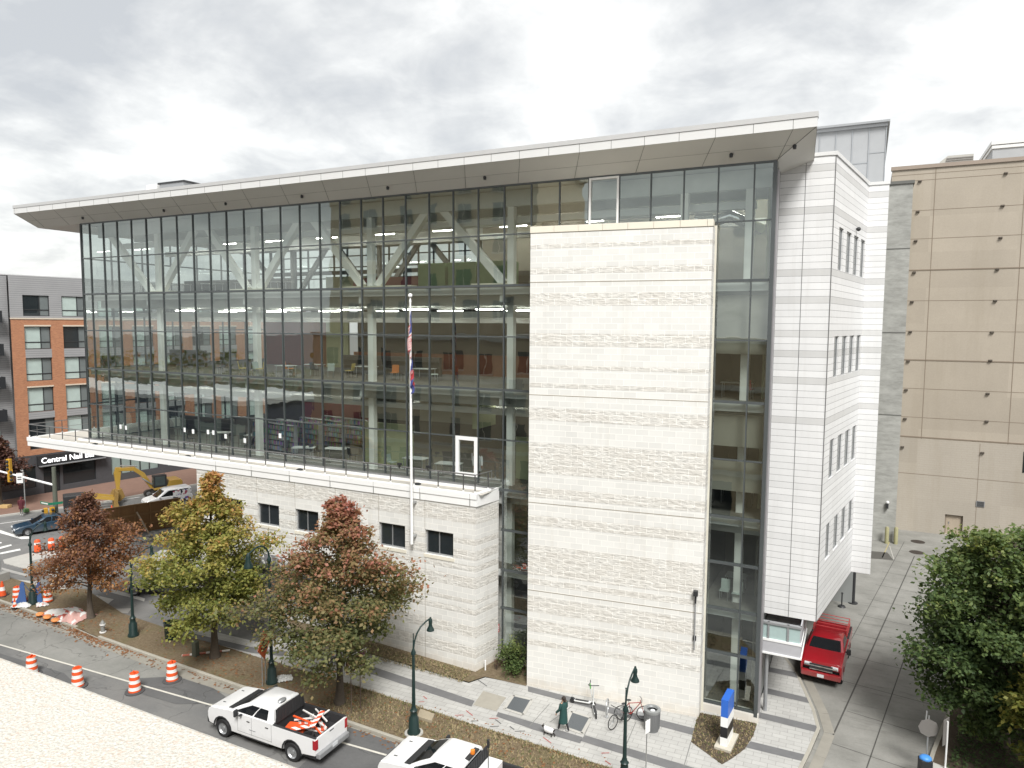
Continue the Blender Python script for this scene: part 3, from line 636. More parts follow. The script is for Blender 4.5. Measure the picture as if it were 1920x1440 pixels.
# louvre on roof, metal roof room
a, b = Y(1760, 306, 76), Y(1826, 288, 76)
m = MB(); m.prismy([(a.x, 32), (a.x + .1, a.z + .1), (a.x + .7, b.z), (b.x, b.z), (b.x, 32)], 76, 80, 0)
for k in range(8): z = 32.3 + (b.z - 32.4) * k / 8; m.box(a.x + .25 + .05 * k, 75.94, z, b.x - .02, 76, z + .08, 1)
m.build('louvre', [M('louvre grey', (.42, .41, .38), .6), M('louvre slat shade', (.22, .21, .2), .7)], gar)
a = Y(1862, 272, 80); m = MB(); m.box(a.x, 80, 32, 45, 95, a.z, 0); m.box(a.x - .15, 79.85, a.z, 45, 95, a.z + .35, 1); m.box(a.x - .08, 79.9, a.z - .35, 45, 95, a.z - .08, 1)
for k in range(4): m.box(a.x + 2.5 + 2.4 * k, 79.96, 32, a.x + 2.55 + 2.4 * k, 80, a.z - .4, 2)
m.build('roof_room', [ZINC, M('fascia metal', (.66, .66, .65), .42), SEAM], gar)
# concrete stair core
t = NT('board marked concrete'); o_ = t.obj(); vec_, sp_ = t.uz()
n1 = t.noise(t.mapv(o_, (.8, .8, 3.)), 1.2, 6, .7); n2_ = t.noise(o_, .6, 3, .5); n3 = t.noise(t.mapv(o_, (6, 6, 1.)), 2., 3, .5)
c = t.mix(t.ramp(n1, [(.3, 0.), (.7, 1.)]), (.26, .26, .24), (.40, .40, .375)); c = t.mix(1., c, t.math('MULTIPLY_ADD', n2_, .6, .75), 'MULTIPLY')
t.pbr(c, .9, 0, t.bump(n1, .4, .03), .2)
x0, x1 = -3., Y(1695, 680, 68.2).x
m = MB(); m.box(x0, 68.2, -.1, x1, YQ - .01, 30.3); core = m.build('stair_core', t.mat, gar)
for z in (25, 18, 11): MB().box(x0, 68.18, z - .04, x1 + .01, 68.22, z + .04).build('pour_joint', M('dark joint', (.14, .14, .13), .9), core, loc=(0, 0, 0))
MB().box(x0, 68.1, 30.3, x1 + .1, 72, 30.55).build('core_cap', M('dark joint', (.14, .14, .13), .9), core, loc=(0, 0, 0))
c = Y(1664, 946, 68.1); m = MB(); m.box(c.x - .08, 67.85, c.z - .3, c.x + .08, 68.2, c.z + .1); m.ball((c.x, 67.95, c.z + .22), .13, 8, 6, 1); m.build('wall_lamp', [BLKPL, WHITEMET], core, loc=(0, 0, 0))

# --- apartment building across the side street (local x runs along its front)
A0 = Vector((-78.62, 42.98, 0))
apt = thing('apartment_building', 'orange brick and grey sided apartment block with dark ground floor shop', 'apartment building', tuple(A0), ROT2)
SID = M('grey siding', (.30, .30, .30), .6, 0, .1, .6)
t = NT('lap siding'); vec_, sp_ = t.uz(); ln = t.math('FRACT', t.math('MULTIPLY', sp_.outputs[2], 4.5)); nz = t.noise(t.obj(), .6, 3)
c = t.mix(1., (.32, .32, .325), t.math('MULTIPLY_ADD', nz, .25, .88), 'MULTIPLY'); c = t.mix(t.math('LESS_THAN', ln, .14), c, (.17, .17, .175)); t.pbr(c, .6, 0, t.bump(ln, .3, .02), .3); SID = t.mat
t = NT('orange brick'); vec_, sp_ = t.uz(); b_ = t.brick(vec_, .22, .075, .008, .5, 1., .0, 0.); nz = t.noise(t.obj(), 1.2, 4, .6)
c = t.mix(t.math('MULTIPLY', b_.outputs['Color'], 1.), (.44, .20, .105), (.33, .145, .08)); c = t.mix(t.math('MULTIPLY', b_.outputs['Fac'], .5), c, (.45, .33, .25)); c = t.mix(1., c, t.math('MULTIPLY_ADD', nz, .3, .85), 'MULTIPLY'); t.pbr(c, .85, 0, None, .2); OBRK = t.mat
DKBRK = M('dark ground floor brick', (.065, .065, .07), .7, 0, .2, 4)
LINT = M('pale lintel', (.60, .52, .42), .7, 0, .08)
uA, uB = -6., 42.
rows = [(19.05, 21.23), (15.59, 17.97), (12.22, 14.66), (8.94, 11.54), (4.95, 8.2)]
wu = [.79 + 3.69 * k for k in range(11)]
holes = [(u, u + 2.49, z0, z1) for u in wu for z0, z1 in rows[:1]]
def fl(x0, x1, z0, z1, hs, mt, name, y0=0., dep=.2): return MB().holed(x0, x1, z0, z1, hs, y0, dep).build(name, mt, apt, loc=(0, 0, 0), recalc=False)
fl(-.42, uB, 18.85, 23.2, holes, SID, 'upper_wall')
fl(-.42, uB, 4.37, 18.72, [(u, u + 2.49, 4.37 if False else 4.95, 8.2) for u in wu] + [(u, u + 2.49, 8.94, 11.54) for u in wu] + [(u, u + 2.49, 12.22, 14.66) for u in wu] + [(u, u + 2.49, 15.59, 17.97) for u in wu], OBRK, 'brick_wall', -.08, .3)
MB().box(-.44, -.14, 18.72, uB, .02, 18.85).build('string_course', LINT, apt, loc=(0, 0, 0))
m = MB()
for u in wu: m.box(u - .02, -.12, 17.97, u + 2.51, .0, 18.12); m.box(u - .02, -.12, 11.54, u + 2.51, 0, 11.68)
m.build('lintels', LINT, apt, loc=(0, 0, 0))
m = MB()
for u in wu: m.box(u, -.085, 14.66, u + 2.49, 0., 15.59); m.box(u, -.085, 8.2, u + 2.49, 0., 8.94)
m.build('siding_panels', SID, apt, loc=(0, 0, 0))
fl(uA, -.44, 4.37, 23.3, [(-4.2, -1.6, z - .3, z + 1.9) for z in (5.4, 8.75, 12.1, 15.45, 18.8)], SID, 'side_wall', .35, .2)
MB().box(uA, .3, 23.2, uB, 12, 23.3).build('roof', M('roof membrane', (.5, .5, .5), .8), apt, loc=(0, 0, 0))
MB().box(uB - .2, 0, 0, uB, 12, 23.2).build('end_wall', SID, apt, loc=(0, 0, 0)); MB().box(uA, 11.8, 0, uB - .2, 12, 23.2).build('rear_wall', SID, apt, loc=(0, 0, 0))
k = 0
for i, u in enumerate(wu):
    if i > 8: break
    for j, (z0, z1) in enumerate(rows):
        m = MB(); yb = .1; d = .07
        m.box(u, yb, z0, u + d, yb + .08, z1); m.box(u + 2.49 - d, yb, z0, u + 2.49, yb + .08, z1); m.box(u + d, yb, z1 - d, u + 2.49 - d, yb + .08, z1); m.box(u + d, yb, z0, u + 2.49 - d, yb + .08, z0 + d)
        m.box(u + 1.52, yb, z0 + d, u + 1.60, yb + .08, z1 - d); zs = z0 + (z1 - z0) * .3; m.box(u + d, yb + .005, zs - .05, u + 1.52, yb + .08, zs + .05); m.box(u + 1.6, yb + .005, zs - .05, u + 2.49 - d, yb + .08, zs + .05)
        w = m.build('window', BLKPL, apt, loc=(0, 0, 0))
        g = MB(); g.box(u + .03, yb + .04, z0 + .03, u + 1.55, yb + .06, z1 - .03, 0 if (i * 3 + j) % 4 else 1); g.box(u + 1.56, yb + .042, z0 + .03, u + 2.46, yb + .058, z1 - .03, 2)
        g.build('pane', [BLIND, DARKGLASS, M('half blind glass', (.16, .18, .18), .1, 0, .2, 1.)], w, loc=(0, 0, 0))
for z in (5.1, 8.45, 11.8, 15.15, 18.5):
    m = MB(); m.box(-4.6, -.75, z - .15, -1.35, .35, z); m.box(-4.6, -.75, z, -1.35, -.71, z + 1.05); m.box(-1.39, -.71, z, -1.35, .35, z + 1.05); m.box(-4.6, -.71, z, -4.56, .35, z + 1.05)
    b = m.build('balcony', M('black balcony', (.022, .024, .027), .5), apt, loc=(0, 0, 0))
    MB().box(-4.15, .44, z + .1, -1.65, .5, z + 2.1).build('balcony_door', DARKGLASS if z > 12 else BLIND, b, loc=(0, 0, 0))
# shop front
m = MB(); m.holed(uA, uB, 0, 4.37, [(-3.5, 1.2, .9, 3.2), (1.9, 3.5, .05, 3.0), (3.8, 7.2, .7, 3.1), (8.9, 14.4, .9, 4.1), (15.5, 20, .9, 4.1), (21, 26, .9, 4.1), (27, 33, .9, 4.1)], -.1, .3); m.build('shop_wall', DKBRK, apt, loc=(0, 0, 0), recalc=False)
m = MB(); m.box(-3.5, .05, .9, 1.2, .1, 3.2); m.box(1.9, .05, .05, 3.5, .1, 3.); m.box(3.8, .05, .7, 7.2, .1, 3.1); m.build('shop_window', DARKGLASS, apt, loc=(0, 0, 0))
m = MB(); m.box(8.9, .05, .9, 14.4, .1, 4.1); m.box(15.5, .05, .9, 20, .1, 4.1); m.box(21, .05, .9, 26, .1, 4.1); m.box(27, .05, .9, 33, .1, 4.1); m.build('shop_window', M('curtained shop glass', (.26, .32, .30), .1, 0, .25, 1.), apt, loc=(0, 0, 0))
m = MB()
for u in [8.9 + 1.1 * k for k in range(6)] + [15.5 + 1.1 * k for k in range(5)] + [21 + 1.25 * k for k in range(5)] + [27 + 1.5 * k for k in range(5)]: m.box(u - .05, -.02, .9, u + .05, .06, 4.1)
m.box(1.9, -.02, 2.35, 3.5, .04, 2.42); m.box(2.68, -.02, .05, 2.74, .04, 2.4); m.build('shop_mullions', BLKPL, apt, loc=(0, 0, 0))
m = MB(); m.box(1.3, -.55, 3.2, 8.0, -.1, 4.25); aw = m.build('shop_fascia', M('shop fascia black', (.03, .03, .032), .4), apt, loc=(0, 0, 0))
m = MB(); m.box(1.3, -.9, 3.12, 8.0, -.5, 3.2); m.build('awning_edge', GREYMET, aw, loc=(0, 0, 0))
text('Central Nail Bar', .82, .03, EM('backlit letters', (1., 1., 1.), .9), 'sign_letters', aw, (1.55, -.6, 3.45), (rad(90), 0, 0), 1.0)
m = MB(); m.box(-.35, -.14, 2.55, .0, -.1, 3.15); m.build('window_poster', PAPER, apt, loc=(0, 0, 0))

# --- the building the picture is taken from (what the glass reflects)
tanb = thing('hotel_building', 'tan stepped apartment block with pale ledge facing the library', 'building', (-20, -10, 0), world=True)
TANW = M('tan stucco', (.52, .42, .28), .85, 0, .12, .5)
t = NT('white exposed aggregate'); o_ = t.obj()
vo = t.n('ShaderNodeTexVoronoi'); vo.inputs['Scale'].default_value = 110; t.l(o_, vo.inputs['Vector'])
vo2 = t.n('ShaderNodeTexVoronoi'); vo2.inputs['Scale'].default_value = 30; t.l(o_, vo2.inputs['Vector'])
n1 = t.noise(o_, 3., 4, .6); n2_ = t.noise(o_, 110., 4, .75)
c = t.mix(t.ramp(n2_, [(.36, 0.), (.56, 1.)]), (.42, .39, .33), (.60, .585, .54)); c = t.mix(1., c, t.math('MULTIPLY_ADD', n1, .12, .94), 'MULTIPLY')
pit = t.ramp(vo2.outputs['Distance'], [(.04, 1.), (.09, 0.)]); sep = t.n('ShaderNodeSeparateColor'); t.l(vo2.outputs['Color'], sep.inputs[0])
c = t.mix(t.math('MULTIPLY', pit, t.math('GREATER_THAN', sep.outputs[0], .82)), c, (.08, .07, .06))
sep2 = t.n('ShaderNodeSeparateColor'); t.l(vo.outputs['Color'], sep2.inputs[0]); c = t.mix(t.math('MULTIPLY', t.math('GREATER_THAN', sep2.outputs[0], .8), .5), c, (.55, .44, .36))
t.pbr(c, .9, 0, t.bump(t.math('ADD', n2_, t.math('MULTIPLY', vo.outputs['Distance'], .6)), .6, .01), .2); AGG = t.mat
m = MB(); m.box(-60, -14, 0, 30, 1.0, 16.9); m.build('lower_wall', TANW, tanb)
m = MB(); m.box(-60, -14, 17.3, -31, -2.5, 35); m.build('upper_wall', TANW, tanb)
m = MB(); m.box(-60.2, -2.4, 16.9, 30.2, 1.39, 17.3); m.build('ledge', AGG, tanb, bevel=.015)
m = MB(); m.box(-60.3, -14.3, 35, -30.7, -2.1, 35.7); m.box(-60.2, .9, 12.6, 30, 1.3, 13.1); m.box(-60.2, .9, 5., 30, 1.25, 5.4); m.build('cornice', M('pale cornice', (.6, .56, .47), .8), tanb)
wid = 0
for k in range(12):
    x = -57.5 + 4.2 * k
    for z, yy in ((6.4, 1.0), (9.6, 1.0), (13.6, 1.0), (19, -2.5), (22.6, -2.5), (26.2, -2.5), (29.8, -2.5), (33, -2.5)):
        if x > (-12 if z < 17 else -33): continue
        m = MB(); m.box(x, yy - .1, z, x + 1.7, yy + .03, z + 2., 0); m.box(x - .12, yy, z - .15, x + 1.82, yy + .12, z, 1); m.box(x + .82, yy + .03, z, x + .88, yy + .06, z + 2., 1); m.build('window', [DARKGLASS, M('pale cornice', (.6, .56, .47), .8)], tanb)
for k in range(9):
    x = -58 + 5.4 * k; MB().box(x, .9, .4, x + 4.2, 1.06, 4.4).build('shop_window', DARKGLASS, tanb)
m = MB(); m.box(-33, 1.05, 6, -31.8, 1.9, 13); m.build('banner', M('banner black', (.02, .02, .02), .6), tanb)
# low blue-grey shop row and the trees down the street, met only in the glass
low = thing('shop_row', 'low navy fronted flat roofed shop row along the street', 'building', (-100, -4, 0), world=True)
MB().box(-130, -14, 0, -72, -2, 7.5).build('wall', M('navy render', (.07, .08, .12), .7), low); MB().box(-130.3, -14.3, 7.5, -71.7, -1.7, 8.1).build('roof_edge', WHITEMET, low)
m = MB()
for k in range(10): m.box(-128 + k * 5.6, -2.02, 1, -124.4 + k * 5.6, -1.95, 5, 0)
m.build('shop_window', BLIND, low)
# ================================================================ GROUND
def asphalt(name, c0, c1, patch=.5, crk=.35):
    t = NT(name); o = t.obj(); a = t.noise(o, 60, 4, .8); b = t.noise(o, .5, 5, .6); s = t.noise(t.mapv(o, (.5, 3, 1)), .9, 5, .7); g = t.noise(o, 7, 5, .7)
    c = t.mix(t.ramp(b, [(.35, 0.), (.65, 1.)]), c0, c1); c = t.mix(1., c, t.math('MULTIPLY_ADD', a, .5, .75), 'MULTIPLY'); c = t.mix(t.math('MULTIPLY', t.ramp(s, [(.55, 0.), (.75, 1.)]), patch), c, tuple(v * .6 for v in c0)); c = t.mix(1., c, t.math('MULTIPLY_ADD', g, .3, .85), 'MULTIPLY')
    vo = t.n('ShaderNodeTexVoronoi', feature='DISTANCE_TO_EDGE'); vo.inputs['Scale'].default_value = .28; t.l(t.n('ShaderNodeVectorMath', operation='ADD').outputs[0], vo.inputs['Vector']); va = vo.inputs['Vector'].links[0].from_node
    t.l(o, va.inputs[0]); nn = t.n('ShaderNodeTexNoise'); nn.inputs['Scale'].default_value = 1.2; t.l(o, nn.inputs['Vector']); t.l(nn.outputs['Color'], va.inputs[1])
    crack = t.math('LESS_THAN', vo.outputs['Distance'], .006); c = t.mix(t.math('MULTIPLY', crack, crk), c, (.03, .03, .03))
    t.pbr(c, .85, 0, t.bump(a, .25, .01), .3); return t.mat
ASPH = asphalt('street asphalt', (.15, .15, .148), (.19, .187, .18)); ASPH2 = asphalt('old asphalt', (.20, .20, .185), (.255, .252, .235), .3); ASPH3 = asphalt('new asphalt', (.105, .105, .106), (.13, .13, .13))
t = NT('paving slabs'); o_ = t.obj(); b_ = t.brick(t.mapv(o_, (1, 1, 1), (0, 0, rad(-2))), .62, .31, .012, .5, 1., .0, 0.); n1 = t.noise(o_, 1.3, 5, .65); n2_ = t.noise(o_, 22, 4, .7)
c = t.mix(t.math('MULTIPLY', b_.outputs['Color'], .55), (.44, .435, .415), (.355, .35, .335)); c = t.mix(t.math('MULTIPLY', b_.outputs['Fac'], .75), c, (.22, .215, .2)); c = t.mix(1., c, t.math('MULTIPLY_ADD', n1, .34, .83), 'MULTIPLY'); c = t.mix(1., c, t.math('MULTIPLY_ADD', n2_, .16, .92), 'MULTIPLY')
t.pbr(c, .85, 0, t.bump(b_.outputs['Fac'], -.3, .01), .3); PAVE = t.mat
DKPAVE = M('dark paver band', (.15, .15, .152), .85, 0, .22, 2.5, .1, 30)
DRIVEC = asphalt('driveway concrete', (.20, .197, .18), (.265, .26, .24), .7, 0.)
t = NT('verge soil'); o_ = t.obj(); n1 = t.noise(o_, .7, 5, .65); n2_ = t.noise(o_, 7, 6, .75); n3 = t.noise(o_, 30, 4, .8)
c = t.mix(t.ramp(n2_, [(.3, 0.), (.7, 1.)]), (.115, .085, .055), (.24, .19, .125)); c = t.mix(t.math('MULTIPLY', t.ramp(n1, [(.5, 0.), (.68, 1.)]), .55), c, (.13, .125, .06)); c = t.mix(1., c, t.math('MULTIPLY_ADD', n3, .6, .7), 'MULTIPLY')
t.pbr(c, .95, 0, t.bump(t.math('ADD', n2_, n3), .8, .04), .1); SOIL = t.mat
DIRTD = M('planting soil', (.085, .065, .045), .95, 0, .4, 4., .8, 14)
BRICKP = M('brick pavement', (.205, .125, .095), .85, 0, .2, 1.5, .2, 30)
LINE = M('road paint', (.58, .56, .50), .7, 0, .22, 6)
LINEW = M('crosswalk paint', (.70, .70, .68), .7, 0, .15, 5)

structure('street_asphalt', MB().poly([(-900, -700, 0), (900, -700, 0), (900, 1200, 0), (-900, 1200, 0)]), ASPH)
def flat(name, px, z, mt, kind=True, th=0.):
    pts = [(p if len(p) == 3 else tuple(G(p[0], p[1], z))) for p in px]
    m = MB()
    if th: m.prism(pts, z - th, z)
    else: m.poly([(p[0], p[1], z) for p in pts])
    return structure(name, m, mt)
ZV = .13
kerb_px = [(-60, 1106), (0, 1127), (69, 1151), (142, 1176), (183, 1194), (250, 1218), (439, 1284), (641, 1351), (752, 1389), (930, 1448), (1250, 1556)]
kl = [G(a, b, ZV) for a, b in kerb_px]
walk_lo = [(-60, 1062), (95, 1104), (160, 1104), (230, 1150), (333, 1184), (380, 1199), (480, 1231), (640, 1278), (700, 1297), (877, 1355.6), (1060, 1413), (1350, 1506)]
wl = [G(a, b, ZV) for a, b in walk_lo]
m = MB(); m.poly([(p.x, p.y, ZV) for p in kl] + [(p.x, p.y, ZV) for p in reversed(wl)])
structure('verge_soil', m, SOIL)
m = MB()
def kerbline(m, pts, w, z0, z1, side=1):
    for i in range(len(pts) - 1):
        a, b = Vector(pts[i]), Vector(pts[i + 1]); a.z = b.z = 0; d = (b - a).normalized(); n = Vector((-d.y, d.x, 0)) * w * side
        m.prism([(a.x, a.y), (b.x, b.y), (b.x + n.x, b.y + n.y), (a.x + n.x, a.y + n.y)], z0, z1)
kerbline(m, kl[:4], .17, 0, .155); kerbline(m, kl[4:], .17, 0, .155)
for a, b in ((kl[3], kl[4]),):
    kerbline(m, [a, b], .17, 0, .06)
structure('street_kerb', m, KERB, bevel=.02)
gut = [Vector((p.x, p.y, 0)) for p in kl]
m = MB(); m.poly([(p.x, p.y, .008) for p in gut] + [(p.x, p.y - .62, .008) for p in reversed(gut)]); structure('gutter', m, M('gutter concrete', (.27, .255, .22), .9, 0, .25, 1.2, .2, 40))
lnA, lnB = G(0, 1209.5), G(397, 1323)
d = (lnB - lnA).normalized(); nn = Vector((-d.y, d.x, 0))
p0, p1 = lnA - d * 20, lnA + d * 40
m = MB(); m.poly([(p0.x, p0.y + 0, .004)[:2] + (.004,), (p1.x, p1.y, .004), tuple(kl[8].xy) + (.004,), tuple(kl[6].xy) + (.004,), tuple(kl[3].xy) + (.004,), tuple(kl[0].xy) + (.004,)])
structure('parking_lane', m, ASPH2)
def line(name, a, b, w, mt=LINE, z=.021):
    a, b = Vector(a), Vector(b); d = (b - a).normalized(); n = Vector((-d.y, d.x, 0)) * w / 2
    return structure(name, MB().poly([(a.x - n.x, a.y - n.y, z), (b.x - n.x, b.y - n.y, z), (b.x + n.x, b.y + n.y, z), (a.x + n.x, a.y + n.y, z)]), mt)
line('road_marking', p0, p1, .11)
for px in ([(250, 1272), (330, 1268), (400, 1290), (440, 1318), (330, 1320), (262, 1300)], [(0, 1225), (120, 1262), (160, 1300), (60, 1290), (-20, 1250)], [(650, 1362), (740, 1392), (745, 1440), (560, 1440), (600, 1400)]):
    flat('asphalt_patch', px, .0165, ASPH3)
for px in ([(0, 1236), (95, 1262), (60, 1268), (-30, 1246)],): pass
# paved walk along the front
walk_up = [(333, 1168), (480, 1203), (560, 1190), (700, 1228.5), (879, 1280.6), (910, 1270), (987, 1288)]
wu_ = [G(a, b, ZV + .02) for a, b in walk_up]
right_k = [(1420, 1205), (1470, 1226), (1497, 1262), (1528, 1330), (1538, 1366), (1520, 1408), (1490, 1470), (1440, 1560)]
rk = [G(a, b, ZV + .02) for a, b in right_k]
tLb = G(988, 1285, .15); tRb = G(1310, 1345, .15)
pts = [(p.x, p.y) for p in wl[4:]] + [(p.x, p.y) for p in reversed(rk)] + [(-3.9, 37.2), (-3.9, 33.4), (-6.3, 33.3), (tRb.x, tRb.y), (tLb.x, tLb.y)] + [(p.x, p.y) for p in reversed(wu_[:-1])]
m = MB(); m.prism(pts, 0, ZV + .02); structure('pavement', m, PAVE)
zb = ZV + .026
def band(px, nm='paving_band', mt=DKPAVE, z=zb): return flat(nm, px, z, mt)
band([(560, 1212), (700, 1250), (890, 1314), (884, 1325), (700, 1265), (550, 1222)]); band([(330, 1180), (480, 1215), (540, 1222), (530, 1230), (470, 1224), (330, 1188)])
band([(990, 1286.5), (1304, 1366), (1302, 1379), (990, 1296.5)]); band([(1096, 1378), (1330, 1448), (1320, 1462), (1088, 1389)])
band([(934, 1335), (1010, 1357), (1092, 1382), (1088, 1394), (1000, 1368), (930, 1343)]) 
Z5 = lambda *pp: [(1280 + a / 5.143, 1160 + b / 5.143) for a, b in pp]
band(Z5((770, 455), (1085, 515), (1118, 572), (775, 500))); band(Z5((715, 645), (1195, 760), (1222, 815), (715, 702))); band(Z5((735, 900), (1305, 1035), (1275, 1092), (725, 955))); band(Z5((655, 1182), (1180, 1310), (1145, 1372), (605, 1240)))
soilp = Z5((158, 905), (700, 1005), (715, 1020), (680, 1130), (600, 1255), (480, 1345), (380, 1405), (80, 1187), (128, 1000))
flat('planting_bed', soilp, ZV + .03, DIRTD)
# service covers in the walk
Zv = lambda *pp: [(700 + a / 4.8, 1140 + b / 4.8) for a, b in pp]
GRATE = NT('steel grating'); o_ = GRATE.obj(); v_ = GRATE.n('ShaderNodeTexWave', wave_type='BANDS'); v_.inputs['Scale'].default_value = 5.; GRATE.l(GRATE.mapv(o_, (1, 1, 1), (0, 0, rad(90))), v_.inputs['Vector']); GRATE.pbr(GRATE.mix(v_.outputs['Fac'], (.07, .08, .09), (.20, .215, .225)), .6, .4, GRATE.bump(v_.outputs['Fac'], .5, .02)); GRATE = GRATE.mat
def cover(px, label, mt, frame=None):
    m = MB(); pts = [G(a, b, .17) for a, b in px]; m.prism([(p.x, p.y) for p in pts], .15, .172); o = m.build('service_cover', mt); tag(o, label, 'cover', 'covers set in the front walk')
    if frame:
        fm = MB()
        for i in range(4): a, b = pts[i], pts[(i + 1) % 4]; fm.bar((a.x, a.y, .166), (b.x, b.y, .166), .16, .016)
        fm.build('frame', frame, o)
cover(Zv((990, 745), (1195, 805), (1105, 925), (900, 870)), 'plain concrete service cover in the walk left of both gratings', M('cover concrete', (.33, .31, .265), .85, 0, .15, 3))
cover(Zv((1260, 785), (1430, 825), (1350, 960), (1180, 905)), 'steel ventilation grating with pale frame beside the plain concrete cover', GRATE, CONC)
Z6 = lambda *pp: [(1000 + a / 4.571, 1140 + b / 4.571) for a, b in pp]
cover(Z6((325, 885), (495, 940), (420, 1075), (265, 1020)), 'steel ventilation grating directly behind the person in green coat', GRATE, CONC)
for px in (((150, 860), (300, 880), (180, 985), (30, 950)),):
    pass
JL = M('pavement joint', (.2, .2, .19), .9, 0, 0)
for a, b in (((140, 820), (-30, 1010)), ((320, 850), (140, 980)), ((500, 950), (430, 1110)), ((880, 975), (800, 1165)), ((1350, 1150), (1290, 1360))):
    A, B = Z6(a, b); line('pavement_joint', G(*A, zb), G(*B, zb), .035, JL, zb + .004)
REDP = M('utility paint red', (.38, .10, .09), .8, 0, .3, 9); DKP = M('dark paint mark', (.09, .09, .09), .8, 0, .3, 9)
k = 0
for px, py, w, mt in ((861, 1341, .35, REDP), (880, 1337, .5, REDP), (926, 1347, .35, REDP), (934, 1353, .4, DKP), (927, 1362, .35, DKP), (960, 1365, .3, DKP), (975, 1371, .4, DKP), (1026, 1388, .5, REDP), (1135, 1412, .3, REDP), (1140, 1430, .3, REDP), (890, 1352, .3, DKP), (797, 1308, .3, REDP), (790, 1316, .25, REDP), (905, 1281, .7, DKP)):
    c = G(px, py, zb); a = .5 if k % 2 else -.6; k += 1
    line('utility_marking', c - Vector((w / 2, -a * w / 2, 0)), c + Vector((w / 2, -a * w / 2, 0)), .05, mt, zb + .006)
# grass strip against the podium, rising a little to the left
gs = [G(a, b, .16) for a, b in [(560, 1188), (700, 1226.5), (879, 1278.6), (909, 1268.5), (986, 1286)]]
m = MB(); up = [(-31, YB + .02, .55), (-24, YB + .02, .46), (-17.75, YB + .02, .2), (-17.3, YG - .05, .2), (-14.75, YG - .05, .17)]
for i in range(4): m.add([tuple(gs[i]), tuple(gs[i + 1]), up[i + 1], up[i]], [(0, 1, 2, 3)])
structure('grass_bank', m, SOIL)
# driveway
m = MB(); dl = [(p.x, p.y) for p in rk[::-1]]
m.poly([(p[0], p[1], .006) for p in dl] + [(-3.9, 37.2, .006), (-3.9, 51.5, .006), (-3, 51.6, .006), (-3, YQ, .006), (14, YQ, .006), (3.2, 30, .006), (2.4, 25.5, .006), (-2.5, 25.0, .006)])
structure('driveway', m, DRIVEC)
m = MB(); kerbline(m, [Vector((p.x, p.y, 0)) for p in rk[1:]], .16, 0, .158, -1); structure('driveway_kerb', m, KERB, bevel=.02)
m = MB(); kerbline(m, [Vector((p.x + .16, p.y, 0)) for p in rk[2:]], .45, 0, .02, 1); structure('driveway_gutter', m, M('gutter concrete', (.27, .255, .22), .9))
JD = M('driveway joint', (.07, .068, .062), .9, 0, .2, 3)
def jl(p, q, w=.05): line('driveway_joint', G(*p), G(*q), w, JD, .012)
jl((1534.7, 1439), (1714.6, 1042.8), .07); jl((1633, 1417), (1700.6, 1220)); jl((1548, 1470), (1534.7, 1439)); jl((1563, 1372), (1514, 1270)); jl((1633, 1417), (1623, 1446))
c0 = G(1556, 1390); 
for k in range(11):
    a = c0 + DIR2 * (3.3 * k) + Vector((0, -.4, 0)); line('driveway_joint', a + Vector((-1.6 if k > 1 else .1, .25, 0)), a + Vector((6.2, -.9, 0)), .035, JD, .012)
for dx in (-1.15,): line('driveway_joint', Vector((-.3 + dx + 1.4, 45, 0)), Vector((-.3 + dx + 1.4, 45, 0)) + DIR2 * 24, .035, JD, .012)
line('driveway_joint', Vector((5.4, 45, 0)), Vector((5.4, 45, 0)) + DIR2 * 27, .035, JD, .012)
flat('driveway_patch', [(1632, 1033), (1664, 1036), (1675, 1050), (1632, 1047)], .016, M('dark ramp patch', (.085, .08, .072), .9, 0, .2, 3))
line('yellow_marking', G(1668, 1016), G(1654, 1046), .08, M('worn yellow paint', (.36, .31, .16), .8, 0, .3, 6), .016); line('yellow_marking', G(1668, 1024), G(1676, 1049), .07, M('worn white paint', (.38, .37, .34), .8, 0, .3, 6), .016)
for i, (px, py) in enumerate(((1721, 1016), (1719, 1036))):
    c = G(px, py); o = MB().lathe([(.55, .006), (.55, .022), (0, .022)], (c.x, c.y, 0), 20).build('manhole_cover', M('iron cover', (.055, .045, .038), .7, .3, .2)); tag(o, ['round iron manhole cover nearest the tan garage wall', 'round iron manhole cover further from the garage wall'][i], 'manhole cover', 'manhole covers in the driveway')
MB()
# planting area right of the driveway
m = MB(); m.prism([(2.0, 24.6), (30, 24), (40, YQ - .3), (11.4, YQ - .3), (10.6, 66), (6.2, 46), (3.5, 34.5), (2.6, 30)], 0, .15); structure('planting_ground', m, DIRTD)
_pg = 1
m = MB(); kerbline(m, [(2.0, 24.6, 0), (2.6, 30, 0), (3.5, 34.5, 0), (6.2, 46, 0), (10.6, 66, 0)], .16, 0, .17, 1); structure('planting_kerb', m, KERB)
# ---- side street on the left
SD = Vector((.485, .875, 0)).normalized(); SN = Vector((SD.y, -SD.x, 0))
def ln2(p, q, w, mt=LINEW, nm='road_marking'): line(nm, G(*p), G(*q), w, mt, .012)
ln2((0, 982), (61, 973.5), .14); ln2((202.5, 968.8), (272.5, 957.5), .16); ln2((229, 937), (262.5, 932), .14); ln2((196, 955), (290, 941), .12)
Z7 = lambda *pp: [(a / 7.2, 980 + b / 7.2) for a, b in pp]
for q in (((0, 405), (270, 350), (280, 372), (0, 428)), ((0, 328), (150, 292), (160, 308), (0, 355)), ((-40, 262), (22, 262), (22, 278), (-40, 285)), ((0, 98), (150, 150), (400, 188), (395, 215), (290, 222), (0, 140))):
    flat('crosswalk_bar', Z7(*q), .012, LINEW)
flat('median_concrete', Z7((40, 500), (440, 395), (760, 330), (900, 420), (760, 720), (420, 640), (60, 545)), .05, CONC, th=.05)
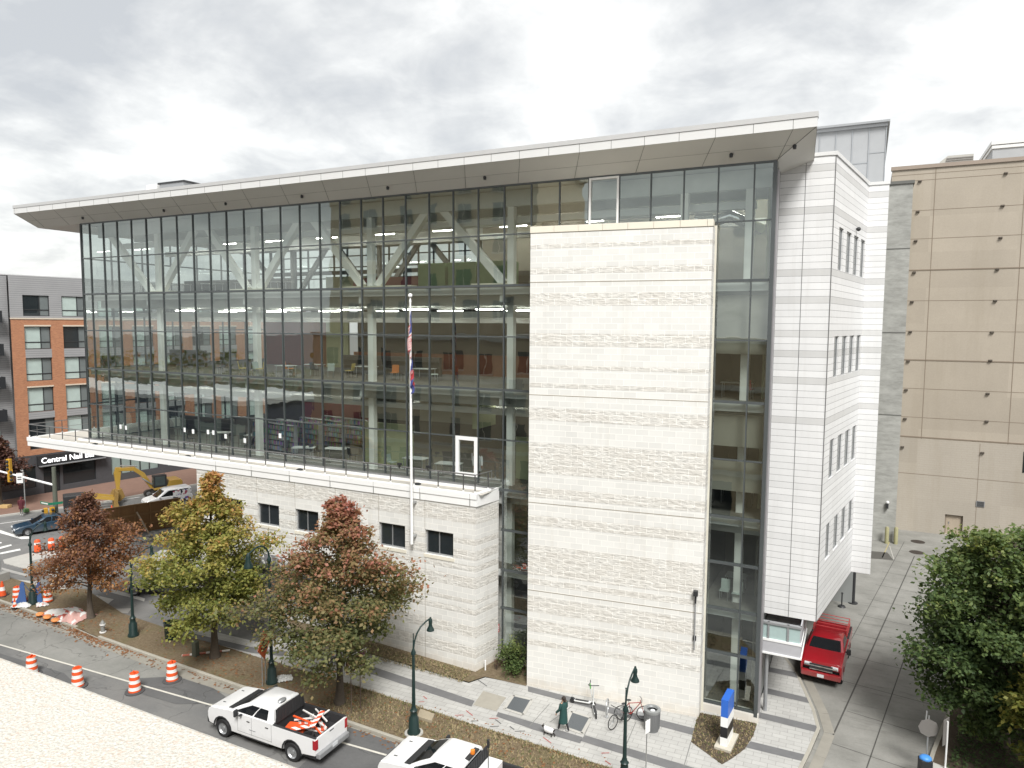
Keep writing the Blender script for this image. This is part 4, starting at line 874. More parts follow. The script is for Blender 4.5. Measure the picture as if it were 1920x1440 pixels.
flat('walk_panel', Z7((60, 780), (180, 765), (560, 800), (540, 900), (60, 880)), .02, CONC); flat('walk_panel', Z7((700, 815), (880, 850), (880, 960), (560, 900)), .02, CONC); flat('walk_panel', Z7((20, 605), (380, 700), (370, 730), (20, 640)), .02, M('worn pale slab', (.36, .35, .33), .85, 0, .15, 2))
Z8 = lambda *pp: [(180 + a / 7.2, 1000 + b / 7.2) for a, b in pp]
flat('walk_panel', Z8((0, 835), (240, 890), (100, 1000), (-60, 1000)), .02, CONC); flat('walk_panel', Z8((170, 735), (660, 880), (650, 920), (480, 870), (200, 800)), .02, CONC); flat('walk_panel', Z8((220, 1020), (480, 1010), (430, 1080), (350, 1075)), .02, M('worn pale slab', (.36, .35, .33), .85))
# far kerb and brick walk in front of the apartment block
K0, K1 = G(0, 966, .13), G(90, 953.7, .13); kd = (K1 - K0).normalized()
a, b = K0 - kd * 30, K0 + kd * 9; e = A0 + DIR2 * 40 + n2 * .1
f0 = A0 - DIR2 * 20 + n2 * .1
m = MB(); m.prism([(a.x, a.y), (b.x, b.y), (b.x + DIR2.x * 34, b.y + DIR2.y * 34), (e.x, e.y), (f0.x, f0.y)], 0, .13); structure('brick_pavement', m, BRICKP)
m = MB(); kerbline(m, [a, b, b + DIR2 * 34], .25, 0, .15, -1); structure('far_kerb', m, CONC)

# ---- fallen leaves, dry grass
def leafmesh(n, centre_fn, size, cols, zoff=.02):
    V = np.zeros((n * 4, 3)); R = np.random.RandomState(3)
    for i in range(n):
        c = centre_fn(R); a = R.uniform(0, 6.28); s = size * R.uniform(.6, 1.3); t_ = R.uniform(-.35, .35); u = np.array([math.cos(a), math.sin(a), t_]) * s; w = np.array([-math.sin(a), math.cos(a), R.uniform(-.3, .3)]) * s * .7
        V[i * 4:i * 4 + 4] = [c + u, c + w, c - u, c - w]
    return V
def fast_mesh(name, V, mats, mi=None, attr=None):
    n = len(V) // 4; me = bpy.data.meshes.new(name); me.vertices.add(n * 4); me.vertices.foreach_set('co', V.ravel()); me.loops.add(n * 4); me.loops.foreach_set('vertex_index', np.arange(n * 4)); me.polygons.add(n); me.polygons.foreach_set('loop_start', np.arange(n) * 4); me.polygons.foreach_set('loop_total', np.full(n, 4))
    for x in mats: me.materials.append(x)
    if mi is not None: me.polygons.foreach_set('material_index', mi)
    if attr is not None:
        at = me.attributes.new('tone', 'FLOAT', 'FACE'); at.data.foreach_set('value', attr)
    me.update(); me.validate(); o = bpy.data.objects.new(name, me); COL.objects.link(o); return o
kseg = [(kl[i], kl[i + 1]) for i in range(1, 8)]
def leafc(R):
    a, b = kseg[R.choice(7, p=[.2, .2, .2, .16, .14, .06, .04])]; q = a.lerp(b, R.uniform()); return np.array([q.x, q.y - abs(R.normal(0, .35)) + .05, .03])
V = leafmesh(900, leafc, .075, None)
def leafc2(R):
    q = [(-24, 26, 2.6), (-31, 26.5, 2.8), (-42, 26.6, 2.2), (-15, 26.6, 3.5)][R.choice(4)]; return np.array([q[0] + R.normal(0, q[2]), min(max(q[1] + R.normal(0, .8), 25.2), 27.6), .15])
V2 = leafmesh(900, leafc2, .065, None)
o = fast_mesh('fallen_leaves', np.vstack([V, V2]), [M('fallen leaf', (.21, .095, .04), .8, 0, .45, 2.2)]); o['kind'] = 'stuff'
R = np.random.RandomState(5); n = 9000; V = np.zeros((n * 4, 3))
for i in range(n):
    x = R.uniform(-23, -7); y = R.uniform(24.9, 27.7)
    if R.uniform() < .3: x = R.uniform(-27, -17.8); y = R.uniform(30.2, 31.4)
    if y < 28:
        px_ = np.interp(x, [p.x for p in wl[4:]], [p.y for p in wl[4:]]); y = R.uniform(np.interp(x, [p.x for p in kl[4:]], [p.y for p in kl[4:]]) + .2, px_ - .05); zz_ = ZV
        if R.uniform() < .25: y = px_ - abs(R.normal(0, .12))
    else: zz_ = .2 + (y - 29.9) * .12 * min(1, max(0, (-17 - x) / 8))
    a = R.uniform(0, 6.28); h = R.uniform(.03, .10); w = .012; l = R.uniform(-.08, .08, 2)
    b = np.array([x, y, zz_]); u = np.array([math.cos(a), math.sin(a), 0]) * w * 2
    V[i * 4:i * 4 + 4] = [b - u, b + u, b + u * .4 + [l[0], l[1], h], b - u * .4 + [l[0], l[1], h]]
def inpoly(x, y, P_):
    c_ = False; j = len(P_) - 1
    for i in range(len(P_)):
        if (P_[i].y > y) != (P_[j].y > y) and x < (P_[j].x - P_[i].x) * (y - P_[i].y) / (P_[j].y - P_[i].y) + P_[i].x: c_ = not c_
        j = i
    return c_
SP_ = [G(a, b, .17) for a, b in soilp]; E2 = []
while len(E2) < 1500 * 4:
    x, y = R.uniform(-7, -3.5), R.uniform(29, 34)
    if not inpoly(x, y, SP_): continue
    a = R.uniform(0, 6.28); h = R.uniform(.02, .09); b = np.array([x, y, .16]); u = np.array([math.cos(a), math.sin(a), 0]) * .025; l = R.uniform(-.08, .08, 2); E2 += [b - u, b + u, b + u * .4 + [l[0], l[1], h], b - u * .4 + [l[0], l[1], h]]
V = np.vstack([V, np.array(E2)]); n += 1500
o = fast_mesh('dry_grass', V, [M('dry grass', (.27, .215, .12), .9, 0, .35, .9), M('green grass', (.10, .12, .04), .9, 0, .3, 2)], mi=(R.uniform(size=n) < .22).astype(int)); o['kind'] = 'stuff'
# ================================================================ TREES
def leaf_mat(name, stops, sat=1.):
    t = NT(name); at = t.n('ShaderNodeAttribute', attribute_name='tone'); nz = t.noise(t.obj(), .9, 3, .6)
    k = t.math('ADD', at.outputs['Fac'], t.math('MULTIPLY_ADD', nz, .36, -.18), clamp=True)
    c = t.ramp(k, stops); p = t.n('ShaderNodeBsdfPrincipled'); t.l(c, p.inputs['Base Color']); p.inputs['Roughness'].default_value = .55; p.inputs['Specular IOR Level'].default_value = .25
    tr = t.n('ShaderNodeBsdfTranslucent'); t.l(t.mix(1., c, (1.2, 1.25, .7), 'MULTIPLY'), tr.inputs[0]); mx = t.n('ShaderNodeMixShader'); mx.inputs[0].default_value = .36; t.l(p.outputs[0], mx.inputs[1]); t.l(tr.outputs[0], mx.inputs[2]); t.l(mx.outputs[0], t.out.inputs[0]); return t.mat
BARK = M('bark', (.095, .078, .062), .95, 0, .3, 6., .6, 25)
def tree(label, base, h, prof, mt, seed, tone, trunk_r=.14, first=.2, nb=48, leaf=.2, dens=30, droop=.25, rise=.45, loc_rot=0., group='street trees', name='tree', lean=(0, 0)):
    """prof(t): crown radius at height fraction t; tone(t,r,R): leaf tone 0..1"""
    R = np.random.RandomState(seed); root = thing(name, label, 'tree', (base.x, base.y, base.z), 0, group)
    mb = MB(); pts = []; k = 7
    wob = R.uniform(-.12, .12, (k + 1, 2)); wob[0] = 0
    tp = lambda s: np.array([np.interp(s, np.linspace(0, 1, k + 1), wob[:, 0]) + lean[0] * s, np.interp(s, np.linspace(0, 1, k + 1), wob[:, 1]) + lean[1] * s, s * h * .97])
    mb.tube([tuple(tp(i / 14)) for i in range(15)], [trunk_r * (1.75 if i == 0 else 1.15 if i == 1 else 1) * (1 - .93 * (i / 14)) + .012 for i in range(15)], 8)
    quads = []; tones = []
    ga = R.uniform(0, 6.28)
    for b in range(nb):
        t = first + (1 - first) * ((b + R.uniform(0, .8)) / nb) ** 1.0
        az = ga + b * 2.39996 + R.normal(0, .25); L = max(.25, prof((t - first) / (1 - first)) * (R.uniform(.74, 1.12) if mt in (GRN, GOLD) else R.choice([.66, .82, .95, 1.05, 1.2]) * R.uniform(.92, 1.08)))
        o = tp(min(t, .98)); dirv = np.array([math.cos(az), math.sin(az), 0]); up = rise * R.uniform(.6, 1.3)
        P = [o + dirv * L * s + np.array([0, 0, L * (up * s - droop * s * s)]) for s in np.linspace(0, 1, 6)]
        P = [p + R.normal(0, .03 * L, 3) * i / 5 for i, p in enumerate(P)]
        mb.tube([tuple(p) for p in P], [max(.008, trunk_r * .32 * (1 - t * .6) * (1 - i / 5.3)) for i in range(6)], 4, cap=False)
        nt = int(4 + L * 3.5)
        for q in range(nt):
            s = R.uniform(.22, 1.0) ** .8; i0 = min(int(s * 5), 4); fr = s * 5 - i0; c = P[i0] * (1 - fr) + P[i0 + 1] * fr
            side = np.array([-dirv[1], dirv[0], 0]) * R.choice([-1, 1]); tl = (.25 + .38 * L * (1 - s * .55)) * R.uniform(.3, 1.); e = c + (side * R.uniform(.3, 1) + dirv * R.uniform(0, .7)) * tl + np.array([0, 0, R.uniform(-.25, .3) * tl])
            if q % 2 == 0: mb.tube([tuple(c), tuple(e)], [.012, .005], 3, cap=False)
            ct = R.normal(0, .11)
            n = int(dens * R.choice([.35, .7, 1.05, 1.5]))
            for _ in range(n):
                u = R.uniform(.1, 1.12); p = c + (e - c) * u + R.normal(0, .11 + .05 * L, 3) * np.array([1, 1, .75]); ls = leaf * R.uniform(.6, 1.35)
                a = R.uniform(0, 6.28); tilt = R.normal(0, .55); d1 = np.array([math.cos(a) * math.cos(tilt), math.sin(a) * math.cos(tilt), math.sin(tilt) - .25]); d1 /= np.linalg.norm(d1)
                w = np.cross(d1, R.normal(0, 1, 3) * .5 + [0, 0, 1]); w /= (np.linalg.norm(w) + 1e-6)
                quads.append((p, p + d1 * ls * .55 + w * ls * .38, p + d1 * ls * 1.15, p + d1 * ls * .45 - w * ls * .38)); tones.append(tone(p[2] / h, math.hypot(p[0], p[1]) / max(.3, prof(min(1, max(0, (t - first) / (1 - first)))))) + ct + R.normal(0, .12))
    tr = mb.build('trunk', BARK, root, smooth=60, recalc=False)
    V = np.array(quads).reshape(-1, 3); cr = fast_mesh('crown', V, [mt], attr=np.clip(np.array(tones), 0, 1)); cr.parent = root
    return root
GRN = GOLD = None
OAK_Y = leaf_mat('yellow green oak leaves', [(0., (.145, .175, .05)), (.35, (.25, .26, .07)), (.6, (.35, .31, .09)), (.8, (.40, .265, .09)), (1., (.45, .22, .09))])
OAK_R = leaf_mat('rust green oak leaves', [(0., (.11, .13, .055)), (.3, (.165, .165, .07)), (.5, (.235, .18, .085)), (.72, (.32, .165, .10)), (1., (.40, .165, .13))])
OAK_B = leaf_mat('russet brown oak leaves', [(0., (.15, .085, .07)), (.3, (.21, .105, .075)), (.55, (.30, .145, .075)), (.8, (.38, .20, .085)), (1., (.42, .25, .11))])
GRN = leaf_mat('dark green leaves', [(0., (.05, .085, .034)), (.4, (.09, .135, .05)), (.7, (.145, .19, .065)), (1., (.25, .265, .085))])
GOLD = leaf_mat('golden green leaves', [(0., (.07, .095, .025)), (.5, (.145, .165, .04)), (1., (.29, .24, .06))])
PURP = leaf_mat('dark purple leaves', [(0., (.05, .025, .025)), (.5, (.11, .055, .045)), (1., (.22, .12, .09))])
b = lambda px, py, z=.13: G(px, py, z)
pyr = lambda Rm: (lambda s: Rm * (1 - abs(s - .22) / .22 * .28 if s < .22 else (1 - (s - .22) / .78) ** 1.02 + .05))
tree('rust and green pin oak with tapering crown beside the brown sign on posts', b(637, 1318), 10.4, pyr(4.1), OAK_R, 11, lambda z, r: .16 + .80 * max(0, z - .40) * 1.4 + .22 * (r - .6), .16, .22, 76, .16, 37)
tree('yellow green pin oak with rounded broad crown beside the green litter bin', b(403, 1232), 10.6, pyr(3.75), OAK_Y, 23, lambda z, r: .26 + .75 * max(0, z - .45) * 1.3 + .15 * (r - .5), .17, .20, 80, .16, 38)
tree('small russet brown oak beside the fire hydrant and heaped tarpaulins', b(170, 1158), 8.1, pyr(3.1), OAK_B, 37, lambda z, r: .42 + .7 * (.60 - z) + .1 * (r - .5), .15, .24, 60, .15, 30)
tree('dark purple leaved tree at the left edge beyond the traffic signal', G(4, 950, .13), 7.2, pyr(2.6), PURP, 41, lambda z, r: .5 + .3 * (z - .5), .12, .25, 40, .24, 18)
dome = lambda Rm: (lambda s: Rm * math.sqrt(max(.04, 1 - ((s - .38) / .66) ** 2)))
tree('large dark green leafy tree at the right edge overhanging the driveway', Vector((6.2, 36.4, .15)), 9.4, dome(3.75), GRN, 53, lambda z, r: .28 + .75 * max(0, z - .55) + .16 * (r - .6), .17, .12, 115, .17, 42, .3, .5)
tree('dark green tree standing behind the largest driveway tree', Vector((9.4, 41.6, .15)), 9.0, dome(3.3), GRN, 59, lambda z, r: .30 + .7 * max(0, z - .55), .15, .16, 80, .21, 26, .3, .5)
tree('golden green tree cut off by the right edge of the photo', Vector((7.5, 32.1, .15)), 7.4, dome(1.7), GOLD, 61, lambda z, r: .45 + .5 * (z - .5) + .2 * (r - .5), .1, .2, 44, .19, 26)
# shrub in the corner between podium and tower
def shrub(name, label, base, r, h, mt, seed, n=1500, leaf=.09, cat='shrub'):
    R = np.random.RandomState(seed); root = thing(name, label, cat, tuple(base)); mb = MB()
    for k in range(9): a = R.uniform(0, 6.28); mb.tube([(0, 0, 0), (math.cos(a) * r * .5, math.sin(a) * r * .4, h * .5), (math.cos(a) * r * .85, math.sin(a) * r * .7, h * .8)], [.02, .012, .005], 4)
    mb.build('stem', BARK, root); q = []; tn_ = []
    cl = [(R.normal(0, .42, 3) * [r, r * .8, 0] + [0, 0, h * R.uniform(.2, .85)]) for _ in range(40)]
    for i in range(n):
        c = cl[R.randint(40)]; p = c + R.normal(0, .13 * r + .03, 3); p[2] = max(.03, p[2]); a = R.uniform(0, 6.28); d = np.array([math.cos(a), math.sin(a), R.normal(.1, .5)]); w = np.array([-math.sin(a), math.cos(a), R.normal(0, .4)]); s = leaf * R.uniform(.6, 1.3)
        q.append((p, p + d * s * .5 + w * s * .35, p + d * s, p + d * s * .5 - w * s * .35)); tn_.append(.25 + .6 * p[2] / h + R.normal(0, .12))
    cr = fast_mesh('foliage', np.array(q).reshape(-1, 3), [mt], attr=np.clip(np.array(tn_), 0, 1)); cr.parent = root; return root
shrub('shrub', 'bushy green shrub in the corner between podium wall and stone tower', Vector((-15.9, 32.55, .17)), 1.0, 1.75, GRN, 3, 2600, .11)
shrub('bare_shrub', 'small thin purplish plant beside the bushy green shrub', Vector((-16.85, 32.25, .17)), .22, .55, PURP, 4, 60, .06, 'plant')
R = np.random.RandomState(21); q = []; tn_ = []
for i in range(9000):
    y = R.uniform(25, 50); x = np.interp(y, [24, 30, 34, 46, 66], [2.3, 2.9, 3.8, 6.5, 11]) + abs(R.normal(0, 2.6)) + .15
    if R.uniform() < .12 and x < 4.2: continue
    p = np.array([x, y, .15 + abs(R.normal(.1, .14)) * min(1, (x - 2.4) * .7)]); a = R.uniform(0, 6.28); s = R.uniform(.07, .16); d = np.array([math.cos(a), math.sin(a), R.normal(.15, .4)]); w = np.array([-math.sin(a), math.cos(a), R.normal(0, .4)]); q.append((p, p + d * s * .5 + w * s * .4, p + d * s, p + d * s * .5 - w * s * .4)); tn_.append(.2 + R.normal(0, .15))
o = fast_mesh('ground_cover', np.array(q).reshape(-1, 3), [GRN], attr=np.clip(np.array(tn_), 0, 1)); o['kind'] = 'stuff'
# wooded hills the street runs out to, met in the reflections and past the roofs
R = np.random.RandomState(9); q = []; tn_ = []
for i in range(5000):
    x = R.uniform(-260, -75); y = R.uniform(-75, -45); zt_ = 7 + 4 * math.sin(x * .11) + 2.5 * math.sin(x * .37 + 1); p = np.array([x, y, R.uniform(.5, zt_)]); a = R.uniform(0, 6.28); s = R.uniform(1., 2.2)
    d = np.array([math.cos(a), math.sin(a), R.normal(0, .5)]); w = np.array([-math.sin(a), math.cos(a), R.normal(0, .5)]); q.append((p, p + d * s * .5 + w * s * .5, p + d * s, p + d * s * .5 - w * s * .5)); tn_.append(.35 + R.normal(0, .25))
o = fast_mesh('far_woods', np.array(q).reshape(-1, 3), [OAK_R], attr=np.clip(np.array(tn_), 0, 1)); o['kind'] = 'stuff'
# ================================================================ VEHICLES  (local x = forward)
def paint(name, col): 
    t = NT(name); nz = t.noise(t.obj(), 2.5, 4, .6); sp = t.n('ShaderNodeSeparateXYZ'); t.l(t.obj(), sp.inputs[0])
    dirt = t.math('MULTIPLY', t.ramp(t.math('ADD', t.math('MULTIPLY', sp.outputs[2], .9), t.math('MULTIPLY', nz, .5)), [(.55, 1.), (1., 0.)]), .28)
    c = t.mix(1., col, t.math('MULTIPLY_ADD', nz, .08, .96), 'MULTIPLY'); t.pbr(t.mix(dirt, c, (.22, .2, .17)), .28, 0, None, .5, coat=.7); return t.mat
WPAINT = paint('white car paint', (.78, .78, .78)); RPAINT = paint('red car paint', (.27, .010, .016)); BPAINT = paint('blue car paint', (.013, .042, .075)); YPAINT = paint('yellow machine paint', (.46, .29, .055))
LINER = M('bed liner', (.03, .03, .032), .75, 0, .15, 4, .2, 40)
PLATE = M('licence plate', (.62, .64, .66), .4, 0, .08, 20)
def arc(cx, cz, r, a0=180, a1=0, n=9): return [(cx + r * math.cos(rad(a0 + (a1 - a0) * i / (n - 1))), cz + r * math.sin(rad(a0 + (a1 - a0) * i / (n - 1)))) for i in range(n)]
def wheel(root, x, y, r, w, s):
    m = MB(); m.lathe([(r * .62, -w / 2), (r * .93, -w / 2), (r, -w * .32), (r, w * .32), (r * .93, w / 2), (r * .62, w / 2)], (x, y, r), 22, axis='y', cap=False)
    m.lathe([(0, -s * w * .1), (r * .62, -s * w * .1)], (x, y, r), 18, axis='y', cap=False)
    o = m.build('wheel', BLACK, root, smooth=40)
    m = MB(); yy = y + s * w * .36
    m.lathe([(r * .64, s * w * .12), (r * .60, 0), (r * .52, -s * w * .12), (r * .2, -s * w * .10), (r * .17, s * .02), (0, s * .02)], (x, yy, r), 20, axis='y', cap=False)
    for k in range(8): a = k * math.pi / 4; m.obox((x + math.cos(a) * r * .36, yy - s * w * .07, r + math.sin(a) * r * .36), (r * .07, .03, r * .07), None)
    m.build('rim', RIM, o, smooth=40, loc=(0, 0, 0))
def quadpanel(p, q, r, s_, off):   # flat pane slightly proud of four corners
    p, q, r, s_ = map(Vector, (p, q, r, s_)); n = (q - p).cross(s_ - p).normalized() * off; return [p + n, q + n, r + n, s_ + n]
def pickup(name, label, loc, rotz, body_mt, L=6.2, W=2.03, bed='open', cab_len=None, rack=None, group=None):
    root = thing(name, label, 'pickup truck', loc, rotz, group)
    h2 = W / 2; xf = L / 2; xr = -L / 2; fa = xf - (.86 if L > 5.8 else .92); ra = fa - (4.04 if L > 5.8 else 3.26); R_ = .415 if L > 5.8 else .38; zb = .52; ar = R_ + .10
    belt = 1.36; hood = 1.30; bx = -.72 if L > 5.8 else -.72   # front of the bed
    zb_ = lambda: None
    bottom_f = [(xr + .02, .62), (ra - ar, zb + .02)] + arc(ra, R_ + .02, ar) + [(ra + ar, zb - .06), (fa - ar, zb - .06)] + arc(fa, R_ + .02, ar) + [(fa + ar, zb), (xf - .05, zb + .03)]
    top_f = [(xf + .02, .75), (xf + .03, 1.02), (xf - .05, 1.2), (xf - .3, hood - .02), (1.82, belt + .02), (1.4, belt + .03), (bx, belt + .03), (bx - .02, belt - .02), (xr + .04, belt - .02), (xr, 1.2)]
    m = MB()
    m.prismy(bottom_f + top_f, -h2, -h2 + .10); m.prismy(bottom_f + top_f, h2 - .10, h2)
    core = [(bx, .9), (xf - .06, .9), (xf, 1.04), (xf - .08, 1.24), (xf - .32, hood + .03), (1.84, belt + .05), (bx, belt + .05)]
    m.prismy(core, -h2 + .10, h2 - .10)
    m.box(xr + .0, -h2 + .1, .62, xr + .07, h2 - .1, belt - .03)          # tailgate
    m.box(1.5, -.35, belt + .02, xf - .45, .35, hood + .07) if False else None
    body = m.build('body', body_mt, root, bevel=.05, smooth=35)
    MB().box(xr + .1, -h2 + .12, .38, xf - .15, h2 - .12, .92).build('underbody', BLKPL, root)
    m = MB()
    if bed == 'open' or bed == 'tool':
        m.box(xr + .07, -h2 + .105, .90, bx, h2 - .105, .94); m.box(xr + .075, -h2 + .1, .94, bx, -h2 + .14, belt - .01); m.box(xr + .075, h2 - .14, .94, bx, h2 - .1, belt - .01); m.box(xr + .07, -h2 + .14, .94, xr + .12, h2 - .14, belt - .05); m.box(bx - .04, -h2 + .14, .94, bx - .003, h2 - .14, belt + .02)
        for s in (-1, 1): m.box(ra - .45, s * (h2 - .14) - .12 * (s > 0), .94, ra + .45, s * (h2 - .14) + .12 * (s < 0), 1.16)
        m.box(xr + .02, -h2 + .01, belt - .02, bx, -h2 + .11, belt + .005); m.box(xr + .02, h2 - .11, belt - .02, bx, h2 - .01, belt + .005); 
        m.build('bed_liner', LINER, root)
    # greenhouse
    x0, x1 = (1.78, bx + .02) if L > 5.8 else (1.36, bx + .02); t0, t1 = (.76 if L > 5.8 else .46), bx + .16; wt = h2 - .24; wb = h2 - .07; zt = 1.93 if L > 5.8 else 1.80
    m = MB()
    rings = []
    for (xa, xb, w, z) in ((x0, x1, wb, belt + .02), ((x0 + t0) / 2 + .03, (x1 + t1) / 2 - .02, (wb + wt) / 2 + .02, (belt + zt) / 2), (t0 + .03, t1 - .02, wt + .03, zt - .06), (t0 - .12, t1 + .1, wt - .07, zt)):
        rings.append([(xa, -w * .93, z), (xa + .03, 0, z), (xa, w * .93, z), (xa - .12, w, z), (xb + .08, w, z), (xb, w * .95, z), (xb, -w * .95, z), (xb + .08, -w, z), (xa - .12, -w, z)])
    m.loft(rings); m.build('cab', body_mt, root, smooth=32)
    g = lambda f, w: None
    lerp = lambda a, b, k: a + (b - a) * k
    RG = [(x0, x1, wb, belt + .02), ((x0 + t0) / 2 + .03, (x1 + t1) / 2 - .02, (wb + wt) / 2 + .02, (belt + zt) / 2), (t0 + .03, t1 - .02, wt + .03, zt - .06)]
    def RP(k):
        i = 0 if k < .5 else 1; f_ = k * 2 - i; return [lerp(RG[i][j], RG[i + 1][j], f_) for j in range(4)]
    def P(side_t, k, s):     # point on the cab side: along t (0 front .. 1 rear), height k
        xa, xb, w, z = RP(k); return (lerp(xa - .15, xb + .1, side_t), s * (w + .008), z)
    def FP(k, q, rear=False):
        xa, xb, w, z = RP(k); return (xb - .012, q * w * .95, z) if rear else (xa + .014 + .03 * (1 - abs(q)), q * w * .93, z)
    def strip(ks, rear=False, e=.94):
        m = MB(); qs = (-e, -e / 2, 0, e / 2, e)
        for k in ks: m.v += [FP(k, q, rear) for q in qs]
        for i in range(len(ks) - 1):
            for j in range(4): m.f.append((i * 5 + j, i * 5 + j + 1, i * 5 + j + 6, i * 5 + j + 5)); m.m.append(0)
        return m
    zb0, zb1 = .06, .90
    strip((.05, .5, .93)).build('windscreen', CARGLASS, root, recalc=False); strip((.12, .5, .9), True, .86).build('rear_window', CARGLASS, root, recalc=False)
    for s in (-1, 1):
        for a, b in ((.03, .50), (.535, .90)) if L > 5.8 else ((.03, .62), (.66, .92)):
            kk = .10 if a < .1 else zb1
            e_ = .06 if a < .1 else 0
            pts = [P(a, zb0, s), P(b, zb0, s), P(a + e_, .5, s), P(b, .5, s), P(a + e_ * 1.7, zb1, s), P(b, zb1, s)]
            MB().add([Vector(p) + Vector((0, s * .004, 0)) for p in pts], [(0, 1, 3, 2), (2, 3, 5, 4)]).build('side_window', CARGLASS, root, recalc=False)
        xm = lerp(x0 - .16, x1 + .1, .515)
        sg = MB()
        for xx in (1.3 if L > 5.8 else .9, xm, bx + .05): sg.box(xx - .006, s * h2 - .004, .56, xx + .006, s * h2 + .004, belt + .0)
        sg.box(bx + .05, s * h2 - .004, .58, 1.3 if L > 5.8 else .9, s * h2 + .004, .592); sg.build('door_seam', M('door seam', (.2, .2, .2), .8, 0, 0), root)
        for xx in (xm + .10, bx + .22): MB().box(xx, s * (h2 + .012) - .014, 1.13, xx + .17, s * (h2 + .012) + .014, 1.165).build('door_handle', BLKPL, root, bevel=.008)
        m = MB(); m.box(.98, s * (h2 + .02) - .03, 1.36, 1.1, s * (h2 + .16) + .0, 1.42) if s > 0 else m.box(.98, -(h2 + .16), 1.36, 1.1, -(h2 - .02), 1.42); m.obox((1.22, s * (h2 + .17), 1.48), (.11, .20, .30)); m.build('wing_mirror', BLKPL if body_mt is WPAINT else BLKPL, root, bevel=.03)
        for xx in (fa, ra): wheel(root, xx, s * (h2 - .15), R_, .28, s)
        for xx in (fa, ra): MB().prismy(arc(xx, R_ + .02, ar + .05) + arc(xx, R_ + .02, ar - .005, 0, 180), s * h2 - .012, s * h2 + .012).build('arch_trim', body_mt if L < 5.8 else BLKPL, root)
        m = MB(); m.box(xf - .12, s * (h2 - .34) - .17, .98, xf + .035, s * (h2 - .34) + .30 * (1 if s > 0 else 1) - .13, 1.15) ; m.build('headlight', CLEARLAMP, root, bevel=.02)
        m = MB(); m.box(xr - .015, s * (h2 - .08) - .085, .86, xr + .16, s * (h2 - .08) + .085, 1.27); m.build('taillight', REDLAMP, root, bevel=.015)
    m = MB(); m.box(xf + .0, -h2 + .42, .80, xf + .05, h2 - .42, 1.15); m.build('grille', BLKPL, root, bevel=.02)
    m = MB(); m.box(xf + .05, -h2 + .2, 1.02, xf + .075, h2 - .2, 1.08); m.box(xf + .05, -h2 + .42, .84, xf + .07, h2 - .42, .88); m.build('grille_bar', CHROME, root, bevel=.01)
    m = MB(); m.box(xf - .1, -h2 + .03, .46, xf + .13, h2 - .03, .76); m.build('front_bumper', BLKPL if body_mt is WPAINT else body_mt, root, bevel=.05)
    m = MB(); m.box(xr - .18, -h2 + .06, .48, xr + .04, h2 - .06, .70); m.build('rear_bumper', GREYMET if body_mt is WPAINT else CHROME, root, bevel=.03)
    MB().box(xr - .19, -.16, .60, xr - .175, .16, .76).build('licence_plate', PLATE, root); MB().box(xf + .131, -.16, .52, xf + .14, .16, .68).build('licence_plate', PLATE, root)
    MB().box(xr - .004, -.13, 1.22, xr + .01, .13, 1.27).build('tailgate_handle', BLKPL, root)
    if L > 5.8:
        for s in (-1, 1): MB().obox((2.25, s * .52, hood + .045), (.85, .05, .014), Matrix.Rotation(s * .05, 3, 'Z')).build('hood_vent', BLKPL, root)
        m = MB(); m.obox((1.82, 0, belt + .065), (.30, 1.74, .035), Matrix.Rotation(.12, 3, 'Y')); m.build('cowl', BLKPL, root)
        m = MB(); m.box(xr + .03, .3, .98, xr + .0, .7, 1.02) if False else m.box(-2.0, -h2 - .005, .40, 1.1, -h2 + .12, .46); m.box(-.5, h2 - .12, .40, 1.1, h2 + .005, .46); m.build('side_step', BLKPL, root)
    return root, dict(bx=bx, xr=xr, h2=h2, belt=belt, zt=zt, xf=xf)
# white pickup, cargo bed full of barricade boards; its nose points left
pf, pr = G(421.7, 1379), G(553.6, 1426); ang = math.atan2(pf.y - pr.y, pf.x - pr.x); dv = (pf - pr).normalized(); lat = Vector((-dv.y, dv.x, 0))
mid = pr + dv * ((pf - pr).length / 2 - .22) - lat * .86
T1 = mid
tr1, d1 = pickup('pickup_truck', 'white crew cab pickup with open bed full of orange barricade boards', tuple(T1), ang, WPAINT, group='white pickups at the kerb')
def rack_panel(root, d, name='headache_rack'):
    m = MB(); x = d['bx'] - .07; w = d['h2'] - .1
    m.add([(x, -w, d['belt']), (x, w, d['belt']), (x, w - .16, d['zt'] + .06), (x, -w + .16, d['zt'] + .06), (x - .03, -w, d['belt']), (x - .03, w, d['belt']), (x - .03, w - .16, d['zt'] + .06), (x - .03, -w + .16, d['zt'] + .06)], [(0, 1, 2, 3), (7, 6, 5, 4), (0, 4, 5, 1), (1, 5, 6, 2), (2, 6, 7, 3), (3, 7, 4, 0)])
    for k in range(9): m.bar((x - .04, -w + .12 + k * (2 * w - .24) / 8, d['belt'] + .03), (x - .04, (-w + .2 + k * (2 * w - .4) / 8), d['zt'] + .02), .02, .02)
    m.build(name, LINER, root)
rack_panel(tr1, d1)
m = MB(); m.ball((d1['bx'] + .25, .15, d1['zt'] + .06), .16, 10, 6, 0, (.8, 1.5, .5)); m.build('beacon', GREYMET, tr1, smooth=50); MB().box(d1['bx'] + .02, -.25, d1['zt'] - .01, d1['bx'] + .06, .5, d1['zt'] + .04).build('lamp_bar', WREFL, tr1)
MB().box(.25, -d1['h2'] - .004, .78, .62, -d1['h2'] + .0, .81).build('badge', GREYMET, tr1); MB().box(.25, d1['h2'], .78, .62, d1['h2'] + .004, .81).build('badge', GREYMET, tr1)
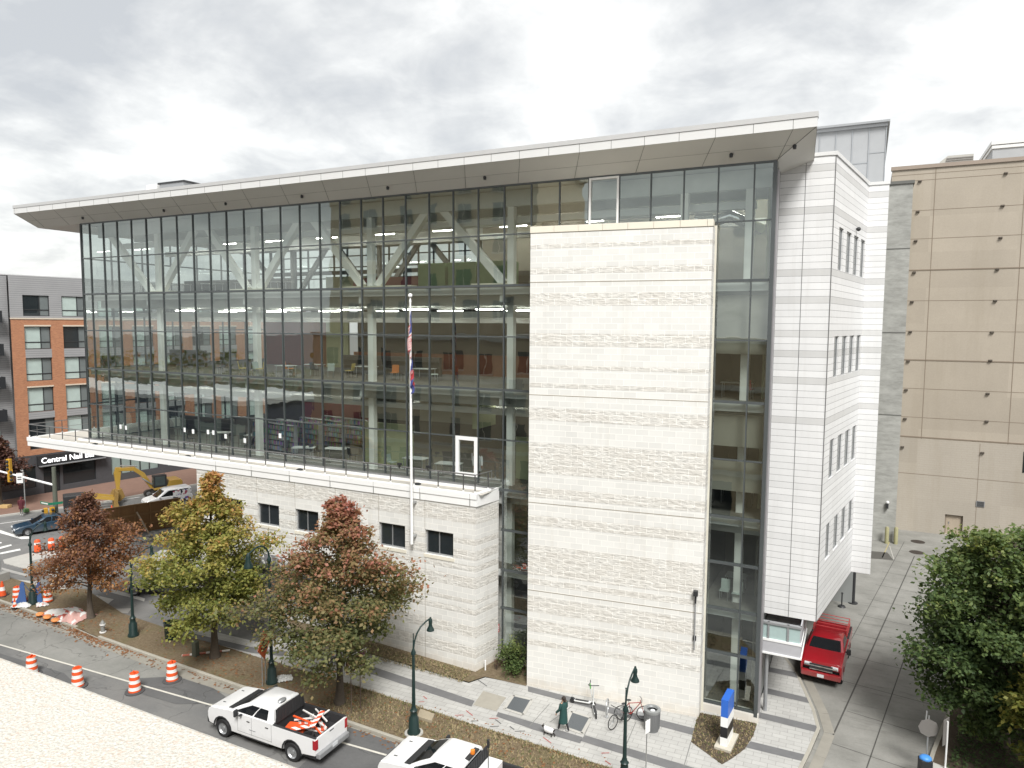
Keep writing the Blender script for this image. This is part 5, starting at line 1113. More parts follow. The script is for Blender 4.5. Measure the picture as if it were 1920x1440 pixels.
# barricade boards lying loose in the bed
STRIPED = NT('orange white striped board'); o_ = STRIPED.obj(); s_ = STRIPED.n('ShaderNodeSeparateXYZ'); STRIPED.l(o_, s_.inputs[0]); fr = STRIPED.math('FRACT', STRIPED.math('MULTIPLY', STRIPED.math('ADD', s_.outputs[0], s_.outputs[1]), 2.6)); STRIPED.pbr(STRIPED.mix(STRIPED.math('GREATER_THAN', fr, .5), (.72, .09, .03), (.75, .73, .7)), .5); STRIPED = STRIPED.mat
def to_world(root, p): 
    c, s = math.cos(root.rotation_euler.z), math.sin(root.rotation_euler.z); return Vector((root.location.x + p[0] * c - p[1] * s, root.location.y + p[0] * s + p[1] * c, root.location.z + p[2]))
R = np.random.RandomState(2)
def boards(root, d, n, x0, x1, z0, label, group, kinds):
    for i in range(n):
        kind = kinds[i % len(kinds)]; w = to_world(root, (R.uniform(x0, x1), R.uniform(-.55, .5), z0 + .05 + i * .035))
        m = MB(); L_ = R.uniform(.8, 1.25)
        if kind == 0: m.box(-L_ / 2, -.1, -.012, L_ / 2, .1, .012)
        else: m.box(-L_ / 2, -.03, -.025, L_ / 2, .03, .025)
        o = m.build('barricade_board' if kind == 0 else 'barricade_bar', STRIPED if kind == 0 else (WREFL if i % 2 else ORANGE), loc=tuple(w)); o.rotation_euler = (R.uniform(-.2, .2), R.uniform(-.25, .25), root.rotation_euler.z + R.uniform(-1.3, 1.3))
        tag(o, label[0] if kind == 0 else (label[1] if i % 2 else label[2]), 'board' if kind == 0 else 'barricade bar', group)
boards(tr1, d1, 14, -2.45, -1.45, .95, ['orange and white striped board heaped in the open truck bed', 'white barricade leg heaped in the open truck bed', 'plain orange barricade leg heaped in the open truck bed'], 'loose barricade pieces in the truck bed', [0, 1, 0, 1, 1, 1])
w = to_world(tr1, (-1.35, .3, 1.05)); o = MB().box(-.45, -.22, -.12, .35, .22, .12).build('crate', ORANGE, loc=tuple(w), rotz=ang + .3, bevel=.02); tag(o, 'orange plastic crate at the front of the open truck bed', 'crate')
w = to_world(tr1, (-2.35, .60, .96)); m = MB(); m.lathe([(.17, 0), (.26, .0), (.28, .12), (.26, .22), (.17, .22)], (0, 0, 0), 18, cap=False); m.lathe([(.17, .0), (.17, .22)], (0, 0, 0), 18, cap=False); o = m.build('spare_tyre', BLACK, loc=tuple(w), smooth=40); tag(o, 'black spare tyre lying in the open truck bed', 'tyre')
# second white pickup, cut by the bottom edge
sh = G(740, 1405, 1.1) - G(398, 1325, 1.1)
T2 = T1 + Vector((sh.x, sh.x * math.tan(ang) + .12, 0))
tr2, d2 = pickup('pickup_truck', 'white pickup with amber beacon and black rack cut off by the bottom edge', tuple(T2), ang, WPAINT, bed='tool', group='white pickups at the kerb')
rack_panel(tr2, d2)
m = MB(); m.lathe([(.09, 0), (.1, .03), (.085, .16), (0, .2)], (d2['bx'] + .18, -.1, d2['zt'] + .02), 12); m.build('beacon', M('amber lens', (.75, .22, .03), .2), tr2, smooth=40); MB().box(d2['bx'] + .1, -.5, d2['zt'] - .02, d2['bx'] + .3, .3, d2['zt'] + .03).build('lamp_bar', BLKPL, tr2)
m = MB(); m.box(d2['bx'] - .75, -d2['h2'] + .16, 1.0, d2['bx'] - .12, d2['h2'] - .16, belt_ := 1.52); m.build('tool_box', WPAINT, tr2, bevel=.03)
m = MB(); m.tube([(-1.75, .9, 1.3), (-1.75, .9, 3.3)], .017, 6); m.box(-1.79, .86, 3.1, -1.71, .94, 3.4); m.build('flag_mast', BLKPL, tr2)
boards(tr2, d2, 8, -2.4, -1.5, .98, ['orange and white striped board in the bed behind the tool box', 'white barricade leg in the bed behind the tool box', 'plain orange barricade leg in the bed behind the tool box'], 'loose barricade pieces behind the tool box', [0, 0, 1])
# red pickup with ladder rack facing down the driveway
fr_ = G(1538, 1286); hd = -DIR2
angr = math.atan2(hd.y, hd.x) + rad(5); hd = Vector((math.cos(angr), math.sin(angr), 0)); T3 = fr_ - hd * 2.68
tr3, d3 = pickup('pickup_truck', 'red pickup with pipe rack over its bed parked under the white wing', tuple(T3), angr, RPAINT, L=5.4, W=1.95, bed='open')
m = MB(); zr = 1.84
for x in (-.74, -1.2, -1.65, -2.1, -2.55): m.tube([(x, -.86, 1.34), (x, -.84, zr), (x, .84, zr), (x, .86, 1.34)], .022, 6)
for s in (-1, 1):
    m.tube([(-.62, s * .84, zr), (-2.55, s * .84, zr)], .022, 6); m.tube([(-.62, s * .86, 1.6), (-2.55, s * .86, 1.6)], .018, 6)
m.build('pipe_rack', M('red rack paint', (.42, .06, .06), .45), tr3, smooth=50)
m = MB(); m.box(-2.6, -.83, 1.36, -.74, .83, 1.42); m.build('bed_cover', RPAINT, tr3, bevel=.02)
MB().box(.9, -.55, 1.49, 1.06, -.28, 1.5).build('paper', PAPER, tr3)
# sedan and van as lofted shells
def sedan_shell(root, mt, L, W, zb, prof_top, cabin, R_, axles):
    h2 = W / 2; xf, xr = L / 2, -L / 2; ar = R_ + .06
    bot = [(xr + .05, .35), (axles[1] - ar, .28)] + arc(axles[1], R_, ar) + [(axles[1] + ar, .24), (axles[0] - ar, .24)] + arc(axles[0], R_, ar) + [(axles[0] + ar, .28), (xf - .08, .3)]
    m = MB(); side = bot + prof_top
    m.prismy(side, -h2, -h2 + .12); m.prismy(side, h2 - .12, h2)
    top = [(xf - .1, .5)] + [(x, z + .015) for x, z in prof_top] + [(xr + .1, .5)]; m.prismy(top, -h2 + .12, h2 - .12)
    m.build('body', mt, root, bevel=.05, smooth=40); MB().box(xr + .2, -h2 + .14, .2, xf - .2, h2 - .14, .6).build('underbody', BLKPL, root)
    rings = []
    for xa, xb, w, z in cabin: rings.append([(xa, -w * .9, z), (xa + .04, 0, z), (xa, w * .9, z), (xa - .15, w, z), (xb + .12, w, z), (xb, w * .9, z), (xb, -w * .9, z), (xb + .12, -w, z), (xa - .15, -w, z)])
    m = MB(); m.loft(rings); m.build('cab', mt, root, smooth=35)
    (a0, b0, w0, z0), (a1, b1, w1, z1) = cabin[0], cabin[-2]; le = lambda p, q, k: p + (q - p) * k
    def RP(k):
        i = 0 if k < .5 else 1; f_ = k * 2 - i; return [le(cabin[i][j], cabin[i + 1][j], f_) for j in range(4)]
    for nm, rear in (('windscreen', 0), ('rear_window', 1)):
        m = MB(); ks = (.06, .5, .95)
        for k in ks:
            xa, xb, w, z = RP(k)
            for q in (-.88, -.44, 0, .44, .88): m.v.append((xb - .014, q * w * .9, z) if rear else (xa + .016 + .04 * (1 - abs(q)), q * w * .9, z))
        for i in range(2):
            for j in range(4): m.f.append((i * 5 + j, i * 5 + j + 1, i * 5 + j + 6, i * 5 + j + 5)); m.m.append(0)
        m.build(nm, CARGLASS, root, recalc=False)
    for s in (-1, 1):
        def P(t, k):
            xa, xb, w, z = RP(k); return Vector((le(xa - .17, xb + .14, t), s * (w + .012), z))
        for a, b in ((.03, .47), (.51, .93)): MB().add([P(a, .1), P(b, .1), P(a + .02, .5), P(b, .5), P(a + .05, .93), P(b, .93)], [(0, 1, 3, 2), (2, 3, 5, 4)]).build('side_window', CARGLASS, root, recalc=False)
        MB().box(a0 - .35, s * (h2 + .08) - .09, z0 + .02, a0 - .2, s * (h2 + .08) + .09, z0 + .15).build('wing_mirror', mt, root, bevel=.03)
        sg = MB()
        for x in (le(a0, b0, .12), le(a0, b0, .5), le(a0, b0, .88)): sg.box(x - .005, s * h2 - .004, .34, x + .005, s * h2 + .003, z0 - .02)
        sg.build('door_seam', M('door seam dark', (.03, .03, .03), .8, 0, 0), root)
        for x in axles: wheel(root, x, s * (h2 - .12), R_, .22, s)
        MB().box(xf - .32, s * (h2 - .25) - .22, .60, xf + .0, s * (h2 - .25) + .2, .72).build('headlight', CLEARLAMP, root, bevel=.02); MB().box(xr - .01, s * (h2 - .25) - .2, .72, xr + .2, s * (h2 - .25) + .21, .86).build('taillight', REDLAMP, root, bevel=.02)
    MB().box(xf - .1, -.55, .36, xf + .015, .55, .56).build('grille', BLKPL, root, bevel=.02); MB().box(xf + .0, -.2, .42, xf + .03, .2, .53).build('licence_plate', PLATE, root); MB().box(xr - .03, -.2, .5, xr + .0, .2, .62).build('licence_plate', PLATE, root)
wA, wB = G(52.6, 1004.8), G(93.7, 998.0); a = math.atan2(wA.y - wB.y, wA.x - wB.x); dv = (wA - wB).normalized(); lat = Vector((-dv.y, dv.x, 0))
cpos = wA - dv * 1.35 - lat * .8
car = thing('sedan_car', 'dark blue sedan waiting at the crosswalk beside the signal mast', 'car', (cpos.x, cpos.y, 0), a)
sedan_shell(car, BPAINT, 4.65, 1.82, .3, [(2.3, .48), (2.3, .66), (2.1, .80), (1.0, .94), (.9, .95), (-1.6, 1.0), (-2.25, .98), (-2.32, .7), (-2.28, .4)], [(1.02, -1.75, .84, .93), (.45, -1.35, .76, 1.2), (.10, -.95, .68, 1.40), (-.1, -.75, .58, 1.45)], .33, (1.38, -1.32))
vA, vB = G(276, 958), G(306, 952); vd = (G(202.5, 968.8) - G(272.5, 957.5)).normalized(); vp = G(277, 958.5) - vd * 2.1 - Vector((-vd.y, vd.x, 0)) * .9
van = thing('small_van', 'white delivery van with colourful graphics behind the board hoarding', 'van', (vp.x, vp.y, 0), math.atan2(vd.y, vd.x))
sedan_shell(van, WPAINT, 4.4, 1.82, .3, [(2.15, .5), (2.17, .8), (1.95, .98), (1.25, 1.12), (1.2, 1.14), (-2.1, 1.16), (-2.2, .9), (-2.2, .4)], [(1.25, -2.15, .88, 1.1), (.75, -2.13, .85, 1.45), (.38, -2.1, .80, 1.75), (.1, -2.05, .72, 1.84)], .33, (1.35, -1.4))
GRAPH = NT('van graphics'); v = GRAPH.n('ShaderNodeTexVoronoi'); v.inputs['Scale'].default_value = 4.; GRAPH.l(GRAPH.obj(), v.inputs['Vector']); sp = GRAPH.n('ShaderNodeSeparateColor'); GRAPH.l(v.outputs['Color'], sp.inputs[0]); GRAPH.pbr(GRAPH.ramp(sp.outputs[0], [(0., (.75, .75, .75)), (.45, (.03, .03, .05)), (.6, (.75, .74, .72)), (.75, (.35, .06, .1)), (.88, (.15, .12, .35))], 'CONSTANT'), .35); GRAPH = GRAPH.mat
for s in (-1, 1): MB().add([(-.3, s * .93, .55), (-2.1, s * .93, .55), (-2.05, s * .87, 1.65), (-.3, s * .885, 1.62)], [(0, 1, 2, 3)]).build('side_graphic', GRAPH, van, recalc=False)
# white box lorry with lettered cab half hidden by the yellow green oak
bt = thing('utility_truck', 'white and blue works truck half hidden behind the yellow green oak', 'truck', tuple(G(262, 1108) + Vector((2.3, .9, 0))), rad(200))
m = MB(); m.prismy([(1.6, .45), (3.0, .45), (3.1, .7), (3.05, 1.2), (2.6, 1.35), (2.35, 2.1), (1.6, 2.15)], -1, 1); m.build('cab', WPAINT, bt, bevel=.06, smooth=40)
m = MB(); m.box(-3, -1.05, .8, 1.5, 1.05, 2.6); m.build('box_body', M('box body aluminium', (.55, .56, .55), .4, .2, .12, 2), bt, bevel=.03)
MB().add([(2.62, -.85, 1.4), (2.62, .85, 1.4), (2.40, .8, 2.02), (2.40, -.8, 2.02)], [(0, 1, 2, 3)]).build('windscreen', CARGLASS, bt, recalc=False); MB().box(2.3, -1.01, .8, 3.02, 1.01, 1.02).build('blue_band', M('navy band', (.04, .035, .14), .4), bt)
MB().box(-2.9, -.9, .4, 2.9, .9, .82).build('chassis', BLKPL, bt)
for x in (2.2, -1.9):
    for s in (-1, 1): wheel(bt, x, s * .9, .42, .26, s)
# excavator
ex = thing('excavator', 'yellow tracked excavator with folded boom working in the street', 'excavator', tuple(G(304, 931)), math.atan2(*(reversed((-(DIR2 + Vector((.25, 0, 0)))).xy))))
IRON = M('track iron', (.06, .055, .05), .7, .3, .3, 5)
for s in (-1, 1):
    m = MB(); m.prismy(arc(1.35, .42, .42, 90, -90, 7) + arc(-1.35, .42, .42, 270, 90, 7), s * 1.0 - .25, s * 1.0 + .25); tk = m.build('track', IRON, ex, smooth=30)
    m = MB(); [m.lathe([(.0, -.28), (.24, -.28), (.24, .28), (0, .28)], (x, s * 1.0, .42), 10, axis='y') for x in (-1.3, -.65, 0, .65, 1.3)]; m.build('roller', GREYMET, tk, loc=(0, 0, 0))
m = MB(); m.box(-1.1, -.7, .5, 1.1, .7, .95); m.lathe([(.7, .9), (.7, 1.1), (0, 1.1)], (0, 0, 0), 16); m.build('undercarriage', IRON, ex)
m = MB(); m.prismy([(-2.0, 1.1), (1.1, 1.1), (1.1, 1.4), (-.4, 1.5), (-.6, 2.1), (-1.9, 2.1), (-2.1, 1.8)], -1.15, 1.15); m.build('house', YPAINT, ex, bevel=.06)
m = MB(); m.box(-.3, .25, 1.4, 1.15, 1.15, 2.85); cb_ = m.build('cab', BLKPL, ex, bevel=.05); m = MB(); m.box(1.16, .33, 1.65, 1.17, 1.07, 2.7); m.box(-.1, 1.152, 1.65, 1.0, 1.16, 2.7); m.box(-.1, .238, 1.65, 1.0, .247, 2.7); m.build('cab_window', M('cab glass', (.07, .09, .09), .05), cb_, loc=(0, 0, 0))
m = MB(); m.prismy([(.9, 1.3), (1.3, 1.2), (2.3, 2.9), (3.1, 3.6), (4.6, 3.75), (4.6, 4.1), (2.9, 4.0), (1.9, 3.2)], -.26, .26); m.build('boom', YPAINT, ex, bevel=.03)
m = MB(); m.prismy([(4.3, 4.15), (4.9, 4.2), (5.1, 3.5), (4.9, 1.5), (4.6, 1.5), (4.4, 3.3)], -.2, .2); m.build('stick', YPAINT, ex, bevel=.03)
m = MB(); m.tube([(1.0, .35, 1.6), (2.2, .35, 2.6)], .09, 8); m.tube([(2.6, 0, 4.05), (4.4, 0, 4.35)], .08, 8); m.build('hydraulic_ram', STEEL, ex)
m = MB(); m.prismy([(4.4, 1.7), (5.2, 1.6), (5.5, 1.0), (5.3, .35), (4.6, .25), (4.1, .7)], -.5, .5); m.build('bucket', M('worn bucket', (.30, .19, .06), .6, .2, .3, 4), ex, bevel=.03)
ex.scale = (.88, .88, .88)
# second digger's blade and arm at left of the excavator
bk = thing('loader_bucket', 'yellow loader arm and blade standing behind the russet oak', 'loader', tuple(G(216, 949)), rad(60))
m = MB(); m.prismy([(-.2, 0), (.35, 0), (.2, .5), (.3, 1.5), (.05, 1.6), (-.15, .6)], -.95, .95); m.build('blade', M('worn bucket', (.30, .19, .06)), bk, bevel=.02); m = MB(); m.bar((-.1, .6, .9), (-2.8, .6, 1.5), .2, .3); m.bar((-.1, -.6, .9), (-2.8, -.6, 1.5), .2, .3); m.build('lift_arm', YPAINT, bk); m = MB(); m.box(-4.4, -.7, .4, -2.6, .7, 1.7); m.build('engine_hood', BLKPL, bk, bevel=.1)
for s in (-1, 1):
    for x in (-2.6, -4.0): wheel(bk, x, s * .8, .4, .3, s)
# ================================================================ STREET FURNITURE
LAMPIN = M('lamp lens', (.55, .55, .5), .2)
def lamp(label, base, rotz, s=1., arm=.95, tall=None):
    root = thing('street_lamp', label, 'street lamp', tuple(base), rotz, 'green street lamps')
    m = MB(); m.lathe([(.30, 0), (.30, .12), (.24, .2), (.22, .75), (.16, .82), (.15, 1.05), (.18, 1.09), (.12, 1.16), (.10, 1.25)], (0, 0, 0), 14); m.build('base', LAMPGRN, root, smooth=40)
    hp = 3.75 * s; m = MB(); m.tube([(0, 0, 1.2), (0, 0, hp)], [.085, .062], 12); m.lathe([(.062, hp - .1), (.11, hp - .06), (.11, hp + .04), (.07, hp + .12), (.05, hp + .2)], (0, 0, 0), 12); m.build('pole', LAMPGRN, root, smooth=40)
    if s < 1.3:
        m = MB(); m.tube([(0, 0, hp), (0, 0, hp + .85)], [.045, .02], 8); m.ball((0, 0, hp + .87), .035, 8, 5); m.build('finial', LAMPGRN, root, smooth=50)
        P = [(x * arm, 0, hp + .15 + z) for x, z in ((0.0, 0), (.06, .35), (.2, .68), (.42, .93), (.7, 1.08), (.96, 1.16), (1., 1.12))]
    else:
        P = [(x * arm, 0, hp + z) for x, z in ((0, 0), (.02, .35), (.12, .62), (.3, .8), (.5, .86), (.72, .8), (.93, .66), (1., .6))]
    MB().tube(P, .036 * (1 if s < 1.3 else 1.25), 8).build('arm', LAMPGRN, root, smooth=50)
    ex, ez = P[-1][0], P[-1][2]; k = 1. if s < 1.3 else 1.2
    m = MB(); m.lathe([(.04, .12), (.05, .05), (.085, .0), (.09, -.1), (.075, -.2), (.10, -.32), (.17, -.45), (.18, -.50), (.15, -.50)], (ex, 0, ez - .02), 14) if k == 1 else m.lathe([(.04, .12), (.09, .02), (.13, -.1), (.14, -.35), (.22, -.5), (.23, -.62), (.18, -.62)], (ex, 0, ez - .02), 14)
    h = m.build('lamp_head', LAMPGRN, root, smooth=40); MB().ball((ex, 0, ez - (.5 if k == 1 else .62)), .13 * k, 10, 6, 0, (1, 1, .5)).build('lens', LAMPIN, h, smooth=60, loc=(0, 0, 0)); return root
MB()
lamp('dark green gooseneck street lamp behind the hood of the cut off white pickup', G(776, 1375, ZV), rad(70))
lamp('dark green gooseneck street lamp in front of the stone tower beside the bicycles', G(1170, 1478, ZV), rad(85), .87)
lamp('tallest dark green street lamp with big hooked arm between the two largest oaks', G(510, 1280, ZV), rad(-95), 1.72, 1.25)
lamp('dark green street lamp against the left flank of the yellow green oak', G(250, 1192, ZV), rad(80), 1., 1.25)
lamp('dark green street lamp beside the blue folding sign at the far left', G(62, 1132, ZV), rad(75), 1.05, .9)
m = MB(); m.lathe([(.42, 0), (.42, .05), (0, .05)], (0, 0, 0), 16); q = G(776, 1375, ZV); o = m.build('lamp_footing', CONC, loc=tuple(q)); tag(o, 'round pale concrete footing under the lamp behind the cut off pickup', 'footing')
# traffic drums
def drum(label, base, bands=4, tilt=0., skirt=True):
    root = thing('traffic_drum', label, 'traffic drum', (base.x, base.y, base.z), rng.uniform(0, 6), 'orange and white traffic drums')
    hs_ = [0, .10, .27, .44, .61, .78, .92]; cur = .30; m = MB()
    def r(z): return .30 - .09 * z
    for i in range(6): z0, z1 = hs_[i], hs_[i + 1]; m.lathe([(r(z0), z0 + .06), (r(z0) - .008 * (i % 2), z0 + .06), (r(z1) - .008 * (i % 2), z1 + .06), (r(z1), z1 + .06)], (0, 0, 0), 18, 0 if i % 2 == 0 else 1, cap=False)
    m.lathe([(r(.92), .98), (.19, 1.0), (.17, .96), (0, .96)], (0, 0, 0), 18, 0, cap=False); m.obox((0, 0, 1.03), (.2, .05, .1), None, 0)
    m.build('drum', [ORANGE, WREFL], root, smooth=40)
    if skirt: MB().lathe([(.46, 0), (.46, .05), (.38, .07), (.33, .07)], (0, 0, 0), 20).build('rubber_base', M('grey rubber', (.07, .07, .072), .85, 0, .15), root, smooth=40)
    root.rotation_euler.x = tilt; return root
drum('orange and white traffic drum on the lane line nearest the pickup', G(253, 1297)); drum('orange and white traffic drum standing inside the parking lane by the kerb', G(323, 1276))
drum('orange and white traffic drum half hidden by the pale ledge', G(146, 1287)); drum('orange traffic drum showing only its top over the pale ledge', G(60, 1265))
drum('orange and white traffic drum on the verge left of the blue folding sign', G(33, 1128, ZV), skirt=False); drum('orange and white traffic drum on the verge right of the blue folding sign', G(90, 1128, ZV), skirt=False)
def cone(label, base, s=1.):
    root = thing('traffic_cone', label, 'traffic cone', tuple(base), rng.uniform(0, 1), 'orange traffic cones'); m = MB(); m.lathe([(.17 * s, .03), (.125 * s, .28 * s)], (0, 0, 0), 14, 0, cap=False); m.lathe([(.125 * s, .28 * s), (.09 * s, .46 * s)], (0, 0, 0), 14, 1, cap=False); m.lathe([(.09 * s, .46 * s), (.035 * s, .74 * s), (0, .74 * s)], (0, 0, 0), 14, 0, cap=False); m.build('cone', [ORANGE, WREFL], root, smooth=40); MB().box(-.22 * s, -.22 * s, 0, .22 * s, .22 * s, .04).build('base', BLKPL, root, bevel=.01); return root
cone('large orange cone with white collar cut by the left edge', G(5, 1117, ZV), 1.35); cone('orange cone alone in the street left of the white van', G(210, 963), 1.1); cone('small orange cone against the foot of the blue folding sign', G(47, 1126, ZV), .8); cone('narrow orange cone in front of the left verge drum', G(28, 1139, ZV), .8)
# barricade drums at the median
for i, (px, py) in enumerate(((71, 1036), (97, 1033), (117, 1030))):
    c = G(px, py); root = thing('barrier_post', ['orange white topped channelizer post nearest the blue sedan', 'orange channelizer post in the middle of the three by the median', 'orange channelizer post half hidden behind the russet oak'][i], 'channelizer', (c.x, c.y, .05), 0, 'channelizer posts on the median'); m = MB(); m.lathe([(.26, 0), (.22, .9), (.16, 1.0), (0, 1.02)], (0, 0, 0), 14, 0); m.lathe([(.235, .62), (.225, .8)], (0, 0, 0), 14, 1, cap=False); m.build('shell', [ORANGE, WREFL], root, smooth=40); MB().box(-.3, -.3, 0, .3, .3, .06).build('base', BLKPL, root)
c = G(82, 1072); d_ = (G(120, 1062) - c).normalized(); o = MB().prismy([(-1.6, 0), (1.6, 0), (1.6, .9), (-1.6, .9)], -.35, .35).build('concrete_block', M('rough concrete block', (.30, .295, .275), .9, 0, .2, 2., .3, 20), loc=(c.x + d_.x, c.y + d_.y, .05), rotz=math.atan2(d_.y, d_.x), bevel=.04); tag(o, 'large grey concrete barrier block behind the russet oak', 'barrier block')
c = G(2, 1090); o = MB().box(-.5, -.35, 0, .5, .35, .7).build('concrete_block', M('rough concrete block', (.30, .295, .275)), loc=tuple(c), bevel=.03); tag(o, 'short grey concrete footing block at the left edge', 'barrier block')
m = MB(); m.tube([(0, 0, .7), (0, 0, 2.7)], .04, 6); o = m.build('steel_post', GALV, loc=tuple(c)); tag(o, 'thin steel post standing on the concrete footing block', 'post')
# blue folding sign (seen from behind)
bs = thing('folding_sign', 'pair of blue A-frame roadwork signs leaning by the lamp base', 'folding sign', tuple(G(58, 1128, ZV)), rad(25)); BLUE = M('blue sheet', (.045, .095, .24), .5, 0, .15)
for x, w in ((-.55, .5), (.55, .45)):
    m = MB(); m.add([(x - w, -.35, 0), (x + w, -.35, 0), (x + w * .15, .05, 1.3), (x - w * .15, .05, 1.3), (x - w, -.31, 0), (x + w, -.31, 0), (x + w * .15, .09, 1.3), (x - w * .15, .09, 1.3)], [(0, 1, 2, 3), (7, 6, 5, 4), (0, 4, 5, 1), (1, 5, 6, 2), (2, 6, 7, 3), (3, 7, 4, 0)]); m.build('panel', BLUE, bs); m = MB(); m.bar((x - w, .5, 0), (x, .08, 1.3), .05, .03); m.bar((x + w, .5, 0), (x, .08, 1.3), .05, .03); m.build('strut', BLUE, bs)
# sand bags, tarpaulins
for i, (px, py, sx) in enumerate(((75, 1154, .55), (89, 1159, .75), (104, 1165, .65))):
    c = G(px, py, ZV); m = MB(); m.ball((0, 0, .09), .3, 12, 8, 0, (sx * 1.5, .8, .36)); o = m.build('sand_bag', M('orange sand bag', (.70, .27, .09), .8, 0, .2, 8, .3, 25), loc=tuple(c), rotz=rad(-22), smooth=80); tag(o, ['orange sand bag at the left end of the row on the kerb', 'long orange sand bag in the middle of the row on the kerb', 'orange sand bag at the right end of the row on the kerb'][i], 'sand bag', 'orange sand bags on the kerb')
def tarp(label, c, lx, ly, h, mt, seed, rot):
    R = np.random.RandomState(seed); n = 16; m = MB()
    for i in range(n + 1):
        for j in range(n + 1):
            u, v = i / n - .5, j / n - .5; e = (1 - (2 * u) ** 2) * (1 - (2 * v) ** 2); ph = seed
            z = h * e * (.55 + .45 * math.sin(7 * u + ph) * math.cos(6 * v + ph)) + .05 * abs(math.sin(17 * u + 9 * v + ph)) + .015; m.v.append((u * lx * (1 + .12 * math.sin(5 * v + ph)), v * ly * (1 + .12 * math.sin(6 * u + ph)), z + R.normal(0, .012)))
    for i in range(n):
        for j in range(n): p = i * (n + 1) + j; m.f.append((p, p + n + 1, p + n + 2, p + 1)); m.m.append(0 if (math.sin(5 * i + seed) + math.sin(j * .9 + i * .5)) < .95 else 1)
    o = m.build('tarpaulin', mt, loc=tuple(c), rotz=rot, smooth=50); return tag(o, label, 'tarpaulin')
TW = M('white sheet', (.62, .62, .6), .6, 0, .15, 4); TP = M('pale pink sheet', (.50, .30, .27), .7, 0, .25, 4); TR = M('faded red sheet', (.48, .13, .10), .6, 0, .2, 4)
tarp('crumpled white tarpaulin lying between the sand bags and the russet oak', G(118, 1149, ZV), 2.2, 1.0, .45, [TW, TR], 2, rad(35)); tarp('pale pink tarpaulin heap with white strap by the russet oak trunk', G(142, 1160, ZV), 1.5, 1.5, .7, [TP, TW], 5, rad(10)); tarp('faded red and white sheet draped right behind the sand bags', G(121, 1160, ZV), 1.1, .8, .3, [TR, TW], 8, rad(-10))
tarp('white plastic sheet at the foot of the far left street lamp', G(43, 1136, ZV), 1.1, .8, .2, [TW, TW], 3, rad(20)); tarp('pale crumpled sheet right of the far left street lamp foot', G(78, 1134, ZV), .9, .6, .2, [TW, TP], 6, rad(-20)); tarp('torn white sheet lying beside the tallest street lamp base', G(533, 1273, ZV), .8, .7, .15, [TW, TW], 9, rad(40))
# hydrant
hy = thing('fire_hydrant', 'small grey and white fire hydrant on the verge by the kerb gap', 'fire hydrant', tuple(G(193, 1186, ZV)))
m = MB(); m.lathe([(.17, 0), (.17, .05), (.12, .07), (.115, .45), (.15, .48), (.15, .53), (.12, .56), (.10, .66), (.04, .72), (.04, .76), (0, .76)], (0, 0, 0), 14); m.build('barrel', M('hydrant grey', (.22, .22, .21), .5), hy, smooth=40); MB().lathe([(.155, .47), (.155, .54)], (0, 0, 0), 14).build('collar', WREFL, hy); MB().lathe([(.18, .02), (.18, .07)], (0, 0, 0), 14).build('collar', WREFL, hy)
for s in (-1, 1): MB().lathe([(.06, .1 * s), (.06, .19 * s), (0, .19 * s)], (0, 0, .42), 10, axis='x').build('nozzle', M('hydrant grey', (.22, .22, .21)), hy, smooth=40)
# litter bins
bn = thing('litter_bin', 'dark green litter bin under the yellow green oak', 'litter bin', tuple(G(322, 1197, ZV))); m = MB(); m.lathe([(.32, 0), (.36, .1), (.40, .95), (.43, 1.0), (.34, 1.0), (.32, .7), (0, .7)], (0, 0, 0), 18); m.build('drum', LAMPGRN, bn, smooth=40)
cn = thing('litter_bin', 'round grey metal litter bin with open rim standing by the tower', 'litter bin', tuple(G(1222, 1368, .155)))
m = MB(); m.lathe([(.30, 0), (.30, .06), (.33, .1), (.35, .9), (.34, .9), (.31, .5), (0, .45)], (0, 0, 0), 22); m.build('drum', M('bin grey', (.20, .205, .21), .5, .3, .1), cn, smooth=40); m = MB(); m.lathe([(.36, .86), (.39, .95), (.39, 1.0), (.26, 1.02), (.22, .94)], (0, 0, 0), 22, cap=False); m.build('rim', M('bin rim grey', (.30, .31, .31), .4, .4, .1), cn, smooth=40)
m = MB()
for k in range(26): a = 2 * math.pi * k / 26; m.bar((.355 * math.cos(a) * .95, .355 * math.sin(a) * .95, .12), (.36 * math.cos(a), .36 * math.sin(a), .86), .02, .012)
m.build('slats', M('bin grey', (.20, .205, .21)), cn); MB().ball((.03, 0, .9), .12, 8, 6, 0, (1, 1, .5)).build('litter', PAPER, cn)
# utility box and striped bar on the verge
o = MB().box(-.16, -.13, 0, .16, .13, .85).build('utility_post', M('olive utility post', (.09, .10, .075), .7), loc=tuple(G(367, 1230, ZV)), bevel=.02); tag(o, 'short olive utility post on the verge beside the yellow green oak', 'utility post')
pa, pb_ = G(341, 1229, ZV + .05), G(431, 1219, ZV + .05); dd_ = pb_ - pa; STR2 = NT('red white striped bar'); s_ = STR2.n('ShaderNodeSeparateXYZ'); STR2.l(STR2.obj(), s_.inputs[0]); STR2.pbr(STR2.mix(STR2.math('GREATER_THAN', STR2.math('FRACT', STR2.math('MULTIPLY', s_.outputs[0], 1.2)), .55), (.65, .62, .58), (.40, .12, .08)), .6); o = MB().box(-dd_.length / 2, -.06, -.03, dd_.length / 2, .06, .03).build('striped_bar', STR2.mat, loc=tuple((pa + pb_) / 2), rotz=math.atan2(dd_.y, dd_.x)); tag(o, 'red and white striped bar lying on the verge soil', 'barrier bar')
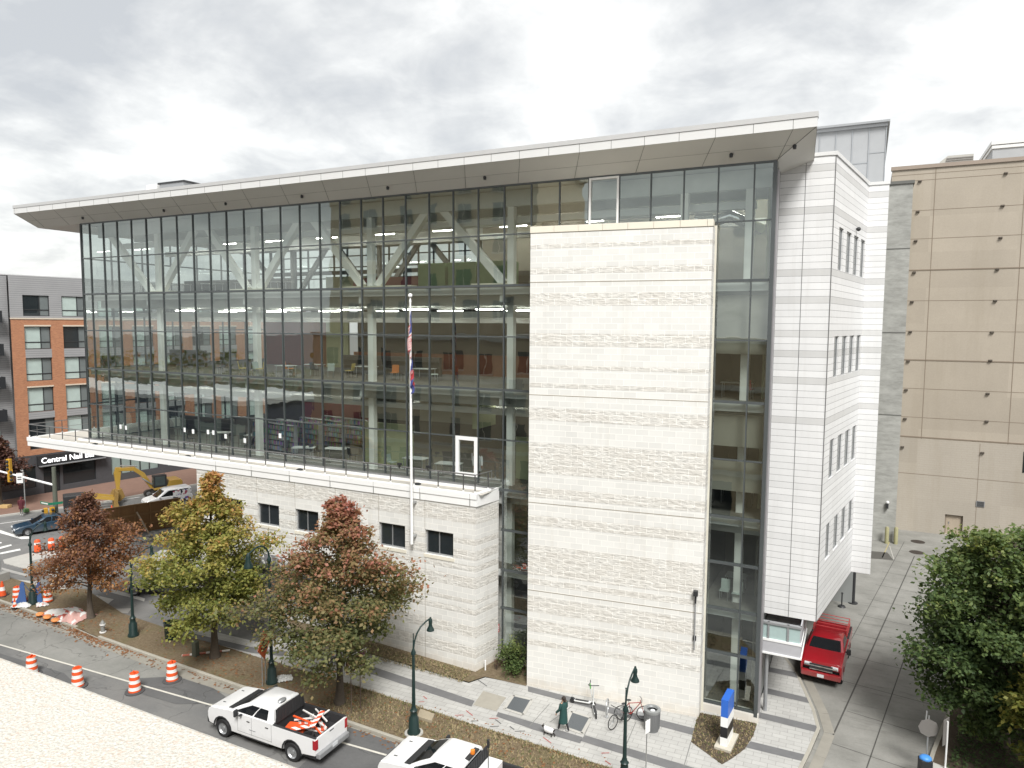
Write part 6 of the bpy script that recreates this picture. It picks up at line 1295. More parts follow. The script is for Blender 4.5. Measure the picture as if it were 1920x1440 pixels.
# stone slab by the lamp
pts = [G(*p, ZV) for p in ((788, 1334), (815, 1344), (809, 1357), (782, 1348))]; c = sum(pts, Vector()) / 4; o = MB().prism([(p.x - c.x, p.y - c.y) for p in pts], 0, .16).build('stone_slab', M('buff slab', (.34, .29, .21), .9, 0, .2, 4, .3), loc=(c.x, c.y, ZV), bevel=.02); tag(o, 'buff stone slab lying in the grass behind the lamp base', 'slab')
# orange diamond sign seen from behind, brown sign on two posts
os_ = thing('roadwork_sign', 'orange diamond roadwork sign seen edge on from behind left of the rust oak', 'road sign', tuple(G(497, 1283, ZV)), rad(113)); m = MB(); s = .78; m.add([(0, -.012, 2.1 - s), (s, -.012, 2.1), (0, -.012, 2.1 + s), (-s, -.012, 2.1), (0, .012, 2.1 - s), (s, .012, 2.1), (0, .012, 2.1 + s), (-s, .012, 2.1)], [(0, 1, 2, 3), (7, 6, 5, 4), (0, 4, 5, 1), (1, 5, 6, 2), (2, 6, 7, 3), (3, 7, 4, 0)]); m.build('board', M('sign orange', (.62, .12, .025), .5, 0, .15, 3), os_)
for x in (-.2, .2): MB().tube([(x, .05, 0), (x, .05, 2.2)], .025, 6).build('post', GALV, os_)
m = MB(); m.bar((-.3, -.016, 2.28), (.3, -.016, 2.28), .012, .1); m.bar((-.42, -.016, 2.08), (.42, -.016, 2.08), .012, .1); m.bar((-.3, -.016, 1.88), (.3, -.016, 1.88), .012, .1); m.build('brace', M('black tape', (.05, .03, .02), .6), os_)
pA, pB = G(660, 1338, ZV), G(677, 1328, ZV); ds = pB - pA
br_ = thing('brown_sign', 'brown sign with white diamond mark on two thin posts by the rust oak', 'road sign', tuple((pA + pB) / 2), math.atan2(ds.y, ds.x)); L2 = ds.length / 2
for x in (-L2, L2): MB().tube([(x, .04, 0), (x, .04, 2.9)], .022, 6).build('post', M('brown post', (.12, .09, .075), .6), br_)
zs0 = 2.05; m = MB(); m.box(-L2 - .35, -.02, zs0, L2 + .35, .01, zs0 + .8, 0); m.box(-L2 - .37, -.012, zs0 - .02, L2 + .37, .006, zs0 + .82, 1); x_ = -L2 - .1; m.add([(x_, -.026, zs0 + .1), (x_ + .14, -.026, zs0 + .24), (x_, -.026, zs0 + .38), (x_ - .14, -.026, zs0 + .24)], [(0, 1, 2, 3)], 1)
for k in range(2): m.box(-L2 + .12, -.026, zs0 + .2 + k * .25, L2 + .22, -.02, zs0 + .28 + k * .25, 1)
m.build('board', [M('sign brown', (.075, .022, .025), .5), WREFL], br_)
# sign post edge-on in the walk
sp_ = thing('sign_post', 'thin grey sign post with narrow edge on plate in the front walk', 'sign', tuple(G(1211, 1450, .155)), rad(70)); MB().tube([(0, 0, 0), (0, 0, 2.3)], .028, 6).build('post', GALV, sp_); MB().box(-.16, -.045, 1.75, .16, -.03, 2.3).build('plate', WHITEMET, sp_)
# blue, white and black pylon on pad
py_ = thing('parking_pylon', 'narrow blue, white and black pylon sign on a pale pad in the planting bed', 'pylon sign', tuple(G(1362, 1392, .16)), rad(86))
MB().box(-.75, -.36, -.02, .75, .36, .12).build('pad', M('pad concrete', (.48, .45, .38), .85), py_, bevel=.02)
m = MB(); zs = [.12, .50, .98, 1.42, 2.2]; 
for i, c_ in enumerate((1, 2, 1, 0)): m.box(-.55, -.15, zs[i], .55, .15, zs[i + 1], c_)
m.build('board', [M('sign blue', (.03, .13, .52), .35, 0, .04), WHITEMET, M('sign black', (.015, .015, .016), .35)], py_)
# drop white pipe
o = MB().tube([(0, 0, 0), (0, 0, .55)], .04, 8).build('vent_pipe', WHITEMET, loc=tuple(G(910, 1257, .16)), smooth=40); tag(o, 'short white vent pipe standing by the podium corner', 'pipe')
# scooters, rack, bikes
def scooter(label, base, rotz, accent):
    r = thing('kick_scooter', label, 'scooter', tuple(base), rotz, 'shared scooters by the tower'); WS = M('scooter white', (.70, .71, .70), .35)
    m = MB(); m.prismy([(-.35, .15), (.40, .15), (.45, .2), (.40, .22), (-.35, .21)], -.08, .08); m.build('deck', WS, r, bevel=.015); MB().box(-.3, -.07, .212, .36, .07, .222).build('grip_mat', BLKPL, r)
    m = MB(); m.tube([(.42, 0, .18), (.56, 0, .30), (.52, 0, .5), (.44, 0, .9)], .032, 8); m.build('steering_column', WS, r, smooth=50); MB().tube([(.44, 0, .88), (.41, 0, 1.14)], .034, 8).build('column_sleeve', accent, r, smooth=50)
    m = MB(); m.tube([(.38, -.25, 1.18), (.41, -.1, 1.16), (.41, .1, 1.16), (.38, .25, 1.18)], .02, 6); m.build('handlebar', BLKPL, r)
    for x in (-.45, .60): m = MB(); m.lathe([(.06, -.03), (.11, -.03), (.125, 0), (.11, .03), (.06, .03)], (x, 0, .125), 16, axis='y'); m.build('wheel', BLACK, r, smooth=40)
    m = MB(); m.tube([(-.52, 0, .26), (-.42, 0, .28), (-.33, 0, .22)], .04, 6); m.build('mudguard', BLKPL, r); return r
scooter('white kick scooter parked side on with green column beside the tower', G(1090, 1321, .155), rad(8), M('scooter green', (.12, .42, .10), .4)); scooter('white kick scooter facing the tower in front of the side on scooter', G(1115, 1338, .155), rad(118), M('scooter white', (.70, .71, .70)))
rk_ = thing('bike_rack', 'round steel hoop bicycle rack between scooter and red bicycle', 'bike rack', tuple(G(1138, 1344, .155)), rad(98)); m = MB(); m.tube([(.32 * math.cos(a), 0, .52 + .34 * math.sin(a)) for a in [2 * math.pi * k / 20 for k in range(20)] + [0]], .03, 8); m.build('hoop', STEEL, rk_, smooth=60); m = MB(); m.tube([(0, 0, 0), (0, 0, .2)], .035, 8); m.lathe([(.11, 0), (.11, .02), (0, .02)], (0, 0, 0), 12); m.build('foot', STEEL, rk_)
def bicycle(label, base, rotz, mt, accent):
    r = thing('bicycle', label, 'bicycle', tuple(base), rotz, 'bicycles locked by the tower')
    for x in (-.52, .52):
        m = MB(); m.tube([(x + .33 * math.cos(a), 0, .35 + .33 * math.sin(a)) for a in [2 * math.pi * k / 24 for k in range(25)]], .022, 6); w = m.build('wheel', BLACK, r, smooth=60); m = MB()
        for k in range(12): a = math.pi * k / 6; m.tube([(x, 0, .35), (x + .31 * math.cos(a), 0, .35 + .31 * math.sin(a))], .003, 3)
        m.lathe([(.03, -.04), (.03, .04)], (x, 0, .35), 8, axis='y'); m.build('spokes', STEEL, w, loc=(0, 0, 0))
    m = MB(); A, B_, C_, D_ = (-.52, 0, .35), (-.08, 0, .30), (-.18, 0, .82), (.36, 0, .86)
    for p, q in ((A, B_), (A, C_), (B_, C_), (C_, D_), (B_, D_), (D_, (.52, 0, .35)), (D_, (.34, 0, .98))): m.tube([p, q], .02, 6)
    m.build('frame', mt, r, smooth=50); m = MB(); m.tube([(.36, -.28, 1.0), (.40, -.1, 1.02), (.40, .1, 1.02), (.36, .28, 1.0)], .016, 6); m.build('handlebar', BLKPL, r); m = MB(); m.tube([(-.18, 0, .8), (-.2, 0, .95)], .014, 6); m.ball((-.2, 0, .97), .12, 8, 5, 0, (1.1, .6, .3)); m.build('saddle', BLKPL, r); MB().lathe([(.09, -.01), (.09, .01)], (-.08, .03, .30), 12, axis='y').build('chainring', BLKPL, r); return r
bicycle('dark red bicycle with black tyres leaning behind the street lamp', G(1186, 1350, .155), rad(25), M('bike red', (.26, .035, .03), .4), BLACK); bicycle('black and silver bicycle facing the street behind the lamp pole', G(1163, 1360, .155), rad(-112), M('bike grey', (.22, .23, .23), .4, .4), BLACK)
o = MB().box(-.25, -.12, 0, .25, .12, .25).build('paper_bag', PAPER, loc=tuple(G(1205, 1341, .155)), rotz=.3, bevel=.05); tag(o, 'small white paper bag on the walk left of the round bin', 'bag')
# signs at right
st = thing('stop_sign', 'grey back of an octagonal stop sign beside the driveway', 'stop sign', tuple(G(1736, 1452, .15)), rad(8)); m = MB(); m.lathe([(.38, -.01), (.38, .01)], (0, 0, 2.0), 8, axis='y'); o = m.build('plate', M('dull grey plate', (.20, .19, .18), .55, .2), st); MB().tube([(0, .04, 0), (0, .04, 2.5)], .03, 6).build('post', GALV, st); MB().tube([(-.12, .02, 1.9), (-.09, .02, 2.7)], .03, 6).build('bracket', GALV, st)
sg = thing('narrow_sign', 'tall narrow sign plate seen side on right of the stop sign', 'sign', tuple(G(1768, 1462, .15)), rad(60)); MB().box(-.22, -.015, 1.5, .22, .015, 2.6).build('plate', M('dull grey plate', (.20, .19, .18)), sg, bevel=.01); m = MB(); m.tube([(.0, -.05, 0), (.03, -.05, 1.55), (0, -.05, 2.5)], .035, 6); m.build('post', WHITEMET, sg)
hb = thing('drop_box', 'blue topped black drop box at the bottom right edge', 'drop box', tuple(G(1733, 1462, .15)), .3); MB().box(-.22, -.2, 0, .22, .2, .9).build('box_body', BLKPL, hb, bevel=.03); MB().ball((0, 0, .92), .24, 14, 8, 0, (1, .9, .55)).build('lid', M('bright blue lid', (.06, .24, .62), .4), hb, smooth=60)
o = MB().box(-.5, -.2, 0, .5, .2, .5).build('concrete_plinth', CONC, loc=tuple(G(1765, 1462, .15)), rotz=-.3, bevel=.02); tag(o, 'pale concrete plinth below the tall narrow sign', 'plinth')
gp = thing('gate_post', 'dark square gate post with white strip before the tan garage', 'post', tuple(G(1832, 1046))); MB().box(-.35, -.3, 0, .35, .3, 1.9).build('shaft', M('dark post', (.09, .085, .075), .7), gp, bevel=.03); MB().box(-.05, -.33, .3, .07, -.3, 1.6).build('reflector', WREFL, gp)
for i, (px, py) in enumerate(((1662, 1019), (1679, 1020))):
    o = MB().lathe([(.16, 0), (.16, 1.35), (.1, 1.46), (0, 1.48)], tuple(G(px, py)), 12).build('bollard', M('worn yellow bollard', (.30, .285, .16), .6, 0, .15), smooth=40); tag(o, ['worn yellow bollard nearer the clad wing', 'worn yellow bollard nearer the tan garage wall'][i], 'bollard', 'yellow bollards')
o = MB().lathe([(.26, 0), (.2, .1), (.04, .12), (.04, .9), (.09, .95), (0, 1.)], tuple(G(1578, 1138)), 12).build('gate_sensor', BLKPL, smooth=40); tag(o, 'small black post with round foot under the clad wing', 'post')
# board hoarding round the pit
ha, hb_ = G(195, 1010), G(338, 985); hd_ = (hb_ - ha); hl = hd_.length
hf = thing('board_hoarding', 'brown plywood hoarding braced with timber beside the street works', 'hoarding', (ha.x, ha.y, 0), math.atan2(hd_.y, hd_.x)); PLY = M('brown plywood', (.27, .15, .068), .8, 0, .25, 1.2); TIM = M('timber rail', (.30, .18, .085), .8, 0, .2, 3)
for k in range(5): MB().box(k * hl / 5 + .02, -.02, 0, (k + 1) * hl / 5 - .02, .02, 2.5).build('panel', PLY, hf)
m = MB()
for k in range(6): m.box(k * hl / 5 - .05, -.1, 0, k * hl / 5 + .05, -.025, 2.55)
m.box(-.05, -.09, .65, hl, -.03, .8); m.box(-.05, -.09, 1.55, hl, -.03, 1.7); m.box(-.1, -.1, 2.5, hl + .1, .06, 2.58); m.build('frame', TIM, hf); MB().bar((hl * .52, -1.5, 0), (hl * .42, -.1, 1.9), .12, .08).build('prop', M('pale prop', (.42, .33, .24), .8), hf)
m = MB(); R = np.random.RandomState(4)
for k in range(70): c = (R.uniform(0, 7), R.uniform(-2.6, -.6), R.uniform(0, .25)); m.ball(c, R.uniform(.1, .32), 6, 4, 0, (1, R.uniform(.6, 1), .6))
o = m.build('rubble', M('grey rubble', (.30, .29, .27), .9, 0, .3, 3), loc=(ha.x + 1, ha.y, 0), rotz=math.atan2(hd_.y, hd_.x), smooth=30); o['kind'] = 'stuff'
# traffic signal
mp = G(106, 986); ms = thing('traffic_signal', 'weathered signal mast with long pale arm, yellow signal heads and green street name plates', 'traffic signal', (mp.x, mp.y, 0), 0); WOODM = M('weathered mast', (.11, .12, .095), .8, 0, .2, 3)
hM = Y(101, 876, mp.y).z; MB().tube([(0, 0, 0), (0, 0, hM)], [.21, .17], 10).build('mast', WOODM, ms, smooth=50)
aM = Y(98, 909, mp.y).z; dirA = Vector((Y(0, 884, mp.y) - Y(98, 909, mp.y)).normalized()); a0 = Vector((0, 0, aM)); dA = Vector((-.75, -.66, 0)); 
def onarm(px, py): 
    v = ray(px, py); n_ = Vector((dA.y, -dA.x, 0)); t_ = (Vector((mp.x, mp.y, aM)) - EYE).dot(n_) / v.dot(n_); return EYE + v * t_ - Vector((mp.x, mp.y, 0))
e = onarm(-30, 876); MB().tube([tuple(a0), tuple(a0.lerp(e, .5)), tuple(e)], [.11, .09, .07], 8).build('mast_arm', WHITEMET, ms, smooth=50)
YEL = M('signal yellow', (.55, .30, .03), .5)
def head(p, rz, name='signal_head'):
    m = MB(); M3 = Matrix.Rotation(rz, 3, 'Z'); m.obox(p, (.36, .28, 1.1), M3, 0)
    for k in range(3): q = Vector(p) + M3 @ Vector((0, -.2, .34 - .34 * k)); m.ball(q, .13, 8, 6, 1)
    m.build(name, [YEL, BLKPL], ms, bevel=.02)
head(onarm(17, 872), .3); head(onarm(19, 892), 1.4); q = Y(98, 962, mp.y - .5); head(Vector((q.x - mp.x + .0, -.5, q.z)), 1.3); q = Y(86, 964, mp.y - .5); head(Vector((q.x - mp.x, -.5, q.z)), -.3)
q = Y(87, 944, mp.y - .2) - Vector((mp.x, mp.y, 0)); m = MB(); m.box(q.x - .85, -.24, q.z - .13, q.x + .45, -.2, q.z + .12, 0); m.box(q.x - .7, -.245, q.z - .05, q.x + .3, -.24, q.z + .05, 1); m.build('street_name_plate', [M('street sign green', (.02, .17, .10), .4), WREFL], ms); m = MB(); m.obox((.55, -.3, q.z + .22), (1.1, .04, .22), Matrix.Rotation(1.1, 3, 'Z')); m.build('street_name_plate', M('street sign green', (.02, .17, .10)), ms)
q = onarm(39, 896); m = MB(); m.obox(q + Vector((0, -.1, 0)), (.5, .04, .9), Matrix.Rotation(.7, 3, 'Z'), 0); m.obox(q + Vector((.03, -.14, .1)), (.3, .02, .06), Matrix.Rotation(.7, 3, 'Z'), 1); m.obox(q + Vector((.03, -.14, -.1)), (.3, .02, .06), Matrix.Rotation(.7, 3, 'Z'), 1); m.build('arm_sign', [WHITEMET, BLKPL], ms)
# flagpole on the podium wall
fb = Y(772, 1020, 31.15); fp = thing('flagpole', 'tall white flagpole bracketed to the podium wall', 'flagpole', (fb.x, 31.15, fb.z)); hp = Y(768, 550, 31.15).z - fb.z
MB().tube([(0, 0, 0), (0, 0, hp - .5)], [.085, .05], 12).build('pole', WHITEMET, fp, smooth=60); m = MB(); m.lathe([(.05, hp - .5), (.07, hp - .42), (.05, hp - .34), (.03, hp - .25)], (0, 0, 0), 10); m.ball((0, 0, hp - .12), .12, 12, 8); m.build('finial', WHITEMET, fp, smooth=60)
for z in (.35, 2.2): MB().box(-.09, 0, z, .09, .38, z + .1).build('bracket', GALV, fp)
FR, FW, FB_, FK, FY = [M('flag ' + n_, c_, .75, 0, .08) for n_, c_ in (('red', (.42, .045, .05)), ('white', (.68, .66, .64)), ('blue', (.045, .06, .20)), ('black', (.03, .03, .03)), ('gold', (.50, .32, .04)))]
def flag(label, z1, hoist, fly, cell, seed, side=0.):
    m = MB(); nu, nv = 26, 26
    for i in range(nu + 1):
        for j in range(nv + 1):
            u, v = i / nu, j / nv     # u along the fly, v down the hoist
            fold = math.sin(u * 17 + v * 3 + seed) * .10 * u ** .6 + math.sin(u * 41 + seed) * .02
            hang = u * fly * (.60 + .25 * (1 - v)); sw = .30 * (1 - math.exp(-3 * u)) * (.35 + .65 * v)
            m.v.append((.06 + side * u * .2 + fold * 1.2 + .08 * sw, -.03 - sw * .25 + math.cos(u * 17 + v * 3 + seed) * .09 * u ** .6, -v * hoist * .92 - hang))
    for i in range(nu):
        for j in range(nv): p = i * (nv + 1) + j; m.f.append((p, p + nv + 1, p + nv + 2, p + 1)); m.m.append(cell((i + .5) / nu, (j + .5) / nv))
    o = m.build('flag', [FR, FW, FB_, FK, FY], loc=(fp.location.x, fp.location.y, z1), smooth=70, recalc=False); return tag(o, label, 'flag')
flag('limp stars and stripes flag hanging at the top of the flagpole', Y(768, 580, 31.15).z, 1.5, 2.0, lambda u, v: (2 if (u < .42 and v < .54) else (0 if int(v * 13) % 2 == 0 else 1)), 1., -.6)
flag('limp blue, red, white and black flag hanging below the stars and stripes', Y(770, 660, 31.15).z, 1.2, 1.9, lambda u, v: (2 if (u < .5) == (v < .5) else 0) if u > .18 else (3 if int(v * 6) % 2 else 1), 2.6, .45)
# ---- furniture behind the glass
WT_ = M('white table top', (.62, .64, .62), .35); OCH = M('orange chair', (.50, .16, .03), .5); YCH = M('yellow chair', (.48, .36, .08), .5); DCH = M('dark chair', (.05, .05, .055), .5); GCH = M('pale chair', (.45, .52, .48), .5)
def table(label, p, lx=1.4, ly=.8, rz=0.):
    r = thing('reading_table', label, 'table', p, rz, 'reading tables behind the glass'); MB().box(-lx / 2, -ly / 2, .70, lx / 2, ly / 2, .74).build('table_top', WT_, r, bevel=.01)
    for x in (-1, 1):
        for y in (-1, 1): MB().tube([(x * (lx / 2 - .08), y * (ly / 2 - .08), 0), (x * (lx / 2 - .08), y * (ly / 2 - .08), .7)], .025, 6).build('leg', STEEL, r)
def chair(label, p, rz, mt):
    r = thing('reading_chair', label, 'chair', p, rz, 'chairs behind the glass'); MB().box(-.23, -.22, .43, .23, .22, .48).build('seat', mt, r, bevel=.02); m = MB(); m.prismy([(-.23, .46), (-.19, .46), (-.27, .92), (-.31, .92)], -.22, .22); m.build('backrest', mt, r, bevel=.02)
    for x in (-1, 1):
        for y in (-1, 1): MB().tube([(x * .19, y * .18, 0), (x * .19, y * .18, .43)], .015, 5).build('leg', STEEL, r)
zt3 = 9.68
lb = ['white reading table on terrace level right behind the flagpole', 'white reading table on terrace level left of the terrace door', 'white reading table on terrace level beside the bookcases', 'white reading table on terrace level at the second steel column', 'white reading table on terrace level behind the yellow green oak top', 'white reading table near the middle column of terrace level']
for i, (px, py) in enumerate(((780, 858), (842, 868), (630, 840), (480, 815), (415, 810), (570, 838))): c = G(px, py, zt3 + .74); table(lb[i], (c.x, max(34.2, c.y), zt3), 1.5, .85, .1 * i)
for i, (px, py, mt, lbl) in enumerate(((735, 862, GCH, 'pale chair just left of the table behind the flagpole'), (600, 840, DCH, 'dark chair by the table beside the bookcases'), (455, 818, DCH, 'dark chair left of the table at the second steel column'), (345, 800, DCH, 'dark chair furthest left on terrace level'))): c = G(px, py, zt3 + .6); chair(lbl, (c.x, max(34.4, c.y), zt3), 1.2 * i, mt)
for i, (px, py, mt, lbl) in enumerate(((392, 690, YCH, 'yellow chair furthest left on the floor above terrace level'), (411, 692, GCH, 'pale chair beside the yellow chair on the floor above terrace level'), (425, 690, DCH, 'dark chair at the orange wall on the floor above terrace level'), (448, 690, YCH, 'yellow chair right of the dark chair by the lime wall'), (320, 690, DCH, 'dark chair near the first steel column on the floor above terrace level'))): c = G(px, py, 15.02 + .6); chair(lbl, (c.x, max(34.4, c.y), 15.02), .8 + i, mt)
c = G(460, 692, 15.7); table('white reading table above terrace level near the second steel column', (c.x, max(34.6, c.y), 15.02), 1.2, .8)
for i, (x, y, z, lbl) in enumerate(((-5.6, 34.6, 5.27, 'left pale chair by the corner window under the white bench'), (-5.0, 34.5, 5.27, 'right pale chair by the corner window under the white bench'))): chair(lbl, (x, y, z), -1.6, GCH)
table('white table in the corner window on the second floor', (-5.3, 36.2, 5.27), 1.0, .8); table('long white table in the corner window below the blinds', (-5.4, 36.2, 9.66), 1.6, .7); table('white table in the corner window with red chair on upper floor', (-5.5, 35.8, 15.02), 1.5, .7); chair('red chair in the corner window on the upper floor', (-4.9, 35.2, 15.02), 1.4, M('red chair', (.42, .03, .05), .5))
ORD = ['leftmost', 'second', 'third', 'fourth', 'fifth', 'sixth', 'seventh', 'eighth', 'ninth']
for i in range(8): chair('%s%s of the eight seats along the glass above the terrace' % (ORD[i], ' from the left' if i else ''), (-34.2 + 1.55 * i + .2 * (i % 3), 35.6 + .5 * (i % 2), 15.02), .6 + .9 * i, [OCH, DCH, GCH, YCH, DCH][i % 5])
for i in range(3): table('%s%s of the three white tables amid the seats above the terrace' % (ORD[i], ' from the left' if i else ''), (-33 + 4.4 * i, 36.6, 15.02), 1.3, .8)
for i in range(5): table('%s%s of the five white tables along the glass on the top floor' % (ORD[i], ' from the left' if i else ''), (-48.5 + 3.3 * i, 36.2, 20.52), 1.5, .8)
for i in range(6): chair('%s%s of the six dark chairs by the terrace level bookcases' % (ORD[i], ' from the left' if i else ''), (-43.5 + 2.9 * i, 35.3 + .3 * (i % 2), zt3), 1. + 1.3 * i, DCH)
BOOK = NT('book rows'); v_, s_ = BOOK.uz(); b_ = BOOK.brick(v_, .05, .36, .004, .0, 1., 0., 0.); wn = BOOK.n('ShaderNodeTexWhiteNoise', noise_dimensions='2D'); fx = BOOK.n('ShaderNodeVectorMath', operation='SNAP'); BOOK.l(v_, fx.inputs[0]); fx.inputs[1].default_value = (.06, .36, 1); BOOK.l(fx.outputs[0], wn.inputs['Vector']); BOOK.pbr(BOOK.mix(.55, wn.outputs['Color'], (.12, .11, .10)), .7); BOOK = BOOK.mat
def bookcase(label, p, rz, L_):
    r = thing('bookcase', label, 'bookcase', p, rz, 'bookcases on terrace level'); m = MB(); m.box(-L_ / 2, -.02, 0, L_ / 2, .02, 1.9)
    for k in range(6): m.box(-L_ / 2, -.3, .05 + k * .36, L_ / 2, -.02, .08 + k * .36)
    for x in (-L_ / 2, -L_ / 6, L_ / 6, L_ / 2): m.box(x - .02, -.3, 0, x + .02, -.02, 1.9)
    m.build('shelving', M('shelf metal', (.30, .31, .31), .5), r); m = MB()
    for k in range(5): m.box(-L_ / 2 + .05, -.26, .085 + k * .36, L_ / 2 - .05, -.04, .085 + k * .36 + .24)
    m.build('books', BOOK, r)
for i in range(4): bookcase(['bookcase row nearest the glass left of the second steel column', 'bookcase row behind the nearest one on terrace level', 'third bookcase row back from the glass on terrace level', 'bookcase row deepest in the room under the strip lamps'][i], (-36.5 + .8 * i, 36.6 + 1.5 * i, zt3), -.15, 4.6)
for i in range(3):
    c = Vector((-29.5 + 2.2 * i, 38, 20.52)); r = thing('study_booth', ['lime green study booth left of the middle column on the top floor', 'lime green study booth in the middle of the top floor row', 'lime green study booth at the right end of the top floor row'][i], 'booth', tuple(c + Vector((5., 0, 0))), 0, 'study booths on the top floor'); m = MB(); m.box(-1, -.1, 0, 1, .1, 1.75); m.box(-1, .1, 0, -.85, 1.3, 1.75); m.box(.85, .1, 0, 1, 1.3, 1.75); m.build('shell', M('booth green', (.26, .38, .20), .7), r, bevel=.03); MB().box(-.85, .3, .4, .85, .9, .48).build('seat', DCH, r)
# ================================================================ PEOPLE, DOG
def skin_fig(name, verts, edges, radii, mats, matfn, parent, sub=1, root=0):
    me = bpy.data.meshes.new(name); me.from_pydata(verts, edges, []); o = bpy.data.objects.new(name, me); COL.objects.link(o)
    sm = o.modifiers.new('s', 'SKIN'); o.modifiers.new('ss', 'SUBSURF').levels = sub
    for i, r in enumerate(radii):
        sv = me.skin_vertices[0].data[i]; sv.radius = (r, r) if not isinstance(r, tuple) else r; sv.use_root = (i == root)
    bpy.context.view_layer.update(); dg = bpy.context.evaluated_depsgraph_get(); m2 = bpy.data.meshes.new_from_object(o.evaluated_get(dg)); bpy.data.objects.remove(o)
    m2.materials.clear()
    for mt in mats: m2.materials.append(mt)
    for p in m2.polygons: p.material_index = matfn(p.center); p.use_smooth = True
    r = bpy.data.objects.new(name, m2); COL.objects.link(r); r.parent = parent; return r
SKIN = M('skin', (.42, .25, .17), .6, 0, .05); SKIN2 = M('skin brown', (.25, .13, .08), .6, 0, .05)
def person(label, base, rz, h, skin, legs, shoes, hair, coat, coat_len=.42, arm=(0.1, 0.), stride=.18, hood=False):
    r = thing('person', label, 'person', tuple(base), rz); k = h / 1.7     # faces local +x
    V = [(0, 0, .93), (0, 0, 1.12), (0, 0, 1.36), (.01, 0, 1.47), (.03, 0, 1.58), (.02, 0, 1.67)]; E_ = [(0, 1), (1, 2), (2, 3), (3, 4), (4, 5)]; Rr = [(.13, .16), (.12, .14), (.11, .17), .052, (.095, .078), .07]
    for s, a in ((1, stride), (-1, -stride)):
        b = len(V); V += [(0, s * .09, .86), (a * .55 + .03, s * .095, .48), (a - (.06 if a < 0 else 0), s * .095, .09), (a + .14, s * .10, .045)]; E_ += [(0, b), (b, b + 1), (b + 1, b + 2), (b + 2, b + 3)]; Rr += [.095, .062, .042, .036]
    for s in (1, -1):
        b = len(V); f_ = arm[0 if s > 0 else 1]; hx, hz = .05 + f_ * .9, .86 + abs(f_) * .25
        V += [(0, s * .19, 1.40), (f_ * .35 - .02, s * .235, 1.14), (hx, s * .22, hz), (hx + .02, s * .22, hz - .07)]; E_ += [(2, b), (b, b + 1), (b + 1, b + 2), (b + 2, b + 3)]; Rr += [.062, .046, .032, (.036, .02)]
        p = b + 3
        for q, (dx, L_) in enumerate(((-.03, .05), (-.01, .062), (.01, .066), (.028, .056))): V += [(hx + .02 + dx, s * .222, hz - .07 - L_ * .6), (hx + .028 + dx, s * .215, hz - .07 - L_ * 1.15)]; E_ += [(p, len(V) - 2), (len(V) - 2, len(V) - 1)]; Rr += [.010, .008]
        V += [(hx + .06, s * .2, hz - .085)]; E_ += [(b + 2, len(V) - 1)]; Rr += [.010]
    V = [(x * k, y * k, z * k) for x, y, z in V]; Rr = [tuple(c * k for c in q) if isinstance(q, tuple) else q * k for q in Rr]
    skin_fig('body', V, E_, Rr, [skin, legs, shoes], lambda c: 2 if c.z < .10 * k else (1 if c.z < .95 * k and abs(c.y) < .19 * k else 0), r)
    # face: nose, ears, eyes, mouth line
    m = MB(); m.ball((.13 * k, 0, 1.575 * k), .018 * k, 6, 5); [m.ball((.02 * k, s * .085 * k, 1.58 * k), .02 * k, 6, 5, 0, (.7, .5, 1.3)) for s in (1, -1)]; m.build('face', skin, r, smooth=60)
    m = MB(); [m.ball((.115 * k, s * .033 * k, 1.605 * k), .011 * k, 6, 5) for s in (1, -1)]; m.box(.112 * k, -.022 * k, 1.528 * k, .122 * k, .022 * k, 1.536 * k); m.build('features', BLKPL, r)
    m = MB(); m.ball((-.012 * k, 0, 1.63 * k), .105 * k, 12, 8, 0, (1.0, .95, 1.0)); m.ball((-.06 * k, 0, 1.54 * k), .085 * k, 10, 7, 0, (.7, 1, 1.25)) if not hood else m.ball((-.04 * k, 0, 1.57 * k), .125 * k, 12, 8); m.build('hair' if not hood else 'hood', hair, r, smooth=70)
    # coat following the body
    m = MB(); rings = []
    for z, rx, ry, ox in ((coat_len, .20, .23, .0), (.62, .19, .225, 0), (.90, .165, .20, 0), (1.12, .15, .185, 0), (1.34, .145, .215, 0), (1.43, .11, .17, 0), (1.49, .07, .075, .01)): rings.append([(ox * k + rx * k * math.cos(a), ry * k * math.sin(a), z * k) for a in [2 * math.pi * j / 16 for j in range(16)]])
    m.loft(rings, 0, False)
    for s in (1, -1):
        f_ = arm[0 if s > 0 else 1]; m.tube([(0, s * .17 * k, 1.41 * k), (0, s * .205 * k, 1.38 * k), ((f_ * .35 - .02) * k, s * .24 * k, 1.14 * k), ((.05 + f_ * .9) * k, s * .22 * k, (.88 + abs(f_) * .25) * k)], [.075 * k, .08 * k, .068 * k, .052 * k], 10)
    m.build('coat', coat, r, smooth=70); return r
pg = G(1056, 1371, .155)
person('person in dark green coat and black trousers walking a small dog', pg, rad(165), 1.62, SKIN, M('black trousers', (.02, .02, .022), .8), M('white trainers', (.55, .55, .55), .6), M('dark hair', (.03, .022, .018), .7, 0, .2), M('dark green coat', (.018, .06, .055), .8, 0, .2, 8), .45, (.22, .05), .2)
dgp = G(1029, 1380, .155)
dog = thing('dog', 'small black and tan dog in a white coat walking on the pavement', 'dog', tuple(dgp), rad(175)); DK = M('dog black', (.03, .025, .022), .8, 0, .2, 10)
V = [(-.18, 0, .27), (0, 0, .285), (.16, 0, .29), (.24, 0, .36), (.30, 0, .40), (.37, 0, .37), (-.24, 0, .30), (-.33, 0, .40)]; E_ = [(0, 1), (1, 2), (2, 3), (3, 4), (4, 5), (0, 6), (6, 7)]; Rr = [.085, .09, .10, .06, .065, .032, .03, .015]
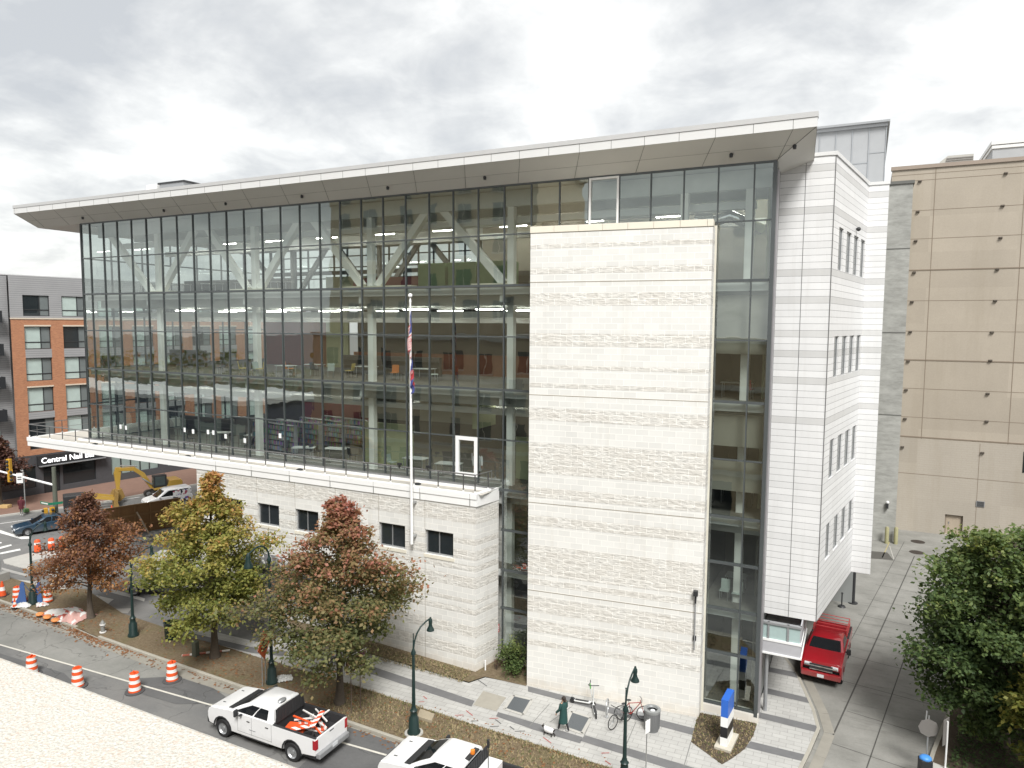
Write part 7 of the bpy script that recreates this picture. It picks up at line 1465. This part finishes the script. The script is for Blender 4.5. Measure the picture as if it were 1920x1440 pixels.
for x, s, bk in ((.16, 1, 0), (.16, -1, 0), (-.19, 1, 1), (-.19, -1, 1)):
    b = len(V); ph = .05 * s; V += [(x + (.05 if bk else 0), s * .06, .19), (x - (.05 if bk else -.0) + ph, s * .06, .10), (x + ph, s * .06, .015)]; E_ += [(2 if not bk else 0, b), (b, b + 1), (b + 1, b + 2)]; Rr += [.045, .024, .02]
skin_fig('body', V, E_, Rr, [DK], lambda c: 0, dog)
m = MB(); rings = [[(x, ry * math.cos(a), z + rz_ * math.sin(a)) for a in [2 * math.pi * j / 14 for j in range(14)]] for x, ry, rz_, z in ((-.24, .07, .07, .30), (-.18, .115, .115, .285), (0, .12, .125, .285), (.15, .125, .125, .29), (.22, .08, .09, .34))]; m.loft(rings, 0, False); m.build('dog_coat', M('white dog coat', (.68, .68, .68), .6, 0, .15, 9), dog, smooth=60)
m = MB(); [m.prismy([(.27, .44), (.31, .44), (.285, .50)], s * .04 - .012, s * .04 + .012) for s in (-1, 1)]; m.build('ears', DK, dog)
pw = G(41, 966, .13)
person('person in dark red hooded coat standing at the far kerb', pw, rad(-40), 1.75, SKIN2, M('grey trousers', (.16, .16, .16), .8), M('white trainers', (.55, .55, .55)), M('dark red coat', (.09, .018, .025), .85, 0, .2, 8), M('dark red coat', (.09, .018, .025)), .62, (.1, -.1), .1, True)
person('person in white jacket standing behind the terrace door glass', Vector((-19.15, 34.3, 9.68)), rad(-60), 1.72, SKIN2, M('black trousers', (.02, .02, .022)), BLKPL, M('dark hair', (.03, .022, .018)), M('white jacket', (.62, .63, .64), .7), .72, (.45, .5), .05)
# small clutter by the person at the far kerb
o = MB().box(-.45, -.3, 0, .45, .3, .3).build('timber_stack', M('pale timber', (.52, .36, .16), .8), loc=tuple(G(10, 952, .13)), rotz=.4, bevel=.03); tag(o, 'low pale timber stack on the brick walk at the left edge', 'timber')
ps = thing('steel_signpost', 'thin pale pole beside the person in the dark red coat', 'post', tuple(G(48, 960, .13))); MB().tube([(0, 0, 0), (0, 0, 3.9)], .05, 8).build('shaft', GALV, ps, smooth=50); MB().box(-.3, -.2, 0, .3, .2, .35).build('base', M('green base', (.10, .20, .08), .8), ps, bevel=.05)
# ================================================================ SKY, LIGHT, CAMERA
SUN_EL, SUN_AZ = rad(50), rad(35)      # azimuth measured from the -y axis towards +x
W = bpy.data.worlds.new("World"); SC.world = W; W.use_nodes = True; nt = W.node_tree; nt.nodes.clear()
def wn(t, **k):
    x = nt.nodes.new(t)
    for a, b in k.items(): setattr(x, a, b)
    return x
sky = wn('ShaderNodeTexSky', sky_type='NISHITA', sun_disc=False, sun_elevation=SUN_EL, sun_rotation=math.pi - SUN_AZ, air_density=1.2, dust_density=2.)
tc = wn('ShaderNodeTexCoord'); sp = wn('ShaderNodeSeparateXYZ'); nt.links.new(tc.outputs['Generated'], sp.inputs[0])
def wm(op, a, b=None, c=None, clamp=False):
    x = wn('ShaderNodeMath', operation=op, use_clamp=clamp)
    for i, v in enumerate((a, b, c)):
        if v is None: continue
        if isinstance(v, (int, float)): x.inputs[i].default_value = v
        else: nt.links.new(v, x.inputs[i])
    return x.outputs[0]
zc = wm('ADD', wm('MAXIMUM', sp.outputs[2], 0.), .24); cu_ = wn('ShaderNodeCombineXYZ'); nt.links.new(wm('DIVIDE', sp.outputs[0], zc), cu_.inputs[0]); nt.links.new(wm('DIVIDE', sp.outputs[1], zc), cu_.inputs[1])
def wnoise(scale, det, rough, off):
    mp_ = wn('ShaderNodeMapping'); mp_.inputs[1].default_value = off; nt.links.new(cu_.outputs[0], mp_.inputs[0]); x = wn('ShaderNodeTexNoise'); x.inputs['Scale'].default_value = scale; x.inputs['Detail'].default_value = det; x.inputs['Roughness'].default_value = rough; x.inputs['Distortion'].default_value = .35; nt.links.new(mp_.outputs[0], x.inputs['Vector']); return x.outputs[0]
def wramp(f, st):
    x = wn('ShaderNodeValToRGB'); cr = x.color_ramp
    while len(cr.elements) < len(st): cr.elements.new(.5)
    for e, (p, c) in zip(cr.elements, st): e.position = p; e.color = c + (1,)
    nt.links.new(f, x.inputs[0]); return x.outputs[0]
n1 = wnoise(1.2, 7, .56, (4.1, 6.3, 0)); n2w = wnoise(3.8, 5, .6, (7.7, 2.2, 0)); n3w = wnoise(.2, 3, .5, (1.3, 8.2, 0))
az_ = wm('MULTIPLY', wm('ADD', wm('MULTIPLY', sp.outputs[0], .80), wm('MULTIPLY', sp.outputs[1], .15)), .10)
hz_ = wm('MULTIPLY', wm('SUBTRACT', .30, sp.outputs[2], clamp=True), .30)
az_ = wm('ADD', az_, hz_)
f_ = wm('ADD', wm('ADD', wm('ADD', wm('MULTIPLY', n1, .62), wm('MULTIPLY', n2w, .26)), wm('MULTIPLY', n3w, .30)), az_)
cl = wramp(f_, [(.48, (.36, .372, .385)), (.535, (.43, .438, .442)), (.585, (.52, .525, .52)), (.635, (.62, .62, .61)), (.71, (.70, .70, .69))])
cs = wn('ShaderNodeMix', data_type='RGBA', blend_type='MULTIPLY'); cs.inputs[0].default_value = 1.; nt.links.new(cl, cs.inputs[6]); cs.inputs[7].default_value = (10., 10., 10., 1)
mx = wn('ShaderNodeMix', data_type='RGBA'); mx.inputs[0].default_value = .93; nt.links.new(sky.outputs[0], mx.inputs[6]); nt.links.new(cs.outputs[2], mx.inputs[7])
bg = wn('ShaderNodeBackground'); bg.inputs['Strength'].default_value = .10; nt.links.new(mx.outputs[2], bg.inputs[0]); wo = wn('ShaderNodeOutputWorld'); nt.links.new(bg.outputs[0], wo.inputs[0])
sl = bpy.data.lights.new('sun', 'SUN'); sl.energy = 2.6; sl.angle = rad(20); sl.color = (1., .985, .955); so = bpy.data.objects.new('sun', sl); COL.objects.link(so)
sdir = Vector((math.sin(SUN_AZ) * math.cos(SUN_EL), -math.cos(SUN_AZ) * math.cos(SUN_EL), math.sin(SUN_EL))); so.rotation_euler = sdir.to_track_quat('Z', 'Y').to_euler(); so.location = (20, -30, 60)
cam = bpy.data.cameras.new('camera'); co = bpy.data.objects.new('camera', cam); COL.objects.link(co); cam.sensor_width = 36.; cam.lens = F / 1920 * 36; cam.clip_start = .05; cam.clip_end = 4000
co.matrix_world = Matrix(((RGT.x, UPV.x, -FWD.x, 0), (RGT.y, UPV.y, -FWD.y, 0), (RGT.z, UPV.z, -FWD.z, H), (0, 0, 0, 1))); SC.camera = co
SC.view_settings.view_transform = 'Standard'; SC.view_settings.look = 'None'; SC.view_settings.gamma = 1.; SC.view_settings.exposure = .88
SC.cycles.max_bounces = 8; SC.cycles.transparent_max_bounces = 16; SC.cycles.diffuse_bounces = 3; SC.cycles.glossy_bounces = 3; SC.cycles.caustics_reflective = False; SC.cycles.use_denoising = True; SC.cycles.sample_clamp_indirect = 4.
SC.render.film_transparent = False
